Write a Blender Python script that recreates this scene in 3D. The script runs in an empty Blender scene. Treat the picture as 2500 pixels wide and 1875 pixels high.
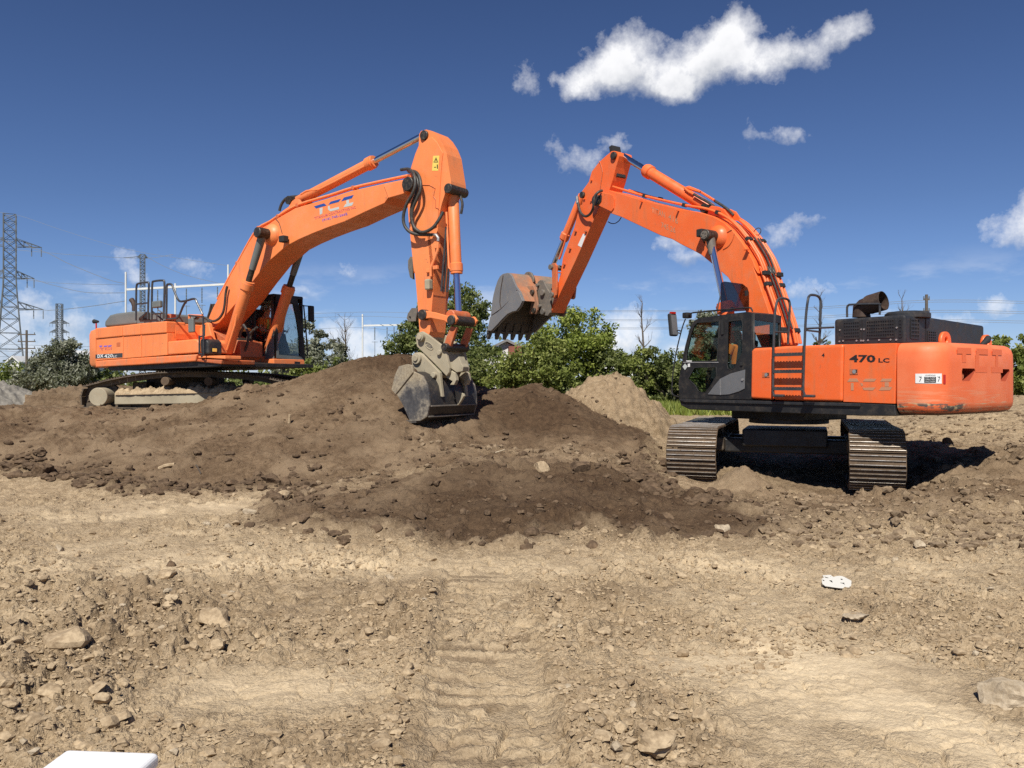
import bpy, bmesh, math, random
import numpy as np
from mathutils import Vector, Matrix

random.seed(7)
RNG = np.random.default_rng(7)
R = math.radians
SC = bpy.context.scene
COL = SC.collection

# ------------------------------------------------------------------ camera
FPX, HC, HOR, CX = 2024.0, 1.8, 930.0, 1250.0      # focal length in photo pixels, eye height, horizon row
cam_d = bpy.data.cameras.new('camera')
cam = bpy.data.objects.new('camera', cam_d)
COL.objects.link(cam)
cam.location = (0, 0, HC)
cam.rotation_euler = (R(90), 0, 0)
cam_d.sensor_width = 36.0
cam_d.lens = FPX / 2500 * 36.0
cam_d.shift_y = (HOR - 937.5) / 2500
cam_d.clip_start = 0.05
cam_d.clip_end = 12000
SC.camera = cam

# ------------------------------------------------------------------ light, sky, exposure
SUN_DIR = Vector((0.13, 0.63, -0.765)).normalized()     # the way the light travels
SUN_EL = math.asin(-SUN_DIR.z)
sun_d = bpy.data.lights.new('sun', 'SUN')
sun_d.energy = 5.0
sun_d.angle = R(0.53)
sun_d.color = (1.0, 0.95, 0.87)
sun = bpy.data.objects.new('sun', sun_d)
COL.objects.link(sun)
sun.rotation_euler = SUN_DIR.to_track_quat('-Z', 'Y').to_euler()
SC.view_settings.view_transform = 'Standard'
SC.view_settings.look = 'None'
SC.view_settings.gamma = 1.0
SC.view_settings.exposure = 0.22
SC.view_settings.use_curve_mapping = False
SC.cycles.use_denoising = False
SC.cycles.max_bounces = 6
SC.cycles.transparent_max_bounces = 16
SC.cycles.caustics_reflective = False
SC.cycles.caustics_refractive = False
SC.cycles.sample_clamp_indirect = 6.0

world = bpy.data.worlds.new('World')
SC.world = world
world.use_nodes = True


class NT:
    """small helper for node trees"""
    def __init__(s, tree):
        s.t = tree
        tree.nodes.clear()

    def n(s, kind, **kw):
        nd = s.t.nodes.new(kind)
        for k, v in kw.items():
            setattr(nd, k, v)
        return nd

    def put(s, sock, v):
        if v is None:
            return
        if isinstance(v, bpy.types.NodeSocket):
            s.t.links.new(v, sock)
        else:
            sock.default_value = v

    def m(s, op, a, b=None, c=None, clamp=False):
        nd = s.n('ShaderNodeMath', operation=op, use_clamp=clamp)
        s.put(nd.inputs[0], a)
        s.put(nd.inputs[1], b)
        s.put(nd.inputs[2], c)
        return nd.outputs[0]

    def ramp(s, v, lo, hi, a=0.0, b=1.0, smooth=True):
        nd = s.n('ShaderNodeMapRange', interpolation_type='SMOOTHSTEP' if smooth else 'LINEAR')
        s.put(nd.inputs[0], v)
        for i, q in enumerate((lo, hi, a, b)):
            s.put(nd.inputs[1 + i], q)
        return nd.outputs[0]

    def mix(s, fac, a, b, mode='MIX'):
        nd = s.n('ShaderNodeMix', data_type='RGBA', blend_type=mode)
        nd.clamp_factor = True
        s.put(nd.inputs[0], fac)
        s.put(nd.inputs[6], a if isinstance(a, bpy.types.NodeSocket) else (*a, 1))
        s.put(nd.inputs[7], b if isinstance(b, bpy.types.NodeSocket) else (*b, 1))
        return nd.outputs[2]

    def noise(s, vec, scale, detail=4, rough=0.55, dist=0.0, out=0):
        nd = s.n('ShaderNodeTexNoise')
        s.put(nd.inputs['Vector'], vec)
        nd.inputs['Scale'].default_value = scale
        nd.inputs['Detail'].default_value = detail
        nd.inputs['Roughness'].default_value = rough
        nd.inputs['Distortion'].default_value = dist
        return nd.outputs[out]

    def link(s, a, b):
        s.t.links.new(a, b)


def px_azel(px, py):
    d = Vector(((px - CX) / FPX, 1.0, (HOR - py) / FPX)).normalized()
    return math.atan2(d.x, d.y), math.asin(d.z)


# clouds: lumps of cumulus by azimuth and elevation  (x, y, half width, half height, weight)
CLOUDS = [
    (1400, 205, 62, 36, 0.9), (1470, 175, 85, 55, 1.0), (1535, 140, 95, 72, 1.1), (1600, 200, 110, 52, 1.0), (1655, 222, 62, 34, 0.8),
    (1690, 165, 80, 56, 1.0), (1745, 110, 70, 60, 1.0), (1800, 85, 70, 58, 1.1), (1790, 150, 95, 56, 1.0), (1880, 145, 75, 50, 0.75),
    (1935, 115, 60, 44, 0.7), (1985, 140, 48, 40, 0.6), (2055, 72, 52, 42, 0.62), (2105, 60, 38, 36, 0.5), (2020, 100, 60, 36, 0.5),
    (1282, 200, 40, 44, 0.36), (1420, 388, 72, 38, 0.62), (1500, 350, 58, 26, 0.6), (1355, 352, 30, 26, 0.5),
    (2490, 558, 100, 40, 0.8), (2530, 515, 62, 48, 0.75), (1905, 578, 52, 34, 0.62), (1965, 540, 70, 22, 0.5),
    (1915, 332, 80, 20, 0.42), (1640, 594, 46, 22, 0.62), (1685, 628, 72, 24, 0.66), (1835, 320, 22, 40, 0.30), 
    (1535, 815, 95, 70, 0.95), (1480, 850, 60, 45, 0.8), (2440, 742, 62, 26, 0.7), (2320, 790, 90, 24, 0.6),
    (85, 740, 70, 38, 0.62), (20, 795, 80, 50, 0.6), (165, 790, 85, 40, 0.7), (305, 640, 52, 36, 0.40), (330, 675, 38, 24, 0.5),
    (445, 640, 34, 20, 0.36), (500, 660, 50, 22, 0.32), (850, 660, 36, 20, 0.46), (735, 715, 34, 18, 0.45), (250, 720, 60, 30, 0.55),
    (830, 815, 100, 40, 0.6), (905, 860, 120, 60, 0.7), (2000, 705, 50, 24, 0.5), (1940, 700, 40, 28, 0.5), (90, 860, 170, 50, 0.7), (330, 800, 60, 50, 0.6),
]
w = NT(world.node_tree)
tc = w.n('ShaderNodeTexCoord').outputs['Generated']
sep = w.n('ShaderNodeSeparateXYZ')
w.link(tc, sep.inputs[0])
wn = w.n('ShaderNodeTexNoise')
w.link(tc, wn.inputs['Vector'])
wn.inputs['Scale'].default_value = 34
wn.inputs['Detail'].default_value = 5
wn.inputs['Roughness'].default_value = 0.58
wsep = w.n('ShaderNodeSeparateColor')
w.link(wn.outputs['Color'], wsep.inputs[0])
az = w.m('ARCTAN2', sep.outputs[0], sep.outputs[1])
el = w.m('ARCSINE', sep.outputs[2])
az = w.m('MULTIPLY_ADD', w.m('SUBTRACT', wsep.outputs[0], 0.5), 0.034, az)
el0 = el
el = w.m('MULTIPLY_ADD', w.m('SUBTRACT', wsep.outputs[1], 0.5), 0.026, el)
tot = shade = None
for cx_, cy_, rx_, ry_, wt in CLOUDS:
    a_, e_ = px_azel(cx_, cy_)
    ca = math.cos(a_) ** 2
    dx = w.m('MULTIPLY', w.m('SUBTRACT', az, a_), FPX / (rx_ * 1.25 * ca))
    dy = w.m('MULTIPLY', w.m('SUBTRACT', el, e_), FPX / (ry_ * 1.25))
    q = w.m('SUBTRACT', 1.0, w.m('MULTIPLY_ADD', dx, dx, w.m('MULTIPLY', dy, dy)))
    q = w.m('MAXIMUM', q, 0.0)
    q = w.m('MULTIPLY', w.m('MULTIPLY', q, q), wt)
    sh = w.m('MULTIPLY', q, dy)
    tot = q if tot is None else w.m('ADD', tot, q)
    shade = sh if shade is None else w.m('ADD', shade, sh)
det = w.noise(tc, 52, 9, 0.66)
det2 = w.noise(tc, 19, 4, 0.55)
fld = w.m('ADD', tot, w.m('MULTIPLY', w.m('SUBTRACT', det, 0.5), 1.55))
fld = w.m('ADD', fld, w.m('MULTIPLY', w.m('SUBTRACT', det2, 0.5), 0.45))
fld = w.m('MULTIPLY', fld, w.ramp(tot, 0.0, 0.08))
dens = w.m('POWER', w.ramp(fld, 0.12, 1.3, smooth=False), 0.95)
# thin drifting clouds low over the whole horizon
mp = w.n('ShaderNodeMapping')
w.link(tc, mp.inputs['Vector'])
mp.inputs['Scale'].default_value = (1, 1, 3.2)
far = w.noise(mp.outputs[0], 7.5, 7, 0.6)
band = w.m('MULTIPLY', w.ramp(el0, 0.0, 0.03), w.ramp(el0, 0.15, 0.05))
fard = w.m('MULTIPLY', w.ramp(far, 0.53, 0.72), w.m('MULTIPLY', band, 0.75))
dens = w.m('MAXIMUM', dens, fard)
lum = w.m('DIVIDE', shade, w.m('ADD', tot, 0.05))
lum = w.m('ADD', lum, w.m('MULTIPLY', w.m('SUBTRACT', det2, 0.5), 1.2))
lum = w.m('ADD', lum, w.m('MULTIPLY', w.m('SUBTRACT', det, 0.5), 0.5))
ccol = w.mix(w.ramp(lum, -0.85, 0.12), (6.6, 7.1, 8.1), (16.0, 16.0, 16.2))
sky = w.n('ShaderNodeTexSky', sky_type='NISHITA')
sky.sun_disc = False
sky.sun_elevation = SUN_EL
sky.sun_rotation = math.atan2(-SUN_DIR.x, -SUN_DIR.y)
sky.altitude = 0
sky.air_density = 1.0
sky.dust_density = 0.0
sky.ozone_density = 5.0
# camera white balance and haze tint, the same all round the horizon
tint = w.n('ShaderNodeValToRGB')
w.link(w.ramp(el0, 0.0, 0.5, smooth=False), tint.inputs[0])
SKY_TINT = [(0.0, (1.0, 1.14, 1.72)), (0.14, (0.92, 1.04, 1.45)), (0.4, (0.80, 0.88, 1.16)), (1.0, (0.62, 0.68, 0.90))]
cr_ = tint.color_ramp
while len(cr_.elements) < len(SKY_TINT):
    cr_.elements.new(0.5)
for e_, (p_, c_) in zip(cr_.elements, SKY_TINT):
    e_.position = p_
    e_.color = (c_[0] / 2, c_[1] / 2, c_[2] / 2, 1)
skyc = w.mix(1.0, sky.outputs[0], tint.outputs[0], 'MULTIPLY')
skyc = w.mix(1.0, skyc, (2, 2, 2), 'MULTIPLY')
SKY_K = 0.055
bg = w.n('ShaderNodeBackground')                       # the quarter with the big cumulus lumps
w.link(w.mix(w.m('MULTIPLY', dens, 0.96), skyc, ccol), bg.inputs[0])
bg.inputs[1].default_value = SKY_K
bg2 = w.n('ShaderNodeBackground')                      # the rest of the sky: the same blue with drifting low cloud
w.link(w.mix(fard, skyc, (11.0, 11.2, 11.6)), bg2.inputs[0])
bg2.inputs[1].default_value = SKY_K
gate = w.m('MULTIPLY', w.m('LESS_THAN', w.m('ABSOLUTE', w.m('ARCTAN2', sep.outputs[0], sep.outputs[1])), 0.75), w.m('MULTIPLY', w.m('GREATER_THAN', el0, -0.02), w.m('LESS_THAN', el0, 0.62)))
mx = w.n('ShaderNodeMixShader')
w.link(gate, mx.inputs[0])
w.link(bg2.outputs[0], mx.inputs[1])
w.link(bg.outputs[0], mx.inputs[2])
wo = w.n('ShaderNodeOutputWorld')
w.link(mx.outputs[0], wo.inputs[0])


# ------------------------------------------------------------------ materials
def mat(name):
    m = bpy.data.materials.new(name)
    m.use_nodes = True
    return m, NT(m.node_tree)


def finish(nt, base, rough=0.5, metal=0.0, spec=0.5, bump=None, bump_d=0.01, bump_s=0.5):
    b = nt.n('ShaderNodeBsdfPrincipled')
    nt.put(b.inputs['Base Color'], base if isinstance(base, bpy.types.NodeSocket) else (*base, 1))
    nt.put(b.inputs['Roughness'], rough)
    nt.put(b.inputs['Metallic'], metal)
    b.inputs['Specular IOR Level'].default_value = spec
    if bump is not None:
        bp = nt.n('ShaderNodeBump')
        bp.inputs['Strength'].default_value = bump_s
        bp.inputs['Distance'].default_value = bump_d
        nt.link(bump, bp.inputs['Height'])
        nt.link(bp.outputs[0], b.inputs['Normal'])
    o = nt.n('ShaderNodeOutputMaterial')
    nt.link(b.outputs[0], o.inputs[0])
    return b


def worn(name, base, alt, wear, rough=0.45, dirt=0.25, scale=2.0, metal=0.0, spec=0.5, wear_amt=0.0, streak=False, runs=0.0):
    """painted or bare metal: slow tone drift, dust in patches, chips of another colour"""
    m, n = mat(name)
    co = n.n('ShaderNodeTexCoord').outputs['Object']
    oi = n.n('ShaderNodeObjectInfo').outputs['Random']
    va = n.n('ShaderNodeVectorMath', operation='ADD')
    n.link(co, va.inputs[0])
    n.link(n.m('MULTIPLY', oi, 37.0), va.inputs[1])
    co = va.outputs[0]
    a = n.noise(co, scale * 0.5, 4, 0.6)
    b = n.noise(co, scale * 3.0, 6, 0.65)
    c = n.noise(co, scale * 14.0, 4, 0.6)
    col = n.mix(n.ramp(a, 0.3, 0.72), base, alt)
    dm = n.m('MULTIPLY', n.ramp(n.m('ADD', n.m('MULTIPLY', b, 0.7), n.m('MULTIPLY', c, 0.3)), 0.46, 0.72), dirt)
    col = n.mix(dm, col, (0.36, 0.27, 0.17))
    if runs > 0:                                     # grime running down the panels, and sun-faded bands
        mq = n.n('ShaderNodeMapping')
        n.link(co, mq.inputs[0])
        mq.inputs['Scale'].default_value = (5.0, 5.0, 0.45)
        rn = n.noise(mq.outputs[0], 1.6, 6, 0.65)
        col = n.mix(n.m('MULTIPLY', n.ramp(rn, 0.52, 0.74), runs), col, (0.40, 0.17, 0.075))
        fd = n.noise(co, 0.55, 3, 0.5)
        col = n.mix(n.m('MULTIPLY', n.ramp(fd, 0.50, 0.70), runs * 0.6), col, (0.88, 0.30, 0.12))
    if wear_amt > 0:
        v = co
        if streak:
            mpn = n.n('ShaderNodeMapping')
            n.link(co, mpn.inputs[0])
            mpn.inputs['Scale'].default_value = (0.35, 0.35, 4.0)
            v = mpn.outputs[0]
        ch = n.noise(v, scale * 4.5, 8, 0.7)
        col = n.mix(n.m('MULTIPLY', n.ramp(ch, 0.70 - wear_amt * 0.22, 0.74 - wear_amt * 0.2), 0.85), col, wear)
    rg = n.ramp(b, 0.3, 0.75, rough - 0.08, rough + 0.16)
    finish(n, col, rg, metal, spec, c, 0.004, 0.25)
    return m


M = {}
M['orange_r'] = worn('orange_paint', (0.84, 0.132, 0.027), (0.87, 0.158, 0.036), (0.25, 0.12, 0.06), 0.42, 0.22, 1.4, wear_amt=0.24, runs=0.42)
M['orange_b'] = worn('orange_boom_paint', (0.84, 0.138, 0.029), (0.87, 0.172, 0.040), (0.25, 0.12, 0.06), 0.42, 0.24, 1.4, wear_amt=0.24, runs=0.48)
M['orange_l'] = worn('pale_orange_paint', (0.86, 0.222, 0.063), (0.88, 0.268, 0.085), (0.30, 0.14, 0.07), 0.44, 0.32, 1.4, wear_amt=0.24, runs=0.48)
M['orange_m'] = worn('muddy_orange_paint', (0.84, 0.20, 0.055), (0.70, 0.19, 0.07), (0.30, 0.2, 0.12), 0.6, 0.75, 1.8, wear_amt=0.45, runs=0.5)
M['orange_d'] = worn('grimy_orange_paint', (0.62, 0.14, 0.04), (0.42, 0.12, 0.05), (0.05, 0.04, 0.03), 0.55, 0.5, 3.0, wear_amt=0.5)
M['black'] = worn('black_panel', (0.020, 0.021, 0.023), (0.028, 0.029, 0.031), (0.10, 0.10, 0.10), 0.42, 0.10, 2.0)
M['frame'] = worn('black_frame', (0.012, 0.012, 0.013), (0.02, 0.02, 0.02), (0.08, 0.07, 0.06), 0.5, 0.10, 2.0)
M['char'] = worn('charcoal_rail', (0.035, 0.038, 0.042), (0.05, 0.052, 0.056), (0.2, 0.2, 0.2), 0.4, 0.12, 4.0)
M['grease'] = worn('greasy_pin', (0.018, 0.015, 0.012), (0.035, 0.03, 0.025), (0.12, 0.1, 0.08), 0.42, 0.25, 6.0)
M['grey'] = worn('grey_panel', (0.17, 0.175, 0.18), (0.2, 0.205, 0.21), (0.3, 0.3, 0.3), 0.38, 0.10, 3.0, metal=0.3)
M['hood'] = worn('grey_hood', (0.13, 0.145, 0.14), (0.17, 0.18, 0.17), (0.3, 0.3, 0.3), 0.5, 0.08, 2.0)
M['mud'] = worn('dried_mud_steel', (0.40, 0.35, 0.25), (0.31, 0.27, 0.19), (0.13, 0.12, 0.11), 0.85, 0.35, 4.0, spec=0.15, wear_amt=0.35)
M['bsteel'] = worn('scuffed_bucket_steel', (0.11, 0.115, 0.125), (0.20, 0.19, 0.17), (0.34, 0.28, 0.18), 0.42, 0.55, 2.2, metal=0.35, wear_amt=0.95)


def muddy_steel():
    m, n = mat('mud_smeared_steel')
    co = n.n('ShaderNodeTexCoord').outputs['Object']
    a = n.noise(co, 1.1, 3, 0.5)
    b = n.noise(co, 5.0, 8, 0.7)
    c = n.noise(co, 22.0, 6, 0.7)
    f = n.ramp(n.m('ADD', n.m('MULTIPLY', a, 0.62), n.m('ADD', n.m('MULTIPLY', b, 0.28), n.m('MULTIPLY', c, 0.12))), 0.41, 0.60)
    steel = n.mix(n.ramp(b, 0.35, 0.7), (0.085, 0.083, 0.085), (0.17, 0.165, 0.158))
    mudc = n.mix(n.ramp(c, 0.3, 0.7), (0.24, 0.19, 0.125), (0.37, 0.315, 0.22))
    finish(n, n.mix(f, steel, mudc), n.ramp(f, 0.0, 1.0, 0.38, 0.9), n.ramp(f, 0.0, 0.6, 0.5, 0.0), 0.4, c, 0.006, 0.4)
    return m


M['bsteel'] = muddy_steel()
M['bucket_r'] = worn('grey_bucket_plate', (0.20, 0.20, 0.205), (0.245, 0.24, 0.235), (0.30, 0.2, 0.11), 0.5, 0.25, 2.5, metal=0.2, wear_amt=0.12)
M['bback'] = worn('bucket_back', (0.50, 0.17, 0.065), (0.19, 0.165, 0.13), (0.10, 0.09, 0.075), 0.65, 0.5, 2.6, wear_amt=0.4)
M['coupler'] = worn('dirty_coupler', (0.17, 0.15, 0.125), (0.11, 0.10, 0.085), (0.36, 0.16, 0.07), 0.65, 0.4, 4.0, wear_amt=0.25)
M['bdark'] = worn('bucket_inside', (0.05, 0.045, 0.04), (0.085, 0.075, 0.065), (0.02, 0.02, 0.02), 0.7, 0.4, 4.0, wear_amt=0.3)
M['shoe'] = worn('muddy_track_shoe', (0.135, 0.092, 0.058), (0.085, 0.060, 0.040), (0.22, 0.16, 0.105), 0.8, 0.3, 6.0, spec=0.2, wear_amt=0.4)
M['shoe_l'] = worn('dark_track_shoe', (0.075, 0.06, 0.045), (0.12, 0.095, 0.07), (0.26, 0.2, 0.14), 0.75, 0.4, 6.0, spec=0.25, wear_amt=0.35)
M['edge'] = worn('worn_bright_edge', (0.62, 0.59, 0.54), (0.30, 0.25, 0.19), (0.16, 0.11, 0.07), 0.4, 0.4, 9.0, metal=0.4, wear_amt=0.6)
M['rust'] = worn('rusty_exhaust', (0.034, 0.021, 0.016), (0.055, 0.03, 0.02), (0.02, 0.015, 0.012), 0.7, 0.15, 5.0, wear_amt=0.3)
M['hose'] = worn('rubber_hose', (0.03, 0.03, 0.028), (0.05, 0.047, 0.042), (0.14, 0.12, 0.1), 0.5, 0.25, 8.0)
M['silver'] = worn('zinc_fitting', (0.55, 0.54, 0.52), (0.42, 0.41, 0.38), (0.2, 0.18, 0.15), 0.4, 0.2, 9.0, metal=0.7)
M['white'] = worn('white_paint', (0.78, 0.78, 0.76), (0.72, 0.72, 0.70), (0.4, 0.4, 0.4), 0.5, 0.05, 3.0)
M['galv'] = worn('galvanised_steel', (0.15, 0.165, 0.175), (0.11, 0.125, 0.135), (0.3, 0.3, 0.3), 0.6, 0.05, 1.0, metal=0.2)
M['gantry'] = worn('gantry_white_paint', (0.72, 0.72, 0.70), (0.62, 0.62, 0.60), (0.4, 0.4, 0.4), 0.55, 0.03, 1.0)
M['wood'] = worn('weathered_pole', (0.10, 0.08, 0.065), (0.14, 0.12, 0.10), (0.05, 0.04, 0.03), 0.9, 0.1, 4.0, spec=0.2)
M['bark'] = worn('bark', (0.10, 0.08, 0.06), (0.16, 0.135, 0.11), (0.05, 0.04, 0.03), 0.95, 0.1, 6.0, spec=0.1)
M['brick'] = worn('red_brick', (0.28, 0.10, 0.07), (0.22, 0.085, 0.06), (0.4, 0.3, 0.25), 0.9, 0.1, 5.0, spec=0.2, wear_amt=0.2)
M['siding'] = worn('white_siding', (0.70, 0.69, 0.66), (0.62, 0.61, 0.58), (0.4, 0.4, 0.4), 0.7, 0.1, 1.0)
M['roofing'] = worn('grey_roofing', (0.22, 0.21, 0.20), (0.17, 0.16, 0.15), (0.4, 0.4, 0.4), 0.85, 0.1, 2.0)


def plain(name, col, rough=0.5, metal=0.0, spec=0.5):
    m, n = mat(name)
    finish(n, col, rough, metal, spec)
    return m


M['chrome'] = plain('chromed_rod', (0.72, 0.73, 0.76), 0.12, 1.0)
M['bluerod'] = plain('blue_steel_rod', (0.40, 0.45, 0.62), 0.22, 1.0)
M['pocket'] = plain('recess_shade_paint', (0.30, 0.045, 0.015), 0.7)  # pocket interiors coloured dark to imitate shade in the recesses
M['steel_dark'] = worn('blackened_steel', (0.035, 0.034, 0.036), (0.06, 0.057, 0.055), (0.2, 0.16, 0.11), 0.45, 0.25, 3.0, metal=0.4, wear_amt=0.3)
M['ink'] = plain('black_ink', (0.02, 0.018, 0.018), 0.5)
M['blue'] = plain('blue_vinyl', (0.025, 0.075, 0.30), 0.4)
M['palegrey'] = plain('pale_grey_vinyl', (0.50, 0.53, 0.50), 0.45)
M['violet'] = plain('violet_ink', (0.20, 0.12, 0.50), 0.5)
M['faded_red'] = plain('faded_red_ink', (0.52, 0.10, 0.14), 0.5)
M['faded_grey'] = plain('faded_grey_vinyl', (0.52, 0.25, 0.14), 0.55)
M['ghost'] = plain('unfaded_paint', (0.79, 0.155, 0.05), 0.5)
M['yellow'] = plain('yellow_label', (0.80, 0.58, 0.12), 0.5)
M['red'] = plain('red_reflector', (0.45, 0.02, 0.015), 0.3)
M['lamp'] = plain('amber_lens', (0.85, 0.55, 0.10), 0.15)
M['lens'] = plain('lamp_glass', (0.55, 0.56, 0.56), 0.1)
M['skin'] = plain('skin', (0.45, 0.27, 0.19), 0.55)
M['vest'] = plain('orange_hi_vis_cloth', (0.95, 0.24, 0.03), 0.8)
M['vesty'] = plain('lime_hi_vis_tape', (0.75, 0.85, 0.15), 0.6)
M['shirt'] = plain('khaki_shirt', (0.36, 0.33, 0.22), 0.9)
M['trousers'] = plain('dark_trousers', (0.03, 0.035, 0.05), 0.9)
M['seat'] = plain('seat_fabric', (0.03, 0.03, 0.032), 0.9)
M['cooler_w'] = plain('white_plastic', (0.82, 0.82, 0.81), 0.42)
M['cooler_b'] = plain('blue_plastic', (0.03, 0.07, 0.45), 0.4)
M['cable'] = plain('aluminium_cable', (0.30, 0.32, 0.34), 0.45, 0.5)
M['insul'] = plain('glass_insulator', (0.14, 0.16, 0.17), 0.2)
M['hatchrub'] = plain('rubber_seal', (0.02, 0.02, 0.02), 0.7)


def glass(name, tint, gl=0.10):
    m, n = mat(name)
    t = n.n('ShaderNodeBsdfTransparent')
    t.inputs[0].default_value = (*tint, 1)
    g = n.n('ShaderNodeBsdfGlossy')
    g.inputs['Roughness'].default_value = 0.03
    fr = n.n('ShaderNodeFresnel')
    fr.inputs[0].default_value = 1.5
    x = n.n('ShaderNodeMixShader')
    n.link(n.m('ADD', n.m('MULTIPLY', fr.outputs[0], 0.32), gl, clamp=True), x.inputs[0])
    n.link(t.outputs[0], x.inputs[1])
    n.link(g.outputs[0], x.inputs[2])
    o = n.n('ShaderNodeOutputMaterial')
    n.link(x.outputs[0], o.inputs[0])
    return m


M['glass'] = glass('tinted_cab_glass', (0.80, 0.86, 0.81), 0.0)
M['glass_c'] = glass('clear_cab_glass', (0.93, 0.95, 0.94), 0.0)
M['smoke'] = glass('smoked_polycarbonate', (0.30, 0.28, 0.30), 0.04)


def leafmat(name, c1, c2, c3):
    m, n = mat(name)
    at = n.n('ShaderNodeAttribute', attribute_name='tone')
    col = n.mix(n.ramp(at.outputs['Fac'], 0.0, 0.55, smooth=False), c1, c2)
    col = n.mix(n.ramp(at.outputs['Fac'], 0.55, 1.0, smooth=False), col, c3)
    d = n.n('ShaderNodeBsdfPrincipled')
    n.link(col, d.inputs['Base Color'])
    d.inputs['Roughness'].default_value = 0.55
    d.inputs['Specular IOR Level'].default_value = 0.35
    t = n.n('ShaderNodeBsdfTranslucent')
    n.link(n.mix(0.6, col, (0.10, 0.15, 0.02)), t.inputs[0])
    x = n.n('ShaderNodeMixShader')
    x.inputs[0].default_value = 0.35
    n.link(d.outputs[0], x.inputs[1])
    n.link(t.outputs[0], x.inputs[2])
    o = n.n('ShaderNodeOutputMaterial')
    n.link(x.outputs[0], o.inputs[0])
    return m


M['leaf'] = leafmat('green_leaves', (0.085, 0.115, 0.024), (0.19, 0.225, 0.048), (0.36, 0.385, 0.11))
M['leaf_d'] = leafmat('dark_green_leaves', (0.066, 0.088, 0.025), (0.145, 0.175, 0.048), (0.29, 0.31, 0.11))
M['leaf_s'] = leafmat('silver_leaves', (0.105, 0.115, 0.072), (0.215, 0.225, 0.150), (0.42, 0.425, 0.33))
M['leaf_y'] = leafmat('bright_green_leaves', (0.10, 0.14, 0.02), (0.225, 0.275, 0.045), (0.43, 0.46, 0.12))


def soilmat():
    """earth: tan dried clay to brown loam by the 'soil' attribute (r brown, g fresh and damp, b pale crust)"""
    m, n = mat('earth')
    co = n.n('ShaderNodeTexCoord').outputs['Object']
    at = n.n('ShaderNodeAttribute', attribute_name='soil')
    sp = n.n('ShaderNodeSeparateColor')
    n.link(at.outputs['Color'], sp.inputs[0])
    n1 = n.noise(co, 0.9, 5, 0.6)
    n2 = n.noise(co, 7.0, 6, 0.65)
    n3 = n.noise(co, 42.0, 5, 0.7)
    n4 = n.noise(co, 150.0, 3, 0.7)
    mixn = n.m('ADD', n.m('MULTIPLY', n2, 0.5), n.m('MULTIPLY', n3, 0.5))
    tan = n.mix(n.ramp(mixn, 0.36, 0.66), (0.255, 0.182, 0.106), (0.53, 0.408, 0.26))
    tan = n.mix(n.m('MULTIPLY', n.ramp(n1, 0.42, 0.68), 0.35), tan, (0.33, 0.24, 0.145))
    tan = n.mix(sp.outputs[2], tan, n.mix(n.ramp(n3, 0.3, 0.7), (0.53, 0.415, 0.265), (0.63, 0.505, 0.335)))
    brown = n.mix(n.ramp(mixn, 0.34, 0.68), (0.098, 0.063, 0.036), (0.235, 0.162, 0.098))
    brown = n.mix(n.m('MULTIPLY', n.ramp(n1, 0.42, 0.62), 0.6), brown, (0.29, 0.21, 0.132))
    fresh = n.mix(n.ramp(mixn, 0.34, 0.68), (0.052, 0.032, 0.019), (0.125, 0.079, 0.045))
    brown = n.mix(sp.outputs[1], brown, fresh)
    col = n.mix(sp.outputs[0], tan, brown)
    speck = n.ramp(n4, 0.66, 0.74)
    col = n.mix(n.m('MULTIPLY', speck, 0.35), col, (0.50, 0.43, 0.32))
    vo = n.n('ShaderNodeTexVoronoi')
    n.link(co, vo.inputs['Vector'])
    vo.inputs['Scale'].default_value = 42.0
    vo2 = n.n('ShaderNodeTexVoronoi')
    n.link(co, vo2.inputs['Vector'])
    vo2.inputs['Scale'].default_value = 105.0
    grit = n.m('ADD', n.m('MULTIPLY', vo.outputs['Distance'], -0.34), n.m('MULTIPLY', vo2.outputs['Distance'], -0.22))
    hgt = n.m('ADD', n.m('ADD', n.m('MULTIPLY', n2, 0.55), grit), n.m('ADD', n.m('MULTIPLY', n3, 0.6), n.m('MULTIPLY', n4, 0.15)))
    hgt = n.m('MULTIPLY', hgt, n.ramp(sp.outputs[2], 0.15, 0.85, 1.0, 0.4))
    finish(n, col, 0.95, 0.0, 0.12, hgt, 0.04, 0.8)
    return m


M['soil'] = soilmat()


def stonemat(name, c1, c2):
    m, n = mat(name)
    co = n.n('ShaderNodeTexCoord').outputs['Object']
    a = n.noise(co, 6.0, 6, 0.65)
    b = n.noise(co, 40.0, 5, 0.65)
    col = n.mix(n.ramp(n.m('ADD', n.m('MULTIPLY', a, 0.6), n.m('MULTIPLY', b, 0.4)), 0.36, 0.66), c1, c2)
    finish(n, col, 0.9, 0.0, 0.2, b, 0.01, 0.5)
    return m


M['stone'] = stonemat('pale_stone', (0.30, 0.235, 0.155), (0.49, 0.405, 0.29))
M['stone_t'] = stonemat('tan_clod', (0.25, 0.18, 0.108), (0.48, 0.37, 0.235))
M['field'] = stonemat('dry_grass_field', (0.085, 0.10, 0.035), (0.20, 0.19, 0.085))
M['stone_m'] = stonemat('mid_brown_clod', (0.13, 0.09, 0.055), (0.31, 0.23, 0.145))
M['stone_b'] = stonemat('brown_clod', (0.07, 0.046, 0.028), (0.17, 0.115, 0.07))
M['gravel'] = stonemat('grey_gravel', (0.17, 0.155, 0.13), (0.31, 0.285, 0.24))
M['sandy'] = stonemat('sandy_spoil', (0.24, 0.175, 0.105), (0.42, 0.32, 0.205))

# ------------------------------------------------------------------ object helpers
def tag(o, label=None, cat=None, group=None, kind=None):
    if label:
        o['label'] = label
    if cat:
        o['category'] = cat
    if group:
        o['group'] = group
    if kind:
        o['kind'] = kind
    return o


def empty(name, mw):
    o = bpy.data.objects.new(name, None)
    COL.objects.link(o)
    o.matrix_world = mw
    return o


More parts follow.
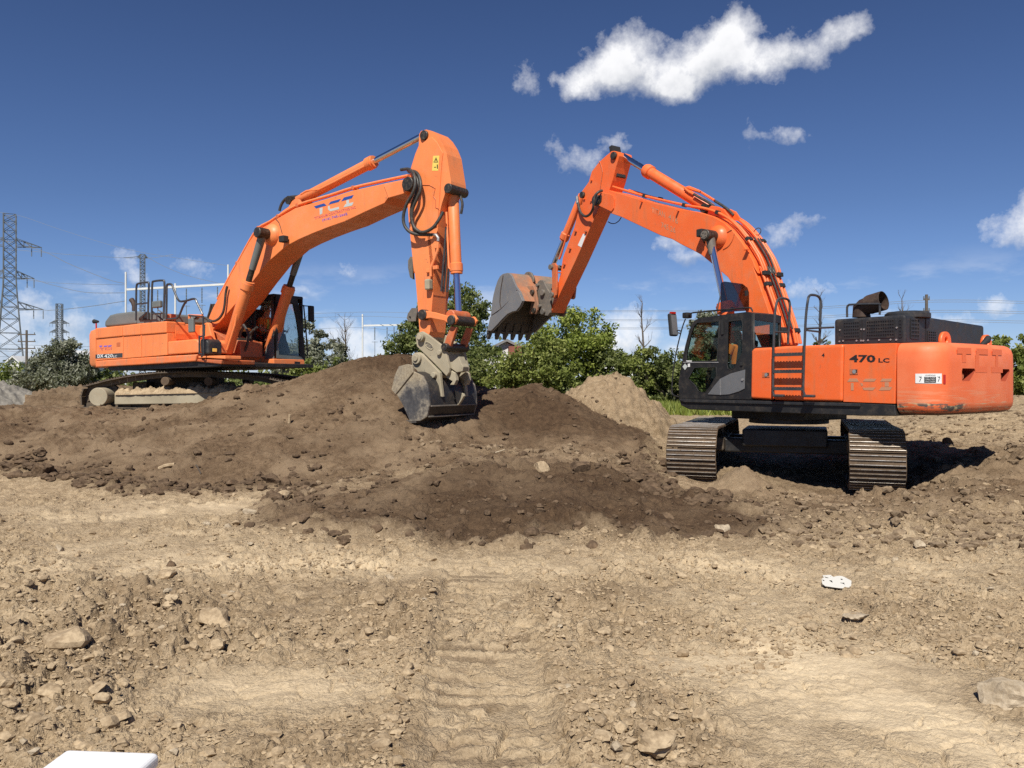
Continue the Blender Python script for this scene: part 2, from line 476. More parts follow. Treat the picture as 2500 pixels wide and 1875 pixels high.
def link(name, me, parent=None, ml=None):
    o = bpy.data.objects.new(name, me)
    COL.objects.link(o)
    if parent is not None:
        o.parent = parent
    if ml is not None:
        o.matrix_local = ml
    return o


def spline(pts, n=6):
    """Catmull-Rom through the points"""
    P = [Vector(p) for p in pts]
    P = [P[0] * 2 - P[1]] + P + [P[-1] * 2 - P[-2]]
    out = []
    for i in range(1, len(P) - 2):
        for k in range(n):
            t = k / n
            a, b, c, d = P[i - 1], P[i], P[i + 1], P[i + 2]
            out.append(0.5 * ((2 * b) + (c - a) * t + (2 * a - 5 * b + 4 * c - d) * t * t + (3 * b - a - 3 * c + d) * t ** 3))
    out.append(P[-2])
    return out


class MB:
    """collects shapes into one mesh"""
    def __init__(s):
        s.v, s.f, s.mi = [], [], []

    def add(s, vs, fs, mi=0):
        o = len(s.v)
        s.v += [Vector(p) for p in vs]
        for f in fs:
            s.f.append([i + o for i in f])
            s.mi.append(mi)
        return s

    def prism(s, poly, s0, s1, mi=0, axis=1):
        """polygon (first, second) in the two axes other than `axis`, extruded along it from s0 to s1"""
        n = len(poly)

        def pt(p, t):
            q = [p[0], p[1]]
            q.insert(axis, t)
            return q
        vs = [pt(p, s0) for p in poly] + [pt(p, s1) for p in poly]
        fs = [list(range(n)), list(range(2 * n - 1, n - 1, -1))]
        fs += [[i, n + i, n + (i + 1) % n, (i + 1) % n] for i in range(n)]
        return s.add(vs, fs, mi)

    def box(s, c, d, rot=None, mi=0):
        c = Vector(c)
        vs = []
        for z in (-1, 1):
            for y in (-1, 1):
                for x in (-1, 1):
                    p = Vector((x * d[0] / 2, y * d[1] / 2, z * d[2] / 2))
                    if rot is not None:
                        p = rot @ p
                    vs.append(c + p)
        return s.add(vs, [(0, 2, 3, 1), (4, 5, 7, 6), (0, 1, 5, 4), (2, 6, 7, 3), (0, 4, 6, 2), (1, 3, 7, 5)], mi)

    def tube(s, pts, r, n=8, mi=0, cap=True):
        P = [Vector(p) for p in pts]
        rs = r if isinstance(r, (list, tuple)) else [r] * len(P)
        up = None
        rings = []
        for i, p in enumerate(P):
            if i == 0:
                t = P[1] - P[0]
            elif i == len(P) - 1:
                t = P[-1] - P[-2]
            else:
                t = (P[i + 1] - p).normalized() + (p - P[i - 1]).normalized()
            if t.length < 1e-9:
                t = Vector((0, 0, 1))
            t.normalize()
            if up is None:
                up = t.orthogonal().normalized()
            else:
                up = (up - t * up.dot(t))
                up = up.normalized() if up.length > 1e-6 else t.orthogonal().normalized()
            b = t.cross(up)
            rings.append([p + (up * math.cos(2 * math.pi * k / n) + b * math.sin(2 * math.pi * k / n)) * rs[i] for k in range(n)])
        vs = [q for rg in rings for q in rg]
        fs = []
        for i in range(len(P) - 1):
            for k in range(n):
                fs.append([i * n + k, i * n + (k + 1) % n, (i + 1) * n + (k + 1) % n, (i + 1) * n + k])
        if cap:
            fs.append(list(range(n - 1, -1, -1)))
            fs.append([len(vs) - n + k for k in range(n)])
        return s.add(vs, fs, mi)

    def cyl(s, a, b, r, n=16, mi=0):
        return s.tube([a, b], r, n, mi)

    def xf(s, mx):
        s.v = [mx @ p for p in s.v]
        return s

    def mesh(s, name, mats, smooth=None):
        me = bpy.data.meshes.new(name)
        me.from_pydata([tuple(p) for p in s.v], [], s.f)
        for m in (mats if isinstance(mats, (list, tuple)) else [mats]):
            me.materials.append(M[m] if isinstance(m, str) else m)
        me.polygons.foreach_set('material_index', s.mi)
        bm = bmesh.new()
        bm.from_mesh(me)
        bmesh.ops.recalc_face_normals(bm, faces=bm.faces)
        bm.to_mesh(me)
        bm.free()
        if smooth:
            me.polygons.foreach_set('use_smooth', [True] * len(me.polygons))
            me.set_sharp_from_angle(angle=R(smooth))
        me.update()
        return me

    def build(s, name, mats, parent=None, bevel=0, smooth=None, seg=2, ml=None):
        o = link(name, s.mesh(name, mats, smooth), parent, ml)
        if bevel:
            b = o.modifiers.new('bevel', 'BEVEL')
            b.width = bevel
            b.segments = seg
            b.limit_method = 'ANGLE'
            b.angle_limit = R(38)
        return o


def plate(name, loops, axis, s0, s1, mats, parent, bevel=0.0):
    """flat plate with openings: first loop is the outline, the others are holes; loops in the two axes other than `axis`"""
    cu = bpy.data.curves.new(name, 'CURVE')
    cu.dimensions = '2D'
    cu.fill_mode = 'BOTH'
    cu.extrude = abs(s1 - s0) / 2
    cu.bevel_depth = 0
    for lp in loops:
        sp = cu.splines.new('POLY')
        sp.points.add(len(lp) - 1)
        for p, q in zip(sp.points, lp):
            p.co = (q[0], q[1], 0, 1)
        sp.use_cyclic_u = True
    tmp = bpy.data.objects.new('tmp', cu)
    COL.objects.link(tmp)
    bpy.context.view_layer.update()
    me = bpy.data.meshes.new_from_object(tmp.evaluated_get(bpy.context.evaluated_depsgraph_get()))
    bpy.data.objects.remove(tmp)
    bpy.data.curves.remove(cu)
    c = (s0 + s1) / 2
    for v in me.vertices:
        q = [v.co.x, v.co.y]
        q.insert(axis, c + v.co.z)
        v.co = q
    bm = bmesh.new()
    bm.from_mesh(me)
    bmesh.ops.remove_doubles(bm, verts=bm.verts, dist=1e-5)
    bmesh.ops.recalc_face_normals(bm, faces=bm.faces)
    bm.to_mesh(me)
    bm.free()
    me.materials.clear()
    me.materials.append(M[mats])
    me.name = name
    return link(name, me, parent)


def text(name, s, p0, p1, h, up, mats, parent, bold=0.0):
    """flat lettering from p0 to p1 (local points on the surface), h tall along `up`"""
    cu = bpy.data.curves.new(name, 'FONT')
    cu.body = s
    cu.size = 1
    cu.offset = bold
    cu.resolution_u = 2
    tmp = bpy.data.objects.new('tmp', cu)
    COL.objects.link(tmp)
    bpy.context.view_layer.update()
    me = bpy.data.meshes.new_from_object(tmp.evaluated_get(bpy.context.evaluated_depsgraph_get()))
    bpy.data.objects.remove(tmp)
    bpy.data.curves.remove(cu)
    xs = [v.co.x for v in me.vertices]
    ys = [v.co.y for v in me.vertices]
    p0, p1, up = Vector(p0), Vector(p1), Vector(up).normalized()
    dx = p1 - p0
    for v in me.vertices:
        t = (v.co.x - min(xs)) / (max(xs) - min(xs))
        q = (v.co.y - min(ys)) / (max(ys) - min(ys))
        v.co = p0 + dx * t + up * (h * q)
    me.materials.clear()
    me.materials.append(M[mats])
    me.name = name
    return link(name, me, parent)


def zoomed(x0, y0, k):
    """measuring grid: readings taken in an enlarged view of the photograph, turned into photo pixels"""
    return lambda *pts: [(x0 + x / k, y0 + y / k) for x, y in pts]


ZA = zoomed(180, 640, 3.6867)
ZB = zoomed(560, 280, 3.5677)
ZC = zoomed(900, 660, 3.95)
ZD = zoomed(1160, 340, 3.1906)
ZE = zoomed(1600, 640, 4.148)
ZF = zoomed(2000, 660, 4.148)
ZG = zoomed(1560, 960, 2.4578)
ZH = zoomed(0, 480, 3.3183)
ZI = zoomed(1640, 420, 6.1444)
ZJ = zoomed(1180, 620, 6.9125)
ZK = zoomed(460, 680, 6.9125)
ZL = zoomed(960, 300, 3.95)
ZM = zoomed(1400, 340, 8.2958)
ZN = zoomed(640, 440, 7.373)


class Frame:
    """a machine's own axes (x forward, y to its left, z up); measures readings on planes of the machine"""
    def __init__(s, origin, f, pitch=0.0):
        f = Vector((f[0], f[1], 0)).normalized()
        l = Vector((-f.y, f.x, 0))
        f2 = f * math.cos(pitch) + Vector((0, 0, math.sin(pitch)))
        u = f2.cross(l)
        s.mx = Matrix(((f2.x, l.x, u.x, origin[0]), (f2.y, l.y, u.y, origin[1]), (f2.z, l.z, u.z, origin[2]), (0, 0, 0, 1)))
        s.inv = s.mx.inverted()
        s.eye = s.inv @ Vector((0, 0, HC))

    def ray(s, p):
        return s.inv.to_3x3() @ Vector(((p[0] - CX) / FPX, 1.0, (HOR - p[1]) / FPX))

    def P(s, p, sl, axis=1):
        d = s.ray(p)
        return s.eye + d * ((sl - s.eye[axis]) / d[axis])

    def side(s, pts, sl):          # -> (forward, up) on the plane y = sl
        return [(q.x, q.z) for q in (s.P(p, sl) for p in pts)]

    def face(s, pts, a):           # -> (left, up) on the plane x = a
        return [(q.y, q.z) for q in (s.P(p, a, 0) for p in pts)]


def wpt(px, py, y):
    """photo pixel at depth y -> world point"""
    return Vector(((px - CX) / FPX * y, y, HC - (py - HOR) / FPX * y))


# ------------------------------------------------------------------ noise
PERM = RNG.permutation(4096)
GRA = RNG.random(4096) * 2 * np.pi
GX, GY = np.cos(GRA), np.sin(GRA)


def hsh(i, j):
    return PERM[(PERM[i & 4095] + j) & 4095]


def perlin(x, y):
    xi, yi = np.floor(x).astype(np.int64), np.floor(y).astype(np.int64)
    fx, fy = x - xi, y - yi
    u, v = fx * fx * fx * (fx * (fx * 6 - 15) + 10), fy * fy * fy * (fy * (fy * 6 - 15) + 10)

    def g(i, j, dx, dy):
        k = hsh(i, j)
        return GX[k] * dx + GY[k] * dy
    a, b = g(xi, yi, fx, fy), g(xi + 1, yi, fx - 1, fy)
    c, d = g(xi, yi + 1, fx, fy - 1), g(xi + 1, yi + 1, fx - 1, fy - 1)
    return (a + (b - a) * u) * (1 - v) + (c + (d - c) * u) * v


def fbm(x, y, oct=5, gain=0.5):
    t, a, s = 0, 1.0, 0
    for o in range(oct):
        t = t + perlin(x * 2 ** o + 17.3 * o, y * 2 ** o - 9.1 * o) * a
        s += a
        a *= gain
    return t / s * 1.6


def worley(x, y, seed=0):
    """distance to the nearest scattered point, and that point's random value"""
    xi, yi = np.floor(x).astype(np.int64), np.floor(y).astype(np.int64)
    best = np.full(x.shape, 9.0)
    val = np.zeros(x.shape)
    for di in (-1, 0, 1):
        for dj in (-1, 0, 1):
            i, j = xi + di, yi + dj
            k = hsh(i + seed * 131, j)
            px_ = i + (k % 64) / 64.0
            py_ = j + ((k // 64) % 64) / 64.0
            d = np.hypot(x - px_, y - py_)
            m = d < best
            best = np.where(m, d, best)
            val = np.where(m, hsh(k, k + 7) / 4096.0, val)
    return best, val


def cracks(x, y, seed=0):
    """gap between nearest and second nearest scattered point: zero along cell borders"""
    xi, yi = np.floor(x).astype(np.int64), np.floor(y).astype(np.int64)
    d1 = np.full(x.shape, 9.0)
    d2 = np.full(x.shape, 9.0)
    for di in (-1, 0, 1):
        for dj in (-1, 0, 1):
            i, j = xi + di, yi + dj
            k = hsh(i + seed * 131, j)
            d = np.hypot(x - i - (k % 64) / 64.0, y - j - ((k // 64) % 64) / 64.0)
            d2 = np.minimum(d2, np.maximum(d1, d))
            d1 = np.minimum(d1, d)
    return d2 - d1


def sst(x, lo, hi):
    t = np.clip((x - lo) / (hi - lo), 0, 1)
    return t * t * (3 - 2 * t)


# ------------------------------------------------------------------ terrain
CP = [  # photo column, photo row, depth
    (-300, 1165, 15.4), (-300, 1020, 18.6), (0, 1168, 15.2), (0, 1090, 16.6), (0, 1018, 18.6), (200, 1182, 14.4), (200, 1085, 16.4),
    (200, 1006, 18.8), (430, 1195, 13.8), (430, 1100, 15.7), (430, 1040, 17.4), (440, 1006, 19.2), (600, 1188, 14.0), (600, 1065, 16.3), (520, 976, 19.3),
    (585, 952, 19.4), (650, 950, 19.5), (690, 940, 20.0), (640, 1010, 17.6), (780, 910, 20.0), (780, 1000, 17.5), (780, 1160, 14.4), (900, 868, 20.3),
    (900, 945, 18.4), (900, 1040, 16.4), (900, 1145, 14.6), (1000, 866, 20.4), (985, 930, 18.9), (975, 1005, 17.2), (1000, 1062, 16.0), (1000, 1145, 14.3),
    (1060, 920, 20.0), (1080, 1042, 16.7), (1080, 1085, 15.7), (1100, 1140, 14.2), (1150, 960, 19.6), (1170, 955, 19.4), (1230, 960, 19.6), (1290, 945, 19.6),
    (1340, 955, 19.3), (1400, 988, 18.8), (1175, 1085, 16.9), (1290, 1082, 17.0), (1375, 1060, 17.2), (1470, 1050, 17.6), (1530, 1090, 16.8), (1580, 1135, 15.8),
    (1250, 1130, 14.6), (1150, 1128, 14.0), (1150, 1142, 12.6), (1000, 1190, 12.0), (1300, 1150, 12.8), (1450, 1162, 13.0), (1250, 1200, 11.5), (1250, 1270, 10.2),
    (900, 1330, 9.0), (1250, 1345, 8.75), (1550, 1320, 9.2), (600, 1290, 10.0), (700, 1240, 11.5), (300, 1260, 11.0), (0, 1260, 11.0), (1600, 1200, 13.0),
    (1695, 1190, 15.0), (2140, 1224, 14.1), (1900, 1212, 14.5), (1900, 1152, 17.0), (1750, 1100, 19.0), (2000, 1050, 26.0), (2150, 1120, 17.0), (2300, 1118, 16.6),
    (2400, 1092, 17.2), (2500, 1050, 18.5), (2560, 965, 25.0), (2360, 1062, 19.5), (2240, 1080, 17.6), (2330, 1040, 20.0), (2450, 1010, 21.0), (2300, 1205, 12.9), (2480, 1195, 13.2), (2300, 1290, 10.6),
    (2000, 1290, 10.6), (1750, 1290, 10.6), (2700, 1100, 16.0), (2700, 1250, 12.0),
]
WP = [(-6, 1, 0), (-2, 1, 0), (2, 1, 0), (6, 1, 0), (-5, 4, 0.02), (-1.5, 4, 0), (1.5, 4, 0), (5, 4, 0.04), (-6, 7, 0.02), (-2, 7, 0), (2, 7, 0), (6, 7, 0.03),
      (-12, 21, 1.02), (-8.6, 21.5, 1.03), (-6.5, 22.5, 1.05), (-12, 24, 1.0), (-8, 25, 1.0), (-4, 23.5, 1.3), (-2.5, 24, 1.0), (0, 23, 0.7), (2, 22, 0.6),
      (5.7, 17, -0.18), (4.5, 18.5, -0.15), (7, 16.5, -0.2), (7, 18.5, -0.05), (-20, 20, 1.0), (-20, 26, 0.9), (14, 22, 1.0), (4, 27, 0.25), (8, 28, 0.3),
      (-10, 31, 0.6), (0, 31, 0.35), (-20, 32, 0.6), (10, 33, 0.5), (18, 31, 1.3), (-20, 9, 0), (-20, 3, 0), (20, 9, 0.1), (20, 3, 0), (-9, 11, 0.02)]
cpw = np.array([tuple(wpt(*c)) for c in CP] + WP)
KX, KZ = cpw[:, :2], cpw[:, 2]
NK = len(KX)
D = np.hypot(KX[:, None, 0] - KX[None, :, 0], KX[:, None, 1] - KX[None, :, 1])
AM = np.zeros((NK + 3, NK + 3))
AM[:NK, :NK] = -D - np.eye(NK) * 0.02
AM[:NK, NK] = 1
AM[:NK, NK + 1:] = KX
AM[NK:, :NK] = AM[:NK, NK:].T
SOL = np.linalg.solve(AM, np.concatenate([KZ, np.zeros(3)]))


def base_h(x, y):
    h = SOL[NK] + SOL[NK + 1] * x + SOL[NK + 2] * y
    for k in range(NK):
        h = h - SOL[k] * np.sqrt((x - KX[k, 0]) ** 2 + (y - KX[k, 1]) ** 2 + 0.02)
    wgt = sst(y, 27, 36) 
    wgt = np.maximum(wgt, sst(np.abs(x), 16, 24))
    wgt = np.maximum(wgt, sst(-y, -1.5, 0.5))
    return h * (1 - wgt) + (0.35 * sst(y, 8, 20)) * wgt


def cone(x, y, cx, cy, rad, top, sx=1.0, pw=1.25):
    """a tipped heap; rough outline"""
    dx, dy = (x - cx) / sx, y - cy
    r = np.sqrt(dx * dx + dy * dy + 0.02)
    r = r * (1 + 0.16 * fbm(np.arctan2(dy, dx) * 1.3 + cx, r * 0.4, 3))
    t = np.clip(1 - r / rad, -1, 1)
    return np.where(t > 0, top * np.abs(t) ** (1 / pw), t * top * 2.0)


# outline of the brown loam on the ground (photo column, row, at its ground depth)
def gpt(px, py, z0=0.0):
    y = (HC - z0) * FPX / (py - HOR)
    return ((px - CX) / FPX * y, y)


BROWN = [(-30, 15.0), gpt(-200, 1168), gpt(0, 1168), gpt(110, 1175), gpt(220, 1190), gpt(330, 1205), gpt(440, 1205), gpt(560, 1200), gpt(650, 1195), gpt(690, 1215),
         gpt(600, 1265), gpt(590, 1300), gpt(700, 1305), gpt(850, 1322), gpt(930, 1312), gpt(1060, 1338), gpt(1180, 1345), gpt(1300, 1343), gpt(1385, 1305),
         gpt(1440, 1300), gpt(1560, 1330), gpt(1700, 1322), gpt(1850, 1310), gpt(1960, 1285), gpt(1900, 1245), gpt(1780, 1222), gpt(1640, 1200), (2.9, 16.5), (3.2, 18.0), (3.0, 19.5), (2.2, 21.5), (1.8, 24), (-4, 26), (-30, 27)]


def poly_sd(x, y, poly):
    """signed distance, positive inside"""
    ins = np.zeros(x.shape, bool)
    d = np.full(x.shape, 1e9)
    n = len(poly)
    for i in range(n):
        (x0, y0), (x1, y1) = poly[i], poly[(i + 1) % n]
        ex, ey = x1 - x0, y1 - y0
        t = np.clip(((x - x0) * ex + (y - y0) * ey) / (ex * ex + ey * ey), 0, 1)
        d = np.minimum(d, np.hypot(x - x0 - t * ex, y - y0 - t * ey))
        c = ((y0 > y) != (y1 > y)) & (x < (x1 - x0) * (y - y0) / (y1 - y0 + 1e-12) + x0)
        ins ^= c
    return np.where(ins, d, -d)


def blob(x, y, cx, cy, rx, ry):
    return np.exp(-((x - cx) / rx) ** 2 - ((y - cy) / ry) ** 2)


def terrain(x, y):
    """height, soil attribute (brown, fresh, crust), region id"""
    b = base_h(x, y)
    nearw = 1 - sst(y, 30, 44)
    sd = poly_sd(x + 0.25 * fbm(x * 1.1, y * 1.1, 4), y + 0.25 * fbm(x * 1.1 + 40, y * 1.1, 4), BROWN)
    brown = sst(sd + 0.34 * fbm(x * 2.3, y * 2.3, 5, 0.6), -0.34, 0.46)
    # track ruts of a machine that drove towards the camera
    xc = -0.11 - 0.045 * (y - 4)
    strip = sst(0.40 + 0.10 * fbm(x * 1.8, y * 1.8 + 4, 4) - np.abs(x - xc), 0.0, 0.10) * sst(y, 2.0, 2.6) * (1 - sst(y, 7.4, 8.6))
    ph = y + 0.05 * fbm(x * 2.0, y * 2.0, 3)
    groove = (np.abs(((ph / 0.175) % 1.0) - 0.5) * 2)
    strip_h = strip * (-0.022 + 0.020 * sst(groove, 0.62, 0.72) * sst(fbm(x * 3 + 9, y * 3, 3), -0.08, 0.10))
    berm = (blob(x, 0 * y, xc - 0.50, 0, 0.08, 1) + blob(x, 0 * y, xc + 0.50, 0, 0.08, 1)) * sst(y, 2, 3) * (1 - sst(y, 6.5, 8)) * 0.022
    # smooth scraped patches
    smooth = np.clip(1.25 * blob(x, y, 2.05, 4.5, 0.85, 0.9) + blob(x, y, 1.3, 5.2, 0.7, 0.5) * 0.8 + blob(x, y, -1.5, 4.9, 0.9, 0.45) * 0.9
                     + blob(x, y, -3.6, 8.6, 1.6, 0.9) * 0.6 + blob(x, y, -4.8, 11.6, 2.6, 1.0) * 0.8 + blob(x, y, 3.4, 7.4, 1.0, 0.6) * 0.5, 0, 1)
    smooth = np.clip(smooth * (0.8 + 0.9 * fbm(x * 1.4, y * 1.4 + 5, 4)), 0, 0.9) * (1 - brown)
    rm = sst(fbm(x * 0.55 + 3, y * 0.55, 4), -0.28, 0.32)
    rough = (0.55 + 0.75 * rm) * (1 - 0.80 * smooth) * (1 - 0.45 * strip)
    rut = blob(x, y, -2.75, 5.5, 0.75, 1.05) + 0.8 * blob(x, y, -3.1, 6.9, 0.8, 0.6)        # churned corner at the left
    rutr = blob(x, y, 0.72, 4.5, 0.28, 1.3) + blob(x, y, -0.95, 6.3, 0.5, 0.8)
    churn = blob(x, y, 5.6, 11.4, 1.7, 0.9) + blob(x, y, 6.8, 13.1, 1.3, 0.8)                  # clods before the right machine
    rough = rough * (1 - brown) * (1 + 1.1 * np.clip(rut + rutr, 0, 1.2) + 0.9 * churn) + brown * (0.35 + 0.6 * rm)
    wx_, wy_ = 0.02 * fbm(x * 14, y * 14, 2), 0.02 * fbm(x * 14 + 30, y * 14, 2)
    f1, v1 = worley((x + wx_) / 0.085, (y + wy_) / 0.085, 1)
    f2, v2 = worley((x + wx_ * 2) / 0.21, (y + wy_ * 2) / 0.21, 2)
    f3, v3 = worley(x / 0.036, y / 0.036, 3)
    f4, v4 = worley((x + wx_ * 3) / 0.48, (y + wy_ * 3) / 0.48, 4)
    clod = np.sqrt(np.clip(1 - (f1 / (0.28 + 0.34 * v1)) ** 2, 0, 1)) * 0.019 * (v1 > 0.3)
    clod2 = np.sqrt(np.clip(1 - (f2 / (0.24 + 0.30 * v2)) ** 2, 0, 1)) * 0.045 * (v2 > 0.55)
    clod3 = np.sqrt(np.clip(1 - (f3 / (0.30 + 0.36 * v3)) ** 2, 0, 1)) * 0.008
    clod4 = np.sqrt(np.clip(1 - (f4 / (0.20 + 0.28 * v4)) ** 2, 0, 1)) * 0.085 * (v4 > 0.72)
    fine = 0.45 + 0.55 * np.abs(fbm(x * 7.5, y * 7.5, 5, 0.62)) - 0.8 * np.abs(fbm(x * 4.6 + 13, y * 5.2, 5, 0.62))
    rough = np.minimum(rough, 1.75)
    d = ((fine - 0.2) * 0.046 + clod + clod2 + clod4 * (brown * 0.9 + (1 - brown) * np.clip(rut + churn, 0, 1)) + clod3 * (1 - sst(y, 7, 10))) * rough
    # plates of crust broken off along cracks
    pf, pv = worley((x * 1.0 + 0.10 * fbm(x * 3, y * 3, 3)) / 0.34, (y + 0.06 * fbm(x * 4 + 7, y * 4, 3)) / 0.17, 6)
    d = d + (1 - brown) * (1 - smooth) * (pv > 0.45) * 0.013 * (pv - 0.2) * sst(0.62 - pf, 0.0, 0.07)
    ck = cracks((x + 0.05 * fbm(x * 6, y * 6, 3)) / 0.26, (y + 0.05 * fbm(x * 6 + 3, y * 6, 3)) / 0.20, 9)
    d = d - (1 - brown) * (1 - 0.8 * smooth) * 0.032 * (1 - sst(ck, 0.02, 0.14)) * sst(fbm(x * 1.3 + 11, y * 1.3, 4), -0.02, 0.22) * (1 - sst(y, 9, 13))
    d = d + fbm(x * 0.8, y * 0.8, 4) * 0.06 * (1 - 0.5 * brown) + brown * (fbm(x * 0.7 + 5, y * 0.7, 5, 0.55) * 0.20 + np.abs(fbm(x * 2.1, y * 2.1, 5, 0.6)) * 0.10)
    # flaky drag marks
    fl = fbm(x * 1.6 + 0.5 * y, y * 9.0, 4, 0.6)
    d = d + (1 - brown) * sst(fl, 0.02, 0.12) * 0.009 * (1 - 0.6 * smooth) * (0.4 + 0.6 * rough)
    # downslope runnels on the loam face
    d = d + brown * fbm(x * 3.2, y * 0.8, 4) * 0.03 * sst(b, 0.3, 0.9)
    h = b + d * nearw + fbm(x * 0.12, y * 0.12, 3) * 0.12 * sst(y, 30, 60) + strip_h + berm
    h = h + 0.42 * np.exp(-((x - 4.02) / 0.42) ** 2 - ((y - 14.5) / 0.5) ** 2) - 0.04 * np.clip(rut, 0, 1)
    bankup = 0.12 * blob(x, y, 3.0, 14.7, 0.45, 0.5) + 0.10 * blob(x, y, 4.6, 14.2, 0.7, 0.5) + 0.10 * blob(x, y, 6.3, 13.35, 0.8, 0.3) + 0.22 * blob(x, y, 7.7, 14.6, 0.55, 0.9) + 0.30 * blob(x, y, 9.3, 15.2, 0.9, 1.2) + 0.25 * blob(x, y, 8.4, 12.2, 1.3, 0.5)
    h = h + bankup * (1 + 0.8 * fbm(x * 2.2, y * 2.2, 4))
    shelf = blob(x, y, 0.3, 15.6, 1.9, 0.75)
    # ragged step of clods along the foot of the mound
    h = h + brown * 0.13 * blob(sd, 0 * y, 0.16, 0, 0.22, 1) * sst(fbm(x * 1.2, y * 1.2, 3), -0.25, 0.3)
    damp = blob(sd, 0 * y, 0.15, 0, 0.35, 1) * sst(y, 11.5, 13) * 0.8
    fresh = np.clip(0.85 * blob(x, y, -2.6, 20.6, 2.2, 2.4) + 0.9 * blob(x, y, 0.2, 10.2, 3.0, 1.6) + 1.0 * blob(x, y, 0.6, 18.3, 1.7, 1.3)
                    + 0.7 * blob(x, y, 1.8, 12.6, 2.4, 1.6) + damp + 0.35 * sst(fbm(x * 0.6 + 8, y * 0.6, 4), -0.1, 0.4), 0, 1)
    crust = np.clip(smooth * 0.8 + 0.35 * sst(fbm(x * 0.7 - 4, y * 0.7, 4), 0.02, 0.4) * (y < 12) + blob(x, y, 0.0, 7.9, 3.5, 0.5) * 0.45, 0, 1) 
    crust = np.maximum(crust, 0.28 * strip)
    fresh = np.maximum(fresh, 0.0)
    reg = np.where((brown > 0.5) & (y < 27.2) & (x > -30), 1, 0)
    tongue = np.clip(blob(x, y, -3.2, 12.9, 1.9, 0.75) + 0.8 * blob(x, y, -1.3, 13.4, 1.2, 0.5) + 0.75 * shelf, 0, 1) * sst(fbm(x * 1.6 + 2, y * 1.6, 4), -0.35, 0.15)
    brown = brown * (1 - 0.55 * tongue)
    fresh = fresh * (1 - 0.8 * tongue)
    wet = strip * (1 - sst(groove, 0.45, 0.6)) * sst(fbm(x * 1.7 - 9, y * 1.7, 4), -0.05, 0.3) * 0.6          # damp hollows in the track print
    wet = np.maximum(wet, 0.75 * blob(x, y, 2.95, 6.45, 0.32, 0.10) + 0.6 * blob(x, y, 0.62, 6.9, 0.45, 0.28))
    brown = np.maximum(brown, wet)
    brown = np.maximum(brown, np.clip(0.5 * rut + 0.32 * rutr + 0.30 * sst(fbm(x * 0.9 + 21, y * 0.9, 5, 0.6), 0.08, 0.42), 0, 0.55) * (reg == 0) * (1 - sst(y, 14, 20)))
    # heaps behind
    for rid, hp, rg in ((2, HEAP_SAND, 0.05), (3, HEAP_GREY, 0.04), (4, HEAP_BROWN, 0.05)):
        c = cone(x, y, *hp) + b + 0.9 * rg * fbm(x * 2.2, y * 2.2, 6, 0.65) * 4.0 + (clod2 * 1.6 + clod) * 1.0
        m = c > h
        h = np.where(m, c, h)
        reg = np.where(m, rid, reg)
        brown = np.where(m, 1.0 if rid == 4 else (0.32 if rid == 2 else 0.0), brown)
        fresh = np.where(m, 0.15, fresh)
        crust = np.where(m, 0.0, crust)
    # right-hand bank is browner
    bank = (blob(x, y, 8.2, 13.6, 2.8, 2.8) * 0.95 + blob(x, y, 6.0, 16.0, 4.2, 3.4) * 0.85 + blob(x, y, 4.0, 12.0, 2.0, 1.5) * 0.8) * (0.75 + 0.7 * fbm(x * 0.9, y * 0.9 + 6, 4))
    brown = np.where(reg == 0, np.maximum(brown, np.clip(bank, 0, 0.9)), brown)
    brown = np.where((reg == 0) & (y > 26), np.maximum(brown * (1 - sst(y, 26, 29)), 0.1), brown)
    reg = np.where(y > 47 + 3 * fbm(x * 0.15, y * 0.15, 3), 5, reg)
    return h, np.stack([brown, fresh, crust, np.ones_like(brown)], -1), reg


HEAP_SAND = (2.66, 20.9, 1.72, 1.36, 0.88, 1.4)
HEAP_GREY = (-17.2, 25.6, 3.0, 1.2, 1.0, 1.2)
HEAP_BROWN = (-13.4, 27.5, 3.2, 0.85, 1.2, 1.5)


def geo(a, b, n):
    return list(np.geomspace(a, b, n, endpoint=False))


ROWS = np.array(list(np.linspace(0.4, 2.7, 14, endpoint=False)) + geo(2.7, 9.0, 400) + list(np.linspace(9, 14, 130, endpoint=False))
                + list(np.linspace(14, 21.5, 215, endpoint=False)) + list(np.linspace(21.5, 31, 90, endpoint=False)) + geo(31, 80, 40) + geo(80, 6000, 26) + [6000.0])
TT = np.concatenate([-np.geomspace(8, 0.72, 26, endpoint=False), np.linspace(-0.72, 0.72, 860), np.geomspace(0.72, 8, 27)[1:]])
GXX = TT[None, :] * ROWS[:, None]
GYY = np.repeat(ROWS[:, None], len(TT), 1)
HH, SOIL, REG = terrain(GXX, GYY)


def ground_z(x, y):
    r = np.interp(y, ROWS, np.arange(len(ROWS)))
    c = np.interp(x / y, TT, np.arange(len(TT)))
    i, j = int(min(r, len(ROWS) - 2)), int(min(c, len(TT) - 2))
    fr, fc = r - i, c - j
    return float(HH[i, j] * (1 - fr) * (1 - fc) + HH[i + 1, j] * fr * (1 - fc) + HH[i, j + 1] * (1 - fr) * fc + HH[i + 1, j + 1] * fr * fc)


def ground_hit(px, py, y0=2.6, y1=60.0):
    """where the sight line through a photo pixel meets the ground"""
    y = y0
    while y < y1:
        p = wpt(px, py, y)
        if p.z <= ground_z(p.x, y):
            return Vector((p.x, y, ground_z(p.x, y)))
        y *= 1.004
    return None


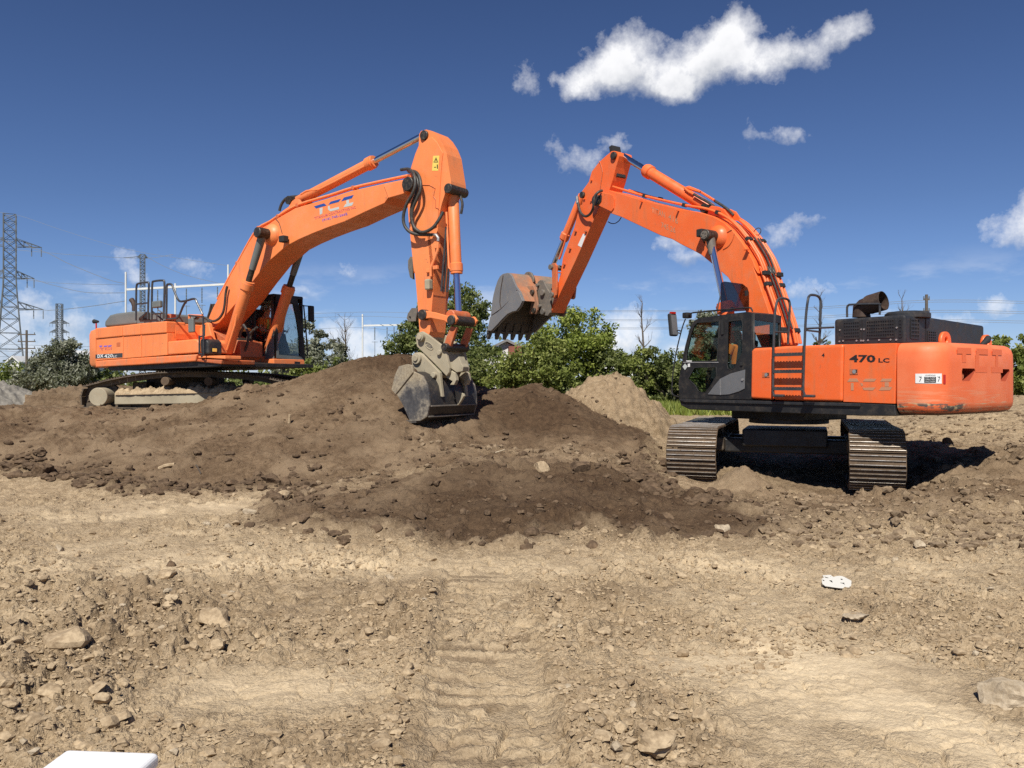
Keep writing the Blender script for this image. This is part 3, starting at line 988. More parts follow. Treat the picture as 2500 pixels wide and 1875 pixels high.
def np_mesh(name, V, F, mats, smooth=True, attr=None):
    """mesh from arrays (F: n x 3 or n x 4)"""
    me = bpy.data.meshes.new(name)
    k = F.shape[1]
    me.vertices.add(len(V))
    me.vertices.foreach_set('co', np.ascontiguousarray(V, np.float32).ravel())
    me.loops.add(F.size)
    me.loops.foreach_set('vertex_index', np.ascontiguousarray(F, np.int32).ravel())
    me.polygons.add(len(F))
    me.polygons.foreach_set('loop_start', np.arange(0, F.size, k, dtype=np.int32))
    me.polygons.foreach_set('use_smooth', np.full(len(F), smooth))
    me.update(calc_edges=True)
    if attr:
        an, at, dom, val = attr
        a = me.attributes.new(an, at, dom)
        a.data.foreach_set('color' if at == 'FLOAT_COLOR' else 'value', np.ascontiguousarray(val, np.float32).ravel())
    me.materials.append(M[mats])
    return me


nr, nc = HH.shape
VV = np.stack([GXX, GYY, HH], -1).reshape(-1, 3)
idx = np.arange(nr * nc).reshape(nr, nc)
QU = np.stack([idx[:-1, :-1], idx[:-1, 1:], idx[1:, 1:], idx[1:, :-1]], -1).reshape(-1, 4)
fr = REG[:-1, :-1].ravel()
SO = SOIL.reshape(-1, 4)
for rid, nm, lab, cat in ((0, 'ground', None, None), (1, 'soil_mound', 'long mound of brown soil that the pale-grey-hooded excavator stands on', 'soil mound'),
                          (2, 'sand_pile', 'conical pile of sandy spoil behind the two excavators, before the trees', 'spoil pile'),
                          (3, 'gravel_pile', 'grey gravel pile cut off by the edge below the big pylon', 'gravel pile'),
                          (5, 'field', None, None), (4, 'dark_soil_pile', 'low dark brown soil pile behind the rear end of the muddy track', 'soil pile')):
    q = QU[fr == rid]
    used, inv = np.unique(q, return_inverse=True)
    me = np_mesh(nm, VV[used], inv.reshape(-1, 4), 'gravel' if rid == 3 else ('field' if rid == 5 else 'soil'), True, ('soil', 'FLOAT_COLOR', 'POINT', SO[used]))
    o = link(nm, me)
    if rid in (0, 5):
        tag(o, 'tan churned clay ground of the building site' if rid == 0 else 'rough grass field beyond the site', kind='structure')
    else:
        tag(o, lab, cat)
# the ground goes on behind the photographer
mb = MB()
mb.add([(-60, -60, -0.06), (60, -60, -0.06), (60, 0.5, -0.06), (-60, 0.5, -0.06)], [(0, 1, 2, 3)])
tag(mb.build('ground', 'soil'), 'tan clay ground behind the viewpoint', kind='structure')


# ------------------------------------------------------------------ stones and clods
def ico(sub):
    bm = bmesh.new()
    bmesh.ops.create_icosphere(bm, subdivisions=sub, radius=1)
    v = np.array([tuple(q.co) for q in bm.verts])
    f = np.array([[q.index for q in p.verts] for p in bm.faces])
    bm.free()
    return v, f


ICO1, ICO2, ICO3 = ico(1), ico(2), ico(3)
OCT = (np.array([(1, 0, 0), (-1, 0, 0), (0, 1, 0), (0, -1, 0), (0, 0, 1), (0, 0, -1)], float), np.array([(0, 2, 4), (2, 1, 4), (1, 3, 4), (3, 0, 4), (2, 0, 5), (1, 2, 5), (3, 1, 5), (0, 3, 5)]))


def rock_shape(src, seed, amp=0.35, cuts=7):
    v, f = src
    r = np.random.default_rng(seed)
    v = v.copy()
    for _ in range(cuts):                       # planar cuts give broken faces
        nrm = r.normal(size=3)
        nrm /= np.linalg.norm(nrm)
        d = v @ nrm
        lim = r.uniform(0.45, 0.9)
        v = v - np.outer(np.clip(d - lim, 0, None), nrm)
    k = r.normal(size=(3, 3)) * 1.6
    v = v * (1 + amp * 0.35 * np.sin(v @ k[0] * 2 + 1)[:, None] + amp * 0.2 * np.sin(v @ k[1] * 4)[:, None])
    return v, f


def ground_zs(x, y):
    r = np.interp(y, ROWS, np.arange(len(ROWS)))
    c = np.interp(x / y, TT, np.arange(len(TT)))
    i, j = np.minimum(r.astype(int), len(ROWS) - 2), np.minimum(c.astype(int), len(TT) - 2)
    fr_, fc = r - i, c - j
    return HH[i, j] * (1 - fr_) * (1 - fc) + HH[i + 1, j] * fr_ * (1 - fc) + HH[i, j + 1] * (1 - fr_) * fc + HH[i + 1, j + 1] * fr_ * fc


def scatter(name, label, mat_, n, region, smin, smax, seed, src=ICO1, flat=0.65, sink=0.25, power=2.2):
    """many small loose pieces, one object: nobody could count them"""
    r = np.random.default_rng(seed)
    shapes = np.stack([rock_shape(src, seed * 50 + i)[0] if len(src[0]) > 6 else src[0] * r.uniform(0.55, 1.25, (6, 1)) + r.normal(0, 0.18, (6, 3)) for i in range(12)])
    N = n * 6
    y = region[0] * (region[1] / region[0]) ** r.random(N)
    x = r.uniform(-0.70, 0.70, N) * y
    ok = np.nonzero(region[2](x, y, r))[0][:n]
    x, y = x[ok], y[ok]
    n = len(x)
    s = smin + (smax - smin) * r.random(n) ** power
    z = ground_zs(x, y)
    q = shapes[r.integers(0, 12, n)] * (s[:, None] * np.stack([r.uniform(0.8, 1.35, n), r.uniform(0.8, 1.25, n), r.uniform(flat * 0.7, flat * 1.2, n)], -1))[:, None, :]
    a = r.random(n) * 6.283
    ca, sa = np.cos(a)[:, None], np.sin(a)[:, None]
    q = np.stack([q[..., 0] * ca - q[..., 1] * sa, q[..., 0] * sa + q[..., 1] * ca, q[..., 2]], -1)
    q = q + np.stack([x, y, z + s * flat * (1 - 2 * sink) * 0.6], -1)[:, None, :]
    f = src[1][None] + (np.arange(n) * len(src[0]))[:, None, None]
    me = np_mesh(name, q.reshape(-1, 3), f.reshape(-1, 3), mat_, False)
    return tag(link(name, me), label, kind='stuff')


def in_tan(x, y, r):
    xc = -0.11 - 0.045 * (y - 4)
    strip = np.abs(x - xc) < 0.42
    spots = np.clip(blob(x, y, -2.75, 5.5, 0.9, 1.1) + blob(x, y, 0.72, 4.6, 0.35, 1.3) + blob(x, y, -0.95, 6.0, 0.6, 1.0) + blob(x, y, 5.4, 11.2, 2.0, 1.2) + blob(x, y, 2.9, 5.6, 0.9, 0.5), 0, 1)
    bare = np.clip(blob(x, y, 2.0, 4.4, 0.9, 0.8) + blob(x, y, -1.5, 4.8, 0.9, 0.5) + blob(x, y, -4.6, 11.4, 2.8, 1.2) + 0.8 * strip, 0, 1)
    g = fbm(x * 0.55 + 3, y * 0.55, 4) + 0.55 * fbm(x * 2.2, y * 2.2, 3) + 0.5 * spots - 0.6 * bare
    edge = np.exp(-((np.abs(x - xc) - 0.48) / 0.09) ** 2) * (y < 7.5)
    return (poly_sd(x, y, BROWN) < 0.05) & (g + 0.5 * edge > r.uniform(-0.35, 0.45, len(x)))


def in_brown(x, y, r):
    return poly_sd(x, y, BROWN) > -0.1


def in_foot(x, y, r):
    s = poly_sd(x, y, BROWN)
    return (s > -0.15) & (s < 0.75) & (y > 10)


def in_bank(x, y, r):
    return (x > 0.30 * y) & (y > 9) & ~((x > 4.0) & (x < 8.2) & (y > 14.2) & (y < 20))


scatter('soil_crumbs', 'crumbs of dried clay strewn over the tan ground', 'stone_t', 36000, (2.7, 11.5, in_tan), 0.005, 0.022, 3, OCT, 0.8, 0.3, 2.2)
scatter('soil_clods', 'rounded clods of dried clay strewn over the tan ground', 'stone_t', 3000, (2.7, 13.5, in_tan), 0.016, 0.050, 4, ICO2, 0.75, 0.3, 2.6)
scatter('pebbles', 'pale pebbles lying loose on the tan ground', 'stone', 420, (2.7, 13.5, in_tan), 0.008, 0.036, 5, ICO1, 0.7, 0.2, 2.5)
scatter('soil_clods', 'lumps of dark brown loam lying on the mound', 'stone_b', 1500, (8.6, 21, in_brown), 0.015, 0.085, 9, ICO2, 0.75, 0.3, 3.2)
scatter('soil_clods', 'ragged dark clods along the foot of the mound', 'stone_b', 650, (12.0, 16.5, in_foot), 0.03, 0.13, 12, ICO2, 0.7, 0.3, 2.5)
scatter('soil_clods', 'broken clods around the tracks of the machine with the black hood', 'stone_m', 2600, (9.0, 26, in_bank), 0.015, 0.10, 15, power=3.0)


def in_shelf(x, y, r):
    return (blob(x, y, 0.5, 15.7, 1.9, 0.7) + 0.5 * blob(x, y, -3.0, 13.0, 2.0, 0.8)) > r.uniform(0.15, 1.0, len(x))


scatter('pebbles', 'tan rubble on the shelf below the digging bucket', 'stone_m', 1300, (12.0, 18.0, in_shelf), 0.015, 0.11, 21, ICO1, 0.75, 0.3, 2.8)


def rock(name, label, px, py, wpx, hpx, mat_, seed, cat='stone', flat=0.7, sink=0.42, yaw=None, src=ICO3, amp=0.35, cuts=8):
    p = ground_hit(px, py + hpx * 0.45)
    k = p.y / FPX
    sx, sz = wpx * k / 2, hpx * k / 2
    v, f = rock_shape(src, seed, amp, cuts)
    me = np_mesh(name, v * np.array([sx * 1.1, sx * flat * 1.15, sz * 1.25]), f, mat_, False)
    o = link(name, me)
    o.location = (p.x, p.y, p.z + sz * (1 - 2 * sink))
    o.rotation_euler = (0, 0, yaw if yaw is not None else random.uniform(-0.5, 0.5))
    return tag(o, label, cat)


for i, a in enumerate([
    ('pale angular stone standing alone on the tan clay, far left', 145, 1333, 28, 26, 'stone', 'stone'),
    ('pale grey block-shaped stone below the left track of the nearer excavator', 1762, 1282, 38, 30, 'stone', 'stone'),
    ('brown elongated stone at the front edge of the dark soil fan', 1447, 1328, 42, 24, 'stone_b', 'stone'),
    ('small brown clod beside the pale block-shaped stone', 1770, 1305, 14, 14, 'stone_b', 'clod'),
    ('round tan boulder with a dark clod perched behind it', 412, 1398, 44, 26, 'stone_t', 'stone'),
    ('dark clod perched behind the round tan boulder', 416, 1374, 26, 20, 'stone_b', 'clod'),
    ('broad half-buried pale slab with a dark undercut in the left foreground', 532, 1498, 96, 50, 'stone_t', 'stone'),
    ('tilted flat tan stone right of the half-buried pale slab', 808, 1560, 40, 36, 'stone_t', 'stone'),
    ('rounded pale stone above the track rut in the middle foreground', 953, 1405, 26, 20, 'stone', 'stone'),
    ('big undercut lump of clay in the churned ground at far left', 182, 1545, 128, 74, 'stone_t', 'clod'),
    ('round brown boulder cut by the left edge of the picture', 12, 1656, 66, 48, 'stone_t', 'stone'),
    ('rounded clod in the churned ground below the big undercut lump', 208, 1668, 50, 40, 'stone_t', 'clod'),
    ('dark clod left of the rounded clod, lowest of the churned lumps', 118, 1680, 54, 36, 'stone_t', 'clod'),
    ('thick clay slab with a dark crack under it, lower middle', 1602, 1792, 96, 56, 'stone_t', 'clod'),
    ('clay lump with a shadowed right end above the cracked slab', 1702, 1738, 58, 42, 'stone_t', 'clod'),
    ('large cream slab cut by the right edge of the picture', 2462, 1688, 130, 78, 'stone', 'stone'),
    ('thin cream sliver of stone half sunk below the white plate', 2090, 1506, 60, 14, 'stone', 'stone'),
    ('pale round stone among the dark clods under the counterweight', 2244, 1330, 30, 26, 'stone', 'stone'),
    ('pale pebble right of the white plate at the top of the bare ground', 2184, 1362, 18, 14, 'stone', 'stone'),
    ('pale flat stone at the foot of the mound left of the dark soil fan', 610, 1242, 36, 18, 'stone', 'stone'),
    ('rounded tan boulder where the mound meets the dark soil fan', 690, 1204, 36, 26, 'stone_t', 'stone'),
    ('two-tone pale stone left of the dark soil fan, nearest of a pair', 556, 1282, 26, 15, 'stone', 'stone'),
    ('small pale stone left of the dark soil fan, farthest of a pair', 503, 1277, 20, 12, 'stone', 'stone'),
    ('brown round clod on the front edge of the dark soil fan, left part', 840, 1318, 32, 22, 'stone_b', 'clod'),
    ('big dark clod at the foot of the mound below the muddy track', 102, 1142, 54, 36, 'stone_b', 'clod'),
    ('rounded grey-brown boulder on the slope right of the digging bucket', 1318, 1136, 40, 30, 'stone_t', 'stone'),
    ('dark wet lump on the slope between the two excavators', 1412, 1128, 66, 46, 'stone_b', 'clod'),
    ('brown boulder sitting on the rim of the cut face', 1345, 950, 18, 16, 'stone_b', 'stone'),
    ('dark stone halfway up the tan bank behind the counterweight', 2312, 1076, 22, 20, 'stone_b', 'stone'),
]):
    rock('boulder' if a[3] > 60 else ('clod' if a[6] == 'clod' else 'stone'), a[0], a[1], a[2], a[3], a[4], a[5], 100 + i, a[6])

# ------------------------------------------------------------------ excavator helpers
def hoop(mb, pts, r, n=8, sm=5):
    mb.tube(spline(pts, sm) if sm else pts, r, n)


def track_loop(path, pitch):
    """points and tangents at even spacing along a closed path of (u, h)"""
    P = [Vector((p[0], p[1])) for p in path]
    L = [0]
    for i in range(len(P)):
        L.append(L[-1] + (P[(i + 1) % len(P)] - P[i]).length)
    n = int(round(L[-1] / pitch))
    out = []
    for k in range(n):
        d = (k + 0.5) * L[-1] / n
        i = max(j for j in range(len(P)) if L[j] <= d)
        a, b = P[i], P[(i + 1) % len(P)]
        t = (b - a).normalized()
        out.append((a + t * (d - L[i]), t))
    return out, L[-1] / n


def shoe_mesh(pitch, wid, mats, name='track_shoe'):
    mb = MB()
    mb.box((0, 0, 0.012), (pitch * 0.985, wid, 0.026))
    for i, x in enumerate((-0.36, 0.0, 0.36)):
        hh = 0.024 if i == 0 else 0.019
        mb.box((x * pitch, 0, 0.025 + hh / 2), (0.026, wid * 0.985, hh))
        mb.box((x * pitch, 0, 0.025 + hh + 0.003), (0.010, wid * 0.97, 0.005), mi=1)
    for y in (-0.1, 0.1):
        mb.box((0, y, -0.045), (pitch * 0.9, 0.05, 0.09))
    return mb.mesh(name, mats)


def put_track(root, base, path, pitch, wid, lat, me, name_mat, seed):
    """a crawler track: chain belt with one shoe object per plate, in the frame `base` (x along, y across, z up)"""
    pts, p = track_loop(path, pitch)
    mb = MB()
    n = len(pts)
    for s_ in (-0.11, 0.11):                          # the two chain strands
        vs = []
        for q, t in pts:
            nr = Vector((-t.y, t.x)) * (-1)
            for off in (0.0, -0.11):
                c = q + nr * off
                vs += [(c.x, lat + s_ - 0.035, c.y), (c.x, lat + s_ + 0.035, c.y)]
        fs = []
        for i in range(n):
            a, b = i * 4, ((i + 1) % n) * 4
            fs += [(a, a + 1, b + 1, b), (a + 2, b + 2, b + 3, a + 3), (a, b, b + 2, a + 2), (a + 1, a + 3, b + 3, b + 1)]
        mb.add(vs, fs)
    mb.xf(base)
    tr = mb.build('track', name_mat, root)
    rr = random.Random(seed)
    for q, t in pts:
        nr = Vector((t.y, -t.x))
        ml = Matrix(((t.x, 0, nr.x, q.x), (0, 1, 0, lat), (t.y, 0, nr.y, q.y), (0, 0, 0, 1)))
        j = Matrix.Rotation(rr.uniform(-0.02, 0.02), 4, 'Y') @ Matrix.Translation((0, rr.uniform(-0.004, 0.004), 0))
        link('track_shoe', me, tr, base @ ml @ j)
    return tr


def cylinder(root, a, b, split, rb, rr, mats, rodmat, name, collar=1.28, back=True):
    """hydraulic cylinder: barrel from a, rod to b"""
    a, b = Vector(a), Vector(b)
    c = a.lerp(b, split)
    t = (b - a).normalized()
    mb = MB()
    mb.tube([a, a + t * 0.02, c - t * 0.22, c - t * 0.20, c - t * 0.05, c - t * 0.05, c], [rb * 0.9, rb, rb, rb * collar, rb * collar, rb * 1.12, rb * 1.1], 20)
    cy = mb.build(name, mats, root, smooth=40)
    MB().cyl(c - t * 0.02, b, rr, 18).build('rod', rodmat, cy, smooth=40)
    return cy


# ------------------------------------------------------------------ nearer excavator (black hood)
RF = Frame((5.67, 17.0, -0.18), (-0.6, 0.8))
rex = empty('excavator', RF.mx)
tag(rex, 'orange-red excavator with black engine hood, seen from behind its cab side, bucket raised', 'excavator', 'excavators')
SL = 1.5                                               # half width of the upper structure


def rside(pts, s):
    return RF.side(pts, s)


# deck frame
MB().prism(rside(ZE((238, 1383), (2074, 1428)) + ZF((764, 1361), (778, 1475)) + ZE((2074, 1556), (940, 1515), (340, 1492), (258, 1450)), SL), SL, -SL).build('deck_frame', 'frame', rex, 0.015)
dk = rside(ZE((238, 1383), (2074, 1428)), SL)
mb = MB()
kick = rside(ZE((238, 1388), (2074, 1433), (2074, 1462), (300, 1418), (255, 1405)), SL + 0.03)
mb.prism(kick, SL + 0.003, SL + 0.035)
mb.build('kick_rail', 'black', rex, 0.006)
# orange side panels
PT = lambda *p: rside(list(p), SL)
panels = [
    (ZE((958, 1382), (968, 905), (985, 872), (1188, 861), (1186, 1398)), 'front'),
    (ZE((1192, 1398), (1194, 861), (1300, 851), (1904, 831), (1893, 1416)), 'mid'),
    (ZE((1901, 1416), (1912, 831)) + ZF((260, 751), (782, 737), (764, 1352)), 'rear'),
]
pan = []
for pp, _ in panels:
    pan.append(MB().prism(rside(pp, SL), SL, 0.62).build('side_panel', 'orange_r', rex, 0.05, seg=4))
# far side pods and the deck between
tr_ = rside(panels[2][0], SL)
top_h = max(h for _, h in tr_)
bot_h = min(h for _, h in tr_)
aj = tr_[3][0]
a1 = rside(panels[1][0], SL)[1][0]
MB().box(((a1 + aj) / 2, -1.06, (top_h + bot_h) / 2), (a1 - aj - 0.05, 0.86, top_h - bot_h)).build('side_panel', 'orange_r', rex, 0.05, seg=4)
MB().box((aj + 0.75, 0, (top_h + bot_h) / 2 - 0.06), (1.5, 1.22, top_h - bot_h - 0.12)).build('engine_deck', 'orange_r', rex, 0.02)
MB().box((a1 + 0.75, -1.02, (top_h + bot_h) / 2 - 0.1), (1.5, 0.9, top_h - bot_h - 0.2)).build('tool_box', 'orange_r', rex, 0.04, seg=3)
# latches
for px in (ZE((1085, 1115), (1158, 1115), (1158, 1168), (1085, 1168)), ZF((312, 997), (394, 997), (394, 1055), (312, 1055))):
    q = rside(px, SL)
    la = MB().prism(q, SL + 0.002, SL + 0.008).build('latch', 'orange_d', rex, 0.002)
    c = (sum(p[0] for p in q) / 4, sum(p[1] for p in q) / 4)
    MB().cyl((c[0] - 0.01, SL + 0.006, c[1]), (c[0] - 0.01, SL + 0.016, c[1]), 0.035, 14).build('lock', 'silver', la)
    MB().box((q[1][0] + 0.035, SL + 0.0095, q[1][1] - 0.04), (0.04, 0.004, 0.05)).build('recess', 'ink', la)
UPV = Vector((0, 0, 1))


def rtext(name, s, p0, p1, top, mats, parent, bold=0.0, sl=SL + 0.004):
    a, b = RF.P(p0, sl), RF.P(p1, sl)
    t = RF.P(top, sl)
    return text(name, s, a, b, t.z - a.z, UPV, mats, parent, bold)


rtext('lettering', '470', ZF((305, 931))[0], ZF((570, 934))[0], ZF((305, 855))[0], 'ink', pan[2], 0.035)
rtext('lettering', 'LC', ZF((600, 933))[0], ZF((712, 934))[0], ZF((600, 888))[0], 'ink', pan[2], 0.03)
rtext('lettering', '4', ZE((1684, 962))[0], ZE((1714, 962))[0], ZE((1684, 922))[0], 'ink', pan[1], 0.02)
mb = MB()
for q in (((285, 1128), (308, 1095), (385, 1095), (402, 1128)), ((322, 1140), (350, 1140), (350, 1216), (322, 1216)),
          ((445, 1126), (466, 1097), (582, 1097), (560, 1126)), ((416, 1142), (440, 1142), (446, 1166), (428, 1172)),
          ((440, 1188), (572, 1185), (546, 1216), (452, 1212)), ((618, 1126), (640, 1096), (742, 1096), (726, 1126)),
          ((665, 1132), (706, 1132), (706, 1178), (665, 1178)), ((604, 1216), (632, 1181), (742, 1181), (720, 1214))):
    mb.prism(rside(ZF(*q), SL), SL + 0.002, SL + 0.004)
mb.build('faded_logo', 'faded_grey', pan[2])

# counterweight: rounded block, lofted
cw_b = RF.P(ZF((772, 1475))[0], SL).z
cw_t = RF.P(ZF((795, 733))[0], SL).z
a_t = aj - 0.70
cr = 0.42


def cw_outline(k=10):
    o = [(aj - 0.012, SL)]
    for i in range(k + 1):
        th = math.pi / 2 * i / k
        o.append((a_t + cr - math.sin(th) * cr * 1.0, SL - cr + math.cos(th) * cr))
    m = 8
    for i in range(1, m):
        s = (SL - cr) * (1 - 2 * i / m)
        o.append((a_t - 0.05 * (1 - (s / (SL - cr)) ** 2), s))
    for i in range(k + 1):
        th = math.pi / 2 * (1 - i / k)
        o.append((a_t + cr - math.sin(th) * cr, -(SL - cr + math.cos(th) * cr)))
    o.append((aj - 0.012, -SL))
    return o


ol = cw_outline()
npt = len(ol)
nrm = []
for i in range(npt):
    p, q = Vector(ol[max(i - 1, 0)]), Vector(ol[min(i + 1, npt - 1)])
    t = (q - p).normalized()
    nrm.append(Vector((-t.y, t.x)))
lev = [(cw_b + 0.02, 0.20), (cw_b + 0.035, 0.12), (cw_b + 0.075, 0.055), (cw_b + 0.14, 0.012), (cw_b + 0.22, 0.0), (cw_b + 0.5, 0.0), (cw_t - 0.34, 0.0), (cw_t - 0.17, 0.006),
       (cw_t - 0.09, 0.03), (cw_t - 0.035, 0.075), (cw_t - 0.005, 0.14), (cw_t, 0.22)]
vs = []
for h, ins in lev:
    for (a, s), nn in zip(ol, nrm):
        vs.append((min(a + (nn.x * ins if nn.x * ins > 0 or a < aj - 0.1 else 0), aj - 0.012) if True else a, s + nn.y * ins, h))
fs = []
for j in range(len(lev) - 1):
    for i in range(npt):
        fs.append((j * npt + i, j * npt + (i + 1) % npt, (j + 1) * npt + (i + 1) % npt, (j + 1) * npt + i))
fs.append(tuple(range(npt - 1, -1, -1)))
fs.append(tuple((len(lev) - 1) * npt + i for i in range(npt)))
m_, n_ = mat('faded_counterweight_paint')
co = n_.n('ShaderNodeTexCoord').outputs['Object']
spz = n_.n('ShaderNodeSeparateXYZ')
n_.link(co, spz.inputs[0])
big = n_.noise(co, 1.3, 4, 0.6)
mid = n_.noise(co, 6, 6, 0.65)
col = n_.mix(n_.ramp(big, 0.35, 0.7), (0.80, 0.160, 0.054), (0.84, 0.215, 0.088))
mpn = n_.n('ShaderNodeMapping')
n_.link(co, mpn.inputs[0])
mpn.inputs['Scale'].default_value = (0.5, 0.5, 9.0)
scr = n_.noise(mpn.outputs[0], 3.2, 6, 0.7)
low = n_.ramp(spz.outputs[2], cw_b + 0.62, cw_b + 0.12)          # scuffed where it drags along spoil
col = n_.mix(n_.m('MULTIPLY', n_.ramp(scr, 0.50, 0.60), n_.m('MULTIPLY', low, 0.55)), col, (0.66, 0.40, 0.24))
col = n_.mix(n_.m('MULTIPLY', n_.ramp(scr, 0.58, 0.62), n_.m('MULTIPLY', n_.ramp(spz.outputs[2], cw_b + 0.26, cw_b + 0.16), 0.9)), col, (0.50, 0.42, 0.26))
gou = n_.m('MULTIPLY', n_.ramp(n_.m('ADD', n_.m('MULTIPLY', scr, 0.6), n_.m('MULTIPLY', mid, 0.4)), 0.49, 0.52), n_.m('MULTIPLY', n_.ramp(spz.outputs[2], cw_b + 0.235, cw_b + 0.19), n_.ramp(spz.outputs[2], cw_b + 0.05, cw_b + 0.10)))
gou = n_.m('MULTIPLY', gou, n_.ramp(spz.outputs[1], 0.55, 0.85))
col = n_.mix(gou, col, n_.mix(n_.ramp(mid, 0.44, 0.56), (0.60, 0.50, 0.28), (0.11, 0.10, 0.09)))
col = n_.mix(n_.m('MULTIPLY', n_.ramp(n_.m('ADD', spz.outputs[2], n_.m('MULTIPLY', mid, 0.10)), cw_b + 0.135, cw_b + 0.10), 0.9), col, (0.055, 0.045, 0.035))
finish(n_, col, n_.ramp(mid, 0.3, 0.7, 0.42, 0.6), 0, 0.4, mid, 0.006, 0.2)
M['cweight'] = m_
cmb = MB()
cmb.add(vs, fs)
cw = cmb.build('counterweight', 'cweight', rex, smooth=32)
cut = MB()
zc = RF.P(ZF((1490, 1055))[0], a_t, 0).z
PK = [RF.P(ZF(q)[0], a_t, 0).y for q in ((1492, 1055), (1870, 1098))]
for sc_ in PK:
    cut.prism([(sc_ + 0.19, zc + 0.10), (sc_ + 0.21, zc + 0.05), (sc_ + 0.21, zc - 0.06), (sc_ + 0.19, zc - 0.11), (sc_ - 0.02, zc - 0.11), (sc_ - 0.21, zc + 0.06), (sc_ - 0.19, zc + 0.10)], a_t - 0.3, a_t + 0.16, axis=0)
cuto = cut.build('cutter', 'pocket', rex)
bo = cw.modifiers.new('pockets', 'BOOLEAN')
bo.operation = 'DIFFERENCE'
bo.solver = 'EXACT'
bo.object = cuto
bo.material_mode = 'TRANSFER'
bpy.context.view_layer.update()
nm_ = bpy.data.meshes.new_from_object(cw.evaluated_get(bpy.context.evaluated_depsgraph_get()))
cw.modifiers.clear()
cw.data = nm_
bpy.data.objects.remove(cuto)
for sc_ in PK:
    MB().cyl((a_t + 0.03, sc_ + 0.08, zc - 0.03), (a_t + 0.15, sc_ + 0.08, zc - 0.03), 0.05, 12).build('tie_ring', 'orange_d', cw)
# lifting eyes on top
for s_, px in ((0.75, (1300, 700)), (-0.75, None)):
    c = Vector((a_t + 0.28, s_, cw_t - 0.02))
    o_ = [(c.y + 0.16 * math.cos(t), c.z + 0.05 + 0.16 * math.sin(t)) for t in [math.pi * i / 10 for i in range(11)]] + [(c.y - 0.16, c.z - 0.03), (c.y + 0.16, c.z - 0.03)]
    h_ = [(c.y + 0.06 * math.cos(t), c.z + 0.07 + 0.06 * math.sin(t)) for t in [2 * math.pi * i / 12 for i in range(12)]]
    plate('lifting_eye', [o_, h_], 0, c.x - 0.03, c.x + 0.03, 'orange_r', cw)
def bend(o):
    """wrap flat trim lying on the side plane round the counterweight's corner"""
    x_flat = a_t + cr
    for v in o.data.vertices:
        d = x_flat - v.co.x
        off = v.co.y - SL
        if d > 0:
            th = min(d / cr, math.pi / 2)
            c_ = Vector((x_flat, SL - cr))
            v.co.x = c_.x - math.sin(th) * (cr + off)
            v.co.y = c_.y + math.cos(th) * (cr + off)
    return o


def strip(pts, off0, off1, nseg=8):
    """flat quad on the side plane cut into narrow pieces so that it can bend"""
    q = rside(ZF(*pts), SL)
    mb = MB()
    for k in range(nseg):
        t0, t1 = k / nseg, (k + 1) / nseg
        f_ = lambda i, j, t: (q[i][0] + (q[j][0] - q[i][0]) * t, q[i][1] + (q[j][1] - q[i][1]) * t)
        mb.prism([f_(0, 1, t0), f_(0, 1, t1), f_(3, 2, t1), f_(3, 2, t0)], SL + off0, SL + off1)
    return mb


# warning label, reflector, ghost of an old logo
wl = bend(strip(((975, 1047), (1222, 1044), (1222, 1148), (975, 1143)), 0.002, 0.006).build('warning_label', 'white', cw))
bend(strip(((1057, 1078), (1163, 1078), (1163, 1138), (1057, 1138)), 0.007, 0.009).build('label_block', 'ink', wl))
bend(rtext('lettering', 'WARNING', ZF((1062, 1068))[0], ZF((1155, 1068))[0], ZF((1062, 1056))[0], 'ink', wl, 0.0, SL + 0.0085))
for i, t_ in enumerate(('KEEP CLEAR', 'SWING AREA', 'STAY CLEAR')):
    y_ = 1094 + i * 18
    bend(rtext('lettering', t_, ZF((1064, y_))[0], ZF((1150, y_))[0], ZF((1064, y_ - 10))[0], 'white', wl, 0.0, SL + 0.0105))
for x_ in (1022, 1192):
    mb = MB()
    for q in (((x_ - 10, 1125), (x_ - 4, 1127), (x_ + 6, 1098), (x_, 1096)), ((x_ - 14, 1078), (x_ - 12, 1074), (x_ + 14, 1090), (x_ + 12, 1094)), ((x_ + 2, 1074), (x_ + 9, 1074), (x_ + 9, 1083), (x_ + 2, 1083))):
        mb.prism(rside(ZF(*q), SL), SL + 0.007, SL + 0.009)
    bend(mb.build('pictogram', 'ink', wl))
bend(strip(((1240, 1056), (1266, 1056), (1266, 1150), (1240, 1150)), 0.002, 0.008, 3).build('reflector', 'red', cw))
zc2 = RF.P(ZF((1560, 862))[0], a_t - 0.03, 0).z


def cw_patch(y0, y1, z0, z1):
    """thin vinyl that follows the curve of the counterweight"""
    vs_, fs_ = [], []
    for k in range(7):
        y = y0 + (y1 - y0) * k / 6
        xm = a_t - 0.05 * (1 - (y / (SL - cr)) ** 2) - 0.003
        vs_ += [(xm, y, zc2 + z0), (xm, y, zc2 + z1)]
        if k:
            fs_.append((2 * k - 2, 2 * k - 1, 2 * k + 1, 2 * k))
    return MB().add(vs_, fs_).build('faded_logo', 'ghost', cw, smooth=60)


for q in ((0.95, 0.52, 0.02, 0.12), (0.80, 0.68, -0.12, 0.02), (0.36, -0.06, 0.02, 0.12), (0.38, 0.26, -0.18, 0.02), (0.38, -0.02, -0.28, -0.18), (-0.22, -0.62, 0.02, 0.12), (-0.36, -0.46, -0.18, 0.02), (-0.20, -0.66, -0.28, -0.18)):
    cw_patch(*q)

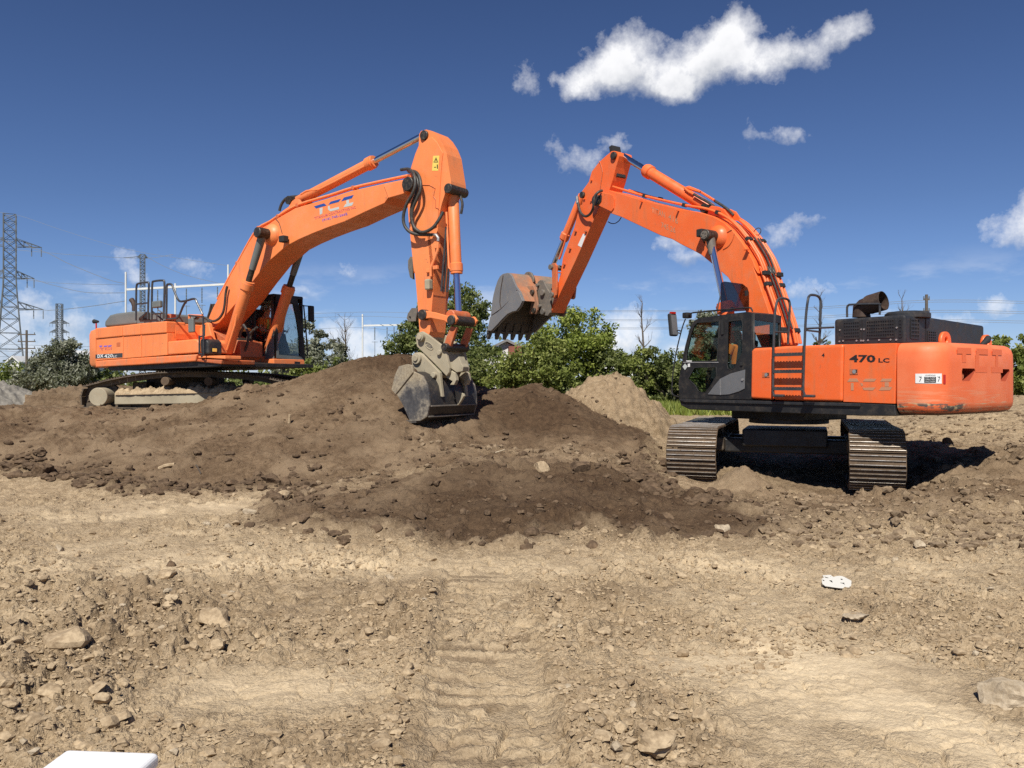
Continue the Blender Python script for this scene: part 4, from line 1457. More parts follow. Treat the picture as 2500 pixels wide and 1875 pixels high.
# black engine hood
SH = 1.12
af = RF.P(ZF((150, 600))[0], SH).x
ar = RF.P(ZF((872, 600))[0], SH).x
hb = top_h - 0.03
ht = RF.P(ZF((880, 448))[0], SH).z
hc1 = RF.face(ZF((1080, 468)), ar)[0]
hc2 = RF.face(ZF((1672, 560)), ar)[0]
prof = [(SH, hb), (SH, ht), (hc1[0], hc1[1]), (hc2[0], hc2[1]), (hc2[0], hb)]
hood = MB().prism(prof, ar, af, axis=0).build('engine_hood', 'black', rex, 0.045, seg=3)
MB().box((ar - 0.004, hc1[0], (hb + hc1[1]) / 2), (0.008, 0.014, hc1[1] - hb - 0.06)).build('seam', 'ink', hood)
MB().box(((af + ar) / 2 + (af - ar) * 0.09, SH + 0.003, (hb + ht) / 2), (0.014, 0.008, ht - hb - 0.06)).build('seam', 'ink', hood)


def grille(x0, x1, z0, z1, nx, nz, side=True):
    """perforated vent: black sheet painted as the shaded openings, behind a lattice of bars"""
    mb = MB()

    def bx(u, v, du, dv, off, th, mi):
        if side:
            mb.box((u, SH + off, v), (du, th, dv), mi=mi)
        else:
            mb.box((ar - off, u, v), (th, du, dv), mi=mi)
    bx((x0 + x1) / 2, (z0 + z1) / 2, abs(x1 - x0), z1 - z0, 0.002, 0.004, 1)
    for i in range(nx + 1):
        bx(x0 + (x1 - x0) * i / nx, (z0 + z1) / 2, abs(x1 - x0) / nx * 0.30, z1 - z0, 0.008, 0.012, 0)
    for i in range(nz + 1):
        bx((x0 + x1) / 2, z0 + (z1 - z0) * i / nz, abs(x1 - x0), (z1 - z0) / nz * 0.34, 0.0085, 0.012, 0)
    return mb.build('vent_grille', ['black', 'ink'], hood)


def hs(px):
    q = RF.P(ZF(px)[0], SH)
    return q.x, q.z


def hr(px):
    q = RF.P(ZF(px)[0], ar, 0)
    return q.y, q.z


for p0, p1, nx, nz in (((252, 695), (408, 520), 7, 5), ((482, 685), (762, 500), 12, 5), ((812, 675), (836, 500), 1, 5)):
    a, b = hs(p0), hs(p1)
    grille(a[0], b[0], a[1], b[1], nx, nz)
for p0, p1, nx, nz in (((925, 685), (1005, 500), 5, 5), ((1100, 720), (1175, 622), 4, 4)):
    a, b = hr(p0), hr(p1)
    grille(a[0], b[0], a[1], b[1], nx, nz, False)
for px in ((212, 605), (430, 597), (457, 597), (788, 580), (208, 720), (246, 714), (382, 712), (428, 712), (450, 712), (498, 708), (610, 706), (726, 702), (784, 703)):
    a = hs(px)
    MB().cyl((a[0], SH, a[1]), (a[0], SH + 0.016, a[1]), 0.016, 8).build('bolt', 'silver', hood)
# fan dome on the hood
c = RF.P(ZF((895, 430))[0], 0.55)
MB().tube([(c.x, 0.55, ht - 0.02), (c.x, 0.55, ht + 0.05), (c.x, 0.55, ht + 0.085), (c.x, 0.55, ht + 0.10)], [0.37, 0.37, 0.33, 0.22], 28).build('hood_dome', 'black', hood, smooth=30)
# exhaust stack
SX = 0.72
ex = [RF.P(p, SX) for p in ZF((428, 475), (428, 395), (455, 372), (520, 345), (652, 306))]
mb = MB()
rx = 0.155
mb.tube(ex[:2] + [ex[2], ex[3]], [rx, rx, rx, rx * 1.0], 22, cap=False)
d_ = (ex[4] - ex[3]).normalized()
mb.tube([ex[3] - d_ * 0.02, ex[4]], [rx * 1.12, rx * 1.12], 22, cap=False)
e1 = ex[4]
mb.tube([e1, e1 - d_ * 0.30, e1 - d_ * 0.31], [rx * 1.06, rx * 1.06, 0.01], 22, cap=False)
# lip ring
mb.tube([e1 - d_ * 0.001, e1 + d_ * 0.004], [rx * 1.12, rx * 1.06], 22, cap=False)
mb.build('exhaust_pipe', 'rust', hood, smooth=35)
mb = MB()
hoop(mb, [RF.P(p, 0.9) for p in ZF((283, 475), (283, 375), (300, 352), (330, 347), (600, 340), (613, 360), (613, 450))], 0.020, sm=3)
mb.build('handrail', 'char', hood)
# mirror / camera on the tail
mb = MB()
c = RF.P(ZF((1700, 710))[0], a_t + 0.2, 0)
mb.tube([c + Vector((0, 0.22, -0.09)), c + Vector((0, 0.0, 0.0)), c + Vector((0, -0.06, 0.05))], [0.03, 0.06, 0.05], 10)
mb.tube([c + Vector((0, 0.05, 0)), Vector((c.x, c.y + 0.05, cw_t - 0.02))], 0.02, 8)
mb.build('rear_camera', 'hatchrub', cw, smooth=40)

# ladder and grab rails
LS = SL + 0.115
ladder = empty('ladder', Matrix())
ladder.parent = rex
lad = MB()
lad.tube([RF.P(p, LS) for p in ZE((1196, 866), (1192, 1310))] + [RF.P(ZE((1200, 1345))[0], LS), RF.P(ZE((1215, 1352))[0], LS + 0.03)], 0.021, 8)
lad.build('ladder_rail', 'char', ladder, smooth=40)
lad = MB()
lad.tube([RF.P(p, LS) for p in ZE((1510, 858), (1498, 1300))] + [RF.P(ZE((1512, 1342))[0], LS), RF.P(ZE((1530, 1356))[0], LS + 0.03)], 0.021, 8)
lad.build('ladder_rail', 'char', ladder, smooth=40)
for y0 in (945, 1117, 1292):
    p, q = RF.P(ZE((1196, y0))[0], LS), RF.P(ZE((1505, y0 - 14))[0], LS)
    mb = MB()
    mid_ = (p + q) / 2
    ln = (q - p).length
    mb.box(mid_, (ln, 0.045, 0.05))
    for i in range(10):
        mb.box((p.x + (q.x - p.x) * (i + 0.5) / 10, mid_.y, mid_.z + 0.03), (ln / 22, 0.045, 0.016))
    mb.build('rung', 'char', ladder)
for p_ in ((1250, 1352), (1556, 1356)):
    a = RF.P(ZE(p_)[0], LS + 0.03)
    MB().box(a, (0.22, 0.09, 0.05)).build('foot_bracket', 'char', ladder, 0.015)
S2 = 1.22
for pts in (((1198, 866, 0), (1206, 600, 0), (1222, 440, 0.1), (1245, 376, 0.3), (1285, 366, 0.5), (1330, 374, 0.8), (1356, 400, 1), (1360, 480, 1), (1342, 832, 1)),
            ((1510, 860, 0), (1524, 560, 0), (1545, 385, 0.1), (1562, 340, 0.3), (1595, 332, 0.5), (1645, 345, 0.8), (1672, 385, 1), (1674, 480, 1), (1660, 818, 1))):
    mb = MB()
    hoop(mb, [RF.P(ZE((x, y))[0], LS - 0.02 + (S2 - LS) * t) for x, y, t in pts], 0.023, sm=4)
    mb.build('grab_rail', 'char', rex, smooth=40)
for s_, p0, p1 in ((1.3, (1212, 706), (1345, 712)), (1.25, (1525, 672), (1810, 660)), (1.25, (1530, 690), (1660, 705))):
    MB().tube([RF.P(p, s_) for p in ZE(p0, p1)], 0.018, 8).build('cross_rail', 'char', rex, smooth=40)

# cab
W1 = ZE((424, 608), (652, 592), (632, 1004), (306, 1010), (318, 900), (360, 720), (392, 640))
W2 = ZE((392, 1068), (455, 1062), (616, 1060), (622, 1150), (560, 1255), (508, 1318), (470, 1322), (430, 1306), (400, 1250), (326, 1180))
W3 = ZE((738, 592), (872, 576), (884, 600), (884, 915), (792, 1078), (758, 1092), (730, 1082), (724, 1040))
OUT = ZE((242, 1382), (234, 1215), (262, 1040), (300, 850), (340, 700), (368, 625), (395, 590), (440, 566), (700, 530), (925, 503), (978, 520), (972, 1390))
SI = SL - 0.05
cab = plate('cab', [rside(OUT, SL), rside(W1, SL), rside(W2, SL), rside(W3, SL)], 1, SI, SL - 0.004, 'frame', rex)
for W in (W1, W2, W3):
    MB().prism(rside(W, SL), SI + 0.012, SI + 0.018).build('window_pane', 'glass', cab)
    lp = rside(W, SL)
    cx0 = sum(p[0] for p in lp) / len(lp)
    cz0 = sum(p[1] for p in lp) / len(lp)
    inner = [((p[0] - cx0) * 0.955 + cx0, (p[1] - cz0) * 0.965 + cz0) for p in lp]
    plate('window_seal', [lp, inner], 1, SL - 0.012, SL + 0.004, 'hatchrub', cab)
OUTL = rside(OUT, SL)
ab = OUTL[-1][0]
rear_t = RF.face(ZE((978, 520), (1262, 578), (1278, 860), (978, 880)), ab)
sr = rear_t[1][0]
rb_h = OUTL[-1][1]
zt = OUTL[-2][1]
rw = [(SI, zt), (sr, zt - 0.0), (sr, rb_h), (SI, rb_h)]
rwin = RF.face(ZE((992, 582), (1250, 618), (1252, 858), (1010, 858), (992, 830)), ab)
plate('rear_wall', [rw, rwin], 0, ab - 0.03, ab + 0.02, 'frame', cab)
MB().prism(rwin, ab - 0.008, ab - 0.002, axis=0).build('window_pane', 'glass', cab)
fr_edge = [OUTL[i] for i in (0, 1, 2, 3, 4, 5, 6, 7)]
roof = [OUTL[i] for i in (6, 7, 8, 9, 10)]
rp = roof + [(a, h - 0.09) for a, h in reversed(roof)]
MB().prism(rp, SL - 0.01, sr).build('roof', 'frame', cab, 0.02)
fe = fr_edge[1:7]
wsp = fe + [(a - 0.012, h) for a, h in reversed(fe)]
MB().prism(wsp, SI, sr).build('windscreen', 'glass', cab)
# right wall: posts and sills
rwl = [(a, h) for a, h in OUTL]
rwh = [(OUTL[2][0] - 0.1, OUTL[2][1]), (OUTL[5][0] - 0.12, OUTL[5][1] - 0.12), (OUTL[9][0] + 0.1, OUTL[9][1] - 0.2), (OUTL[9][0] + 0.1, OUTL[2][1])]
plate('right_wall', [rwl, rwh], 1, sr, sr + 0.05, 'frame', cab)
MB().prism([OUTL[0], (OUTL[0][0], OUTL[0][1] + 0.05), (ab, OUTL[0][1] + 0.05), (ab, OUTL[0][1] - 0.02)], SI, sr + 0.05).build('cab_floor', 'frame', cab)
# grey lower panel, door seam, handle, stickers
MB().prism(rside(ZE((532, 1340), (600, 1250), (660, 1180), (760, 1130), (912, 1088), (906, 1282), (850, 1310), (752, 1340), (660, 1346)), SL), SL, SL + 0.012).build('lower_panel', 'grey', cab, 0.01)
MB().prism(rside(ZE((656, 1186), (664, 1180), (668, 1344), (660, 1345)), SL), SL + 0.010, SL + 0.016).build('panel_seam', 'silver', cab)
MB().prism(rside(ZE((668, 580), (690, 578), (694, 730), (672, 732)), SL), SL - 0.002, SL + 0.02).build('door_hinge', 'hatchrub', cab)
MB().prism(rside(ZE((286, 1010), (640, 1010), (640, 1020), (284, 1020)), SL), SL - 0.002, SL + 0.008).build('door_trim', 'silver', cab)
MB().prism(rside(ZE((275, 1058), (300, 1028), (326, 1058), (300, 1092)), SL), SL - 0.003, SL + 0.002).build('sticker', 'palegrey', cab)
MB().prism(rside(ZE((328, 1030), (350, 1026), (350, 1060), (330, 1062)), SL), SL - 0.003, SL + 0.002).build('sticker', 'white', cab)
MB().prism(rside(ZE((312, 996), (370, 996), (368, 1010), (312, 1010)), SL), SL - 0.003, SL + 0.004).build('sticker', 'white', cab)
MB().prism(rside(ZE((860, 1014), (884, 1012), (886, 1048), (862, 1050)), SL), SL - 0.002, SL + 0.02).build('door_handle', 'hatchrub', cab, 0.005)
a = RF.P(ZE((884, 1190))[0], SL + 0.012)
MB().cyl(a, a + Vector((0, 0.02, 0)), 0.025, 12).build('door_lock', 'silver', cab)
mb = MB()
hoop(mb, [RF.P(p, SL - 0.02) for p in ZE((322, 560), (360, 520), (420, 508), (700, 482), (940, 462), (972, 474), (985, 500))], 0.016, sm=3)
mb.tube([RF.P(ZE((452, 506))[0], SL - 0.02), RF.P(ZE((452, 545))[0], SL - 0.02)], 0.014, 6)
mb.build('roof_rail', 'frame', cab, smooth=40)
mb = MB()
hoop(mb, [RF.P(p, SL + 0.06) for p in ZE((305, 575), (280, 640), (252, 740), (210, 920), (178, 1130), (168, 1300), (182, 1345), (240, 1364))], 0.013, sm=3)
mb.build('front_rail', 'frame', cab, smooth=40)
c = RF.P(ZE((322, 540))[0], SL - 0.05)
MB().box(c, (0.14, 0.16, 0.12)).build('work_lamp', 'frame', cab, 0.02)
# mirror
mb = MB()
mq = RF.face(ZE((146, 580), (165, 560), (205, 566), (212, 600), (206, 690), (188, 706), (160, 706), (146, 690)), ab)
c = RF.P(ZE((176, 635))[0], SL + 0.18)
mb.box(c, (0.10, 0.20, 0.48), Matrix.Rotation(0.12, 3, 'Y'))
mir = mb.build('mirror', 'hatchrub', cab, 0.035, seg=3)
MB().box(c + Vector((-0.052, 0, 0)), (0.006, 0.16, 0.42), Matrix.Rotation(0.12, 3, 'Y')).build('mirror_glass', 'grey', mir)
MB().box(c + Vector((0.0, 0, 0.25)), (0.07, 0.12, 0.04)).build('mirror_cap', 'red', mir)
mb = MB()
mb.tube([c + Vector((-0.02, 0, -0.15)), RF.P(ZE((235, 690))[0], SL + 0.1), RF.P(ZE((262, 700))[0], SL + 0.06)], 0.014, 6)
mb.tube([c + Vector((-0.02, 0, -0.2)), RF.P(ZE((230, 715))[0], SL + 0.1), RF.P(ZE((256, 722))[0], SL + 0.06)], 0.014, 6)
mb.build('mirror_arm', 'frame', mir, smooth=40)
# open roof hatch of smoked plastic
ah = ab + 0.85
hp_ = RF.face(ZE((664, 230), (672, 205), (700, 196), (880, 220), (930, 260), (946, 310), (946, 490), (662, 510)), ah)
hatch = MB().prism(hp_, ah - 0.008, ah + 0.008, axis=0).build('roof_hatch', 'smoke', cab)
MB().prism(RF.face(ZE((900, 290), (925, 286), (930, 335), (904, 345)), ah), ah - 0.03, ah - 0.008, axis=0).build('hatch_handle', 'hatchrub', hatch)
MB().tube([RF.P(p, ah - 0.02, 0) for p in ZE((658, 342), (628, 480))], 0.012, 6).build('gas_strut', 'frame', hatch)
# seat and console inside
sc_ = (SL + sr) / 2
hip_x = RF.P(ZE((800, 930))[0], sc_ + 0.1).x
fl = OUTL[0][1] + 0.05
seat = MB()
seat.box((hip_x + 0.03, sc_, fl + 0.42), (0.5, 0.5, 0.16))
seat.box((hip_x - 0.22, sc_, fl + 0.78), (0.14, 0.48, 0.72), Matrix.Rotation(-0.15, 3, 'Y'))
seat.box((hip_x - 0.30, sc_, fl + 1.2), (0.1, 0.28, 0.2))
seat.box((hip_x + 0.03, sc_, fl + 0.17), (0.36, 0.36, 0.34))
seat.box((ab + 0.6, sc_ - 0.33, fl + 0.45), (0.6, 0.14, 0.3))
seat.box((ab + 0.6, sc_ + 0.33, fl + 0.40), (0.6, 0.12, 0.2))
seat.build('driver_seat', 'seat', cab, 0.03)

# undercarriage
CARX = R(20)
g = Vector((-math.sin(CARX), -math.cos(CARX), 0))       # the way the tracks point
e = Vector((math.cos(CARX), -math.sin(CARX), 0))
cb = Matrix(((g.x, -e.x, 0, 5.67 - 0.06 * e.x), (g.y, -e.y, 0, 17.0 - 0.06 * e.y), (0, 0, 1, -0.16), (0, 0, 0, 1)))
UB = RF.inv @ cb                                        # tracks frame inside the machine's frame
deck_bot = min(h for _, h in rside(ZE((940, 1515), (1700, 1538)), SL))
MB().cyl((0, 0, deck_bot - 0.005), (0, 0, deck_bot - 0.26), 0.78, 36).build('swing_ring', 'frame', rex, smooth=40)
MB().box((0, 0, deck_bot - 0.09), (1.7, 1.5, 0.18)).build('swing_table', 'frame', rex, 0.02)
mb = MB()
mb.box((0, 0, 0.83), (1.5, 1.6, 0.34))
mb.box((0.40, 0, 0.66), (0.34, 2.6, 0.28))
mb.box((-0.75, 0, 0.66), (0.34, 2.6, 0.28))
mb.xf(UB)
mb.build('car_body', 'frame', rex, 0.03)


def stadium(half, r, hc, n=12, sag=0.02):
    p = []
    for i in range(n + 1):
        t = -math.pi / 2 + math.pi * i / n
        p.append((half + r * math.cos(t), hc + r * math.sin(t)))
    for i in range(1, 6):
        p.append((half - 2 * half * i / 6, hc + r - sag * math.sin(math.pi * i / 6)))
    for i in range(n + 1):
        t = math.pi / 2 + math.pi * i / n
        p.append((-half + r * math.cos(t), hc + r * math.sin(t)))
    return p


shoe_r = shoe_mesh(0.228, 0.90, ['shoe', 'edge'])
for lat in (-1.57, 1.57):
    tr = put_track(rex, UB, stadium(2.02, 0.49, 0.575), 0.228, 0.9, lat, shoe_r, 'shoe_l', 3)
    mb = MB()
    mb.box((0, lat, 0.55), (3.5, 0.36, 0.36))
    mb.box((0, lat - math.copysign(0.28, lat), 0.7), (1.9, 0.3, 0.26))
    mb.xf(UB).build('track_frame', 'shoe_l', tr, 0.03)
    for u in (-2.02, 2.02):
        MB().cyl((u, lat - 0.12, 0.575), (u, lat + 0.12, 0.575), 0.37, 28).xf(UB).build('idler_wheel' if u > 0 else 'drive_sprocket', 'shoe_l', tr, smooth=40)
        MB().cyl((u, lat - 0.3, 0.575), (u, lat + 0.3, 0.575), 0.17, 20).xf(UB).build('hub', 'shoe_l', tr, smooth=40)
    for k in range(8):
        MB().cyl((-1.6 + k * 0.457, lat - 0.16, 0.27), (-1.6 + k * 0.457, lat + 0.16, 0.27), 0.11, 16).xf(UB).build('roller', 'shoe_l', tr, smooth=40)

# boom
BS = 0.36
TOPE = ZD((1045, 397), (1290, 470), (1600, 543)) + ZI((410, 600), (620, 665), (780, 755), (905, 870), (1050, 1050), (1140, 1190), (1220, 1330), (1290, 1520)) + ZE((995, 60), (1060, 240), (1146, 490), (1210, 700), (1240, 830))
BOTE = ZE((1090, 900), (900, 470), (800, 260), (735, 155), (655, 85), (560, 5)) + ZI((440, 1240), (330, 1180), (150, 1090), (0, 1005)) + ZD((1614 - 164, 752), (1300, 682), (1140, 606), (1070, 582))
NOSE = ZD((1050, 575), (955, 512), (930, 490), (935, 455), (960, 432), (1010, 425), (1030, 405))
bpoly = rside(TOPE, BS) + rside(BOTE, BS) + rside(NOSE, BS)
nb = len(TOPE)
tope = bpoly[:nb]
boom = MB().prism(bpoly, BS, -BS).build('boom', 'orange_b', rex, 0.012)
# nose cheek plate, foot boss, pin bosses
MB().prism(rside(ZM((730, 1100), (830, 1140), (845, 1220), (830, 1400), (780, 1470), (520, 1345), (440, 1300), (430, 1180), (470, 1130), (600, 1080)), BS), BS + 0.001, BS + 0.03).build('nose_plate', 'orange_b', boom, 0.01)
pn = RF.P(ZM((480, 1240))[0], BS)
MB().cyl((pn.x, -BS - 0.07, pn.z), (pn.x, BS + 0.075, pn.z), 0.14, 22).build('arm_pin', 'grease', boom, 0.015, smooth=40)
MB().prism(rside(ZM((470, 1130), (600, 1140), (590, 1260), (540, 1330), (440, 1330), (425, 1220)), BS), BS + 0.031, BS + 0.045).build('grease_stain', 'grease', boom, 0.006)
bp_ = RF.P(ZI((690, 975))[0], BS)
MB().tube([(bp_.x, BS - 0.01, bp_.z), (bp_.x, BS + 0.05, bp_.z), (bp_.x, BS + 0.14, bp_.z)], [0.26, 0.24, 0.13], 28).build('pin_boss', 'orange_b', boom, smooth=40)
MB().tube([(bp_.x, -BS + 0.01, bp_.z), (bp_.x, -BS - 0.05, bp_.z), (bp_.x, -BS - 0.14, bp_.z)], [0.26, 0.24, 0.13], 28).build('pin_boss', 'orange_b', boom, smooth=40)
MB().cyl((bp_.x, -0.80, bp_.z), (bp_.x, 0.80, bp_.z), 0.125, 22).build('cylinder_pin', 'grease', boom, 0.02, smooth=40)
for s_ in (1, -1):
    mb = MB()
    mb.cyl((bp_.x, s_ * 0.80, bp_.z), (bp_.x, s_ * 0.815, bp_.z), 0.09, 20)
    for k in range(5):
        an = k * 1.2566
        mb.cyl((bp_.x + 0.055 * math.cos(an), s_ * 0.81, bp_.z + 0.055 * math.sin(an)), (bp_.x + 0.055 * math.cos(an), s_ * 0.83, bp_.z + 0.055 * math.sin(an)), 0.014, 6)
    mb.build('pin_cap', 'coupler', boom)
# boom cylinders
for s_ in (0.62, -0.62):
    top = Vector((bp_.x, s_, bp_.z))
    w1, w2 = RF.P(ZI((712, 1060))[0], 0.62), RF.P(ZE((748, 430))[0], 0.62)
    dr = (w2 - w1).normalized()
    low = Vector((w2.x, s_, w2.z)) + dr * 1.55
    cyl_ = cylinder(rex, low, top, 1.62 / (low - top).length, 0.155, 0.075, 'orange_b', 'chrome', 'boom_cylinder')
    MB().tube([top + dr * 0.02, top + dr * 0.42], [0.105, 0.085], 18).build('rod_eye', 'coupler', cyl_, smooth=40)
# lamp on the boom
lp_ = RF.P(ZI((440, 915))[0], BS + 0.16)
lamp = MB().box(lp_, (0.16, 0.15, 0.17)).build('boom_lamp', 'hatchrub', boom, 0.02)
lb = RF.P(ZI((490, 1010))[0], BS)
MB().tube([lp_ + Vector((0, 0, -0.07)), lp_ + Vector((-0.03, -0.05, -0.17)), (lb.x, BS, lp_.z - 0.19)], 0.018, 6).build('lamp_bracket', 'frame', lamp)
cabp = [RF.P(ZI(p)[0], BS + 0.006) for p in ((495, 1065), (540, 1140), (600, 1250))]
MB().tube(cabp, 0.006, 5).build('lamp_cable', 'hose', lamp)
for pts in (((770, 945), (830, 905), (900, 865)), ((770, 1160), (850, 1110), (910, 1020), (940, 920))):
    MB().tube(spline([RF.P(ZI(p)[0], BS + 0.008) for p in pts], 4), 0.008, 5).build('grease_line', 'orange_d', boom)
# illegible faded sign writing
for (x0, y0, x1, y1, hh_, s_) in ((1375, 548, 1480, 590, 26, 'TITAN'), (1505, 600, 1580, 640, 24, '416'), (1450, 665, 1560, 710, 22, '745 26')):
    a, b = RF.P(ZD((x0, y0 + 22))[0], BS + 0.003), RF.P(ZD((x1, y1 + 22))[0], BS + 0.003)
    text('faded_lettering', s_, a, b, 0.13, UPV, 'faded_grey', boom, 0.01)


def offs(path, d):
    """path of (a, h) moved outward (upward side) by d"""
    o = []
    for i, p in enumerate(path):
        t = Vector(path[min(i + 1, len(path) - 1)]) - Vector(path[max(i - 1, 0)])
        t.normalize()
        nn = Vector((t.y, -t.x))
        if nn.y < 0 and abs(t.y) < 0.9:
            nn = -nn
        o.append((p[0] + nn.x * d, p[1] + nn.y * d))
    return o


def rear_off(path, d):
    o = []
    for i, p in enumerate(path):
        t = Vector(path[min(i + 1, len(path) - 1)]) - Vector(path[max(i - 1, 0)])
        t.normalize()
        o.append((p[0] + t.y * d, p[1] - t.x * d))
    return o


# which side is outside of the boom's top edge?
tst = rear_off(tope, 0.1)
SG = 1 if tst[3][1] > tope[3][1] else -1
for s_, d_, i0, i1, r_ in ((0.27, 0.10, 0, nb - 1, 0.030), (0.17, 0.09, 5, nb - 1, 0.032), (0.06, 0.10, 7, nb - 1, 0.034), (-0.10, 0.11, 5, nb - 1, 0.034), (-0.20, 0.10, 5, nb - 1, 0.032), (-0.30, 0.09, 0, nb - 1, 0.030)):
    pth = rear_off(tope, SG * d_)[i0:i1 + 1]
    MB().tube(spline([(a, s_, h) for a, h in pth], 3), r_, 10).build('hydraulic_pipe', 'orange_b', boom, smooth=40)
for s_, d_ in ((0.115, 0.17), (-0.02, 0.16)):
    pth = rear_off(tope, SG * d_)[7:nb - 1]
    MB().tube(spline([(a, s_, h) for a, h in pth], 3), 0.018, 8).build('hydraulic_hose', 'hose', boom, smooth=40)
for i in (1, 2, 4, 7, 10, 12, 14):
    p, q = tope[i], rear_off(tope, SG * 0.1)[i]
    d = Vector((q[0] - p[0], 0, q[1] - p[1])).normalized()
    t = Vector((d.z, 0, -d.x))
    rot = Matrix((t, Vector((0, 1, 0)), d)).transposed()
    for s_ in ((0.22, -0.24) if i > 4 else (0.26, -0.28)):
        MB().box(Vector((q[0], s_, q[1])), (0.09, 0.17 if i > 4 else 0.1, 0.085), rot).build('pipe_clamp', 'hatchrub', boom, 0.01)
for p_ in ((1150, 1170),):
    a = RF.P(ZI(p_)[0], BS)
    MB().box((a.x, BS + 0.06, a.z), (0.10, 0.12, 0.012)).build('bracket', 'orange_b', boom)
for p_ in ((110, 570), ):
    a = RF.P(ZI(p_)[0], BS)
    MB().box((a.x, BS + 0.05, a.z), (0.03, 0.10, 0.05)).build('bracket', 'orange_b', boom)
a = RF.P(ZM((1400, 1250))[0], BS)
MB().box((a.x, BS + 0.05, a.z), (0.03, 0.10, 0.05)).build('bracket', 'orange_b', boom)
# stray loops of hose over the bend
mb = MB()
hoop(mb, [RF.P(ZI(p)[0], -0.1) for p in ((1230, 960), (1235, 890), (1290, 840), (1335, 860), (1330, 910), (1300, 945))], 0.010, 6, 4)
mb.build('wire_loop', 'hose', boom)
mb = MB()
hoop(mb, [RF.P(ZD(p)[0], 0.0) for p in ((1036, 643), (1060, 655), (1090, 655), (1120, 635), (1138, 608))], 0.012, 6, 4)
mb.build('wire_loop', 'hose', boom)

# arm cylinder on top of the boom
ca, cb_ = RF.P(ZI((590, 565))[0], 0.0), RF.P(ZM((985, 330))[0], 0.0)
cj = RF.P(ZM((1445, 672))[0], 0.0)
ac = cylinder(rex, ca, cb_, (cj - ca).length / (cb_ - ca).length, 0.135, 0.078, 'orange_b', 'chrome', 'arm_cylinder', 1.25)
MB().cyl(ca + Vector((0, -0.25, 0)), ca + Vector((0, 0.27, 0)), 0.10, 18).build('cylinder_pin', 'grease', ac, smooth=40)
lug = rside(ZI((540, 640), (560, 540), (600, 505), (700, 520), (790, 560), (900, 720), (800, 700)), 0.2)
MB().prism(lug, 0.22, 0.17).prism(lug, -0.17, -0.22).build('cylinder_lug', 'orange_b', boom, 0.01)
for s_, pts in ((0.17, ((330, 330), (420, 385), (540, 450), (640, 520), (740, 610))), (-0.17, ((640, 430), (740, 490), (840, 560), (930, 650)))):
    MB().tube(spline([RF.P(ZI(p)[0], s_) for p in pts], 5), 0.030, 8).build('hydraulic_hose', 'hose', ac, smooth=40)
for s_, pts in ((0.12, ((190, 250), (235, 238), (300, 260), (430, 300))), (-0.05, ((200, 240), (260, 225), (420, 290), (640, 425))), (0.14, ((205, 250), (260, 300), (330, 335)))):
    MB().tube([RF.P(ZI(p)[0], s_) for p in pts], 0.028, 8).build('hydraulic_pipe', 'orange_b', ac, smooth=40)

# arm
AS = 0.235
APOLY = ZM((770, 240), (830, 236), (905, 262), (925, 330), (900, 430), (860, 560), (790, 830), (740, 980), (650, 1250)) + ZD((960, 545), (780, 950), (600, 1332), (590, 1350), (575, 1345)) + ZJ((1150, 900), (1240, 560), (1300, 340), (1340, 60)) + ZD((770, 690), (812, 520)) + ZM((170, 1320), (215, 1100), (165, 1060), (310, 860), (330, 780), (370, 650), (400, 610), (510, 470), (640, 350))
arm = MB().prism(rside(APOLY, AS), AS, -AS).build('arm', 'orange_b', rex, 0.012)
sq = rside(ZD((843, 735), (864, 746), (828, 842), (800, 826)), AS)
MB().prism(sq, AS + 0.002, AS + 0.005).build('sticker', 'white', arm)
for p_ in ((375, 828), (230, 1210), (365, 1250)):
    a = RF.P(ZM(p_)[0], AS)
    MB().box((a.x, AS + 0.02, a.z), (0.05, 0.04, 0.03)).build('bracket', 'orange_b', arm)
for p_ in ((788, 718), (868, 718), (745, 852), (700, 975), (665, 1040)):
    a = RF.P(ZD(p_)[0], AS)
    MB().box((a.x, AS + 0.03, a.z), (0.07, 0.06, 0.03)).build('bracket', 'orange_d', arm)
for pts in (((520, 440), (545, 480), (575, 580), (590, 660), (575, 780), (550, 930), (540, 1030)),):
    MB().tube([RF.P(ZM(p)[0], AS + 0.012) for p in pts], 0.010, 6).build('grease_line', 'orange_d', arm)
for p_, r_ in (((800, 330), 0.095), ((165, 1125), 0.085)):
    a = RF.P(ZM(p_)[0], AS + 0.05)
    MB().cyl((a.x, -AS - 0.06, a.z), (a.x, AS + 0.06, a.z), r_, 20).build('arm_pin', 'grease', arm, 0.01, smooth=40)
# head of the arm: dark block painted as the shaded gap between the side plates
aq = rside(ZM((925, 340), (880, 470), (800, 800)), 0.0)
mb = MB()
mb.box((aq[1][0] - 0.02, 0, aq[1][1]), (0.10, 0.30, 0.85), Matrix.Rotation(0.25, 3, 'Y'))
mb.build('head_gap', 'hatchrub', arm)
hs_ = [RF.P(ZM((x, y))[0], s) for x, y, s in ((580, 1040, BS + 0.02), (500, 1075, BS + 0.14), (430, 1160, BS + 0.2), (415, 1280, BS + 0.2), (390, 1420, BS + 0.16), (330, 1520, AS + 0.14), (240, 1560, AS + 0.1), (160, 1500, AS + 0.08), (115, 1400, AS + 0.05), (95, 1290, AS))]
MB().tube(spline(hs_, 5), 0.034, 10).build('arm_hose', 'hose', arm, smooth=40)
a = RF.P(ZM((82, 1230))[0], AS)
MB().cyl(a + Vector((0, 0, -0.1)), a + Vector((0.02, 0, 0.1)), 0.04, 12).build('hose_fitting', 'silver', arm, smooth=40)
MB().tube([RF.P(ZM((90, 1340))[0], AS - 0.02)] + [RF.P(p, AS - 0.02) for p in ZD((778, 585), (715, 745), (668, 905), (655, 935))], 0.026, 8).build('hydraulic_pipe', 'orange_b', arm, smooth=40)
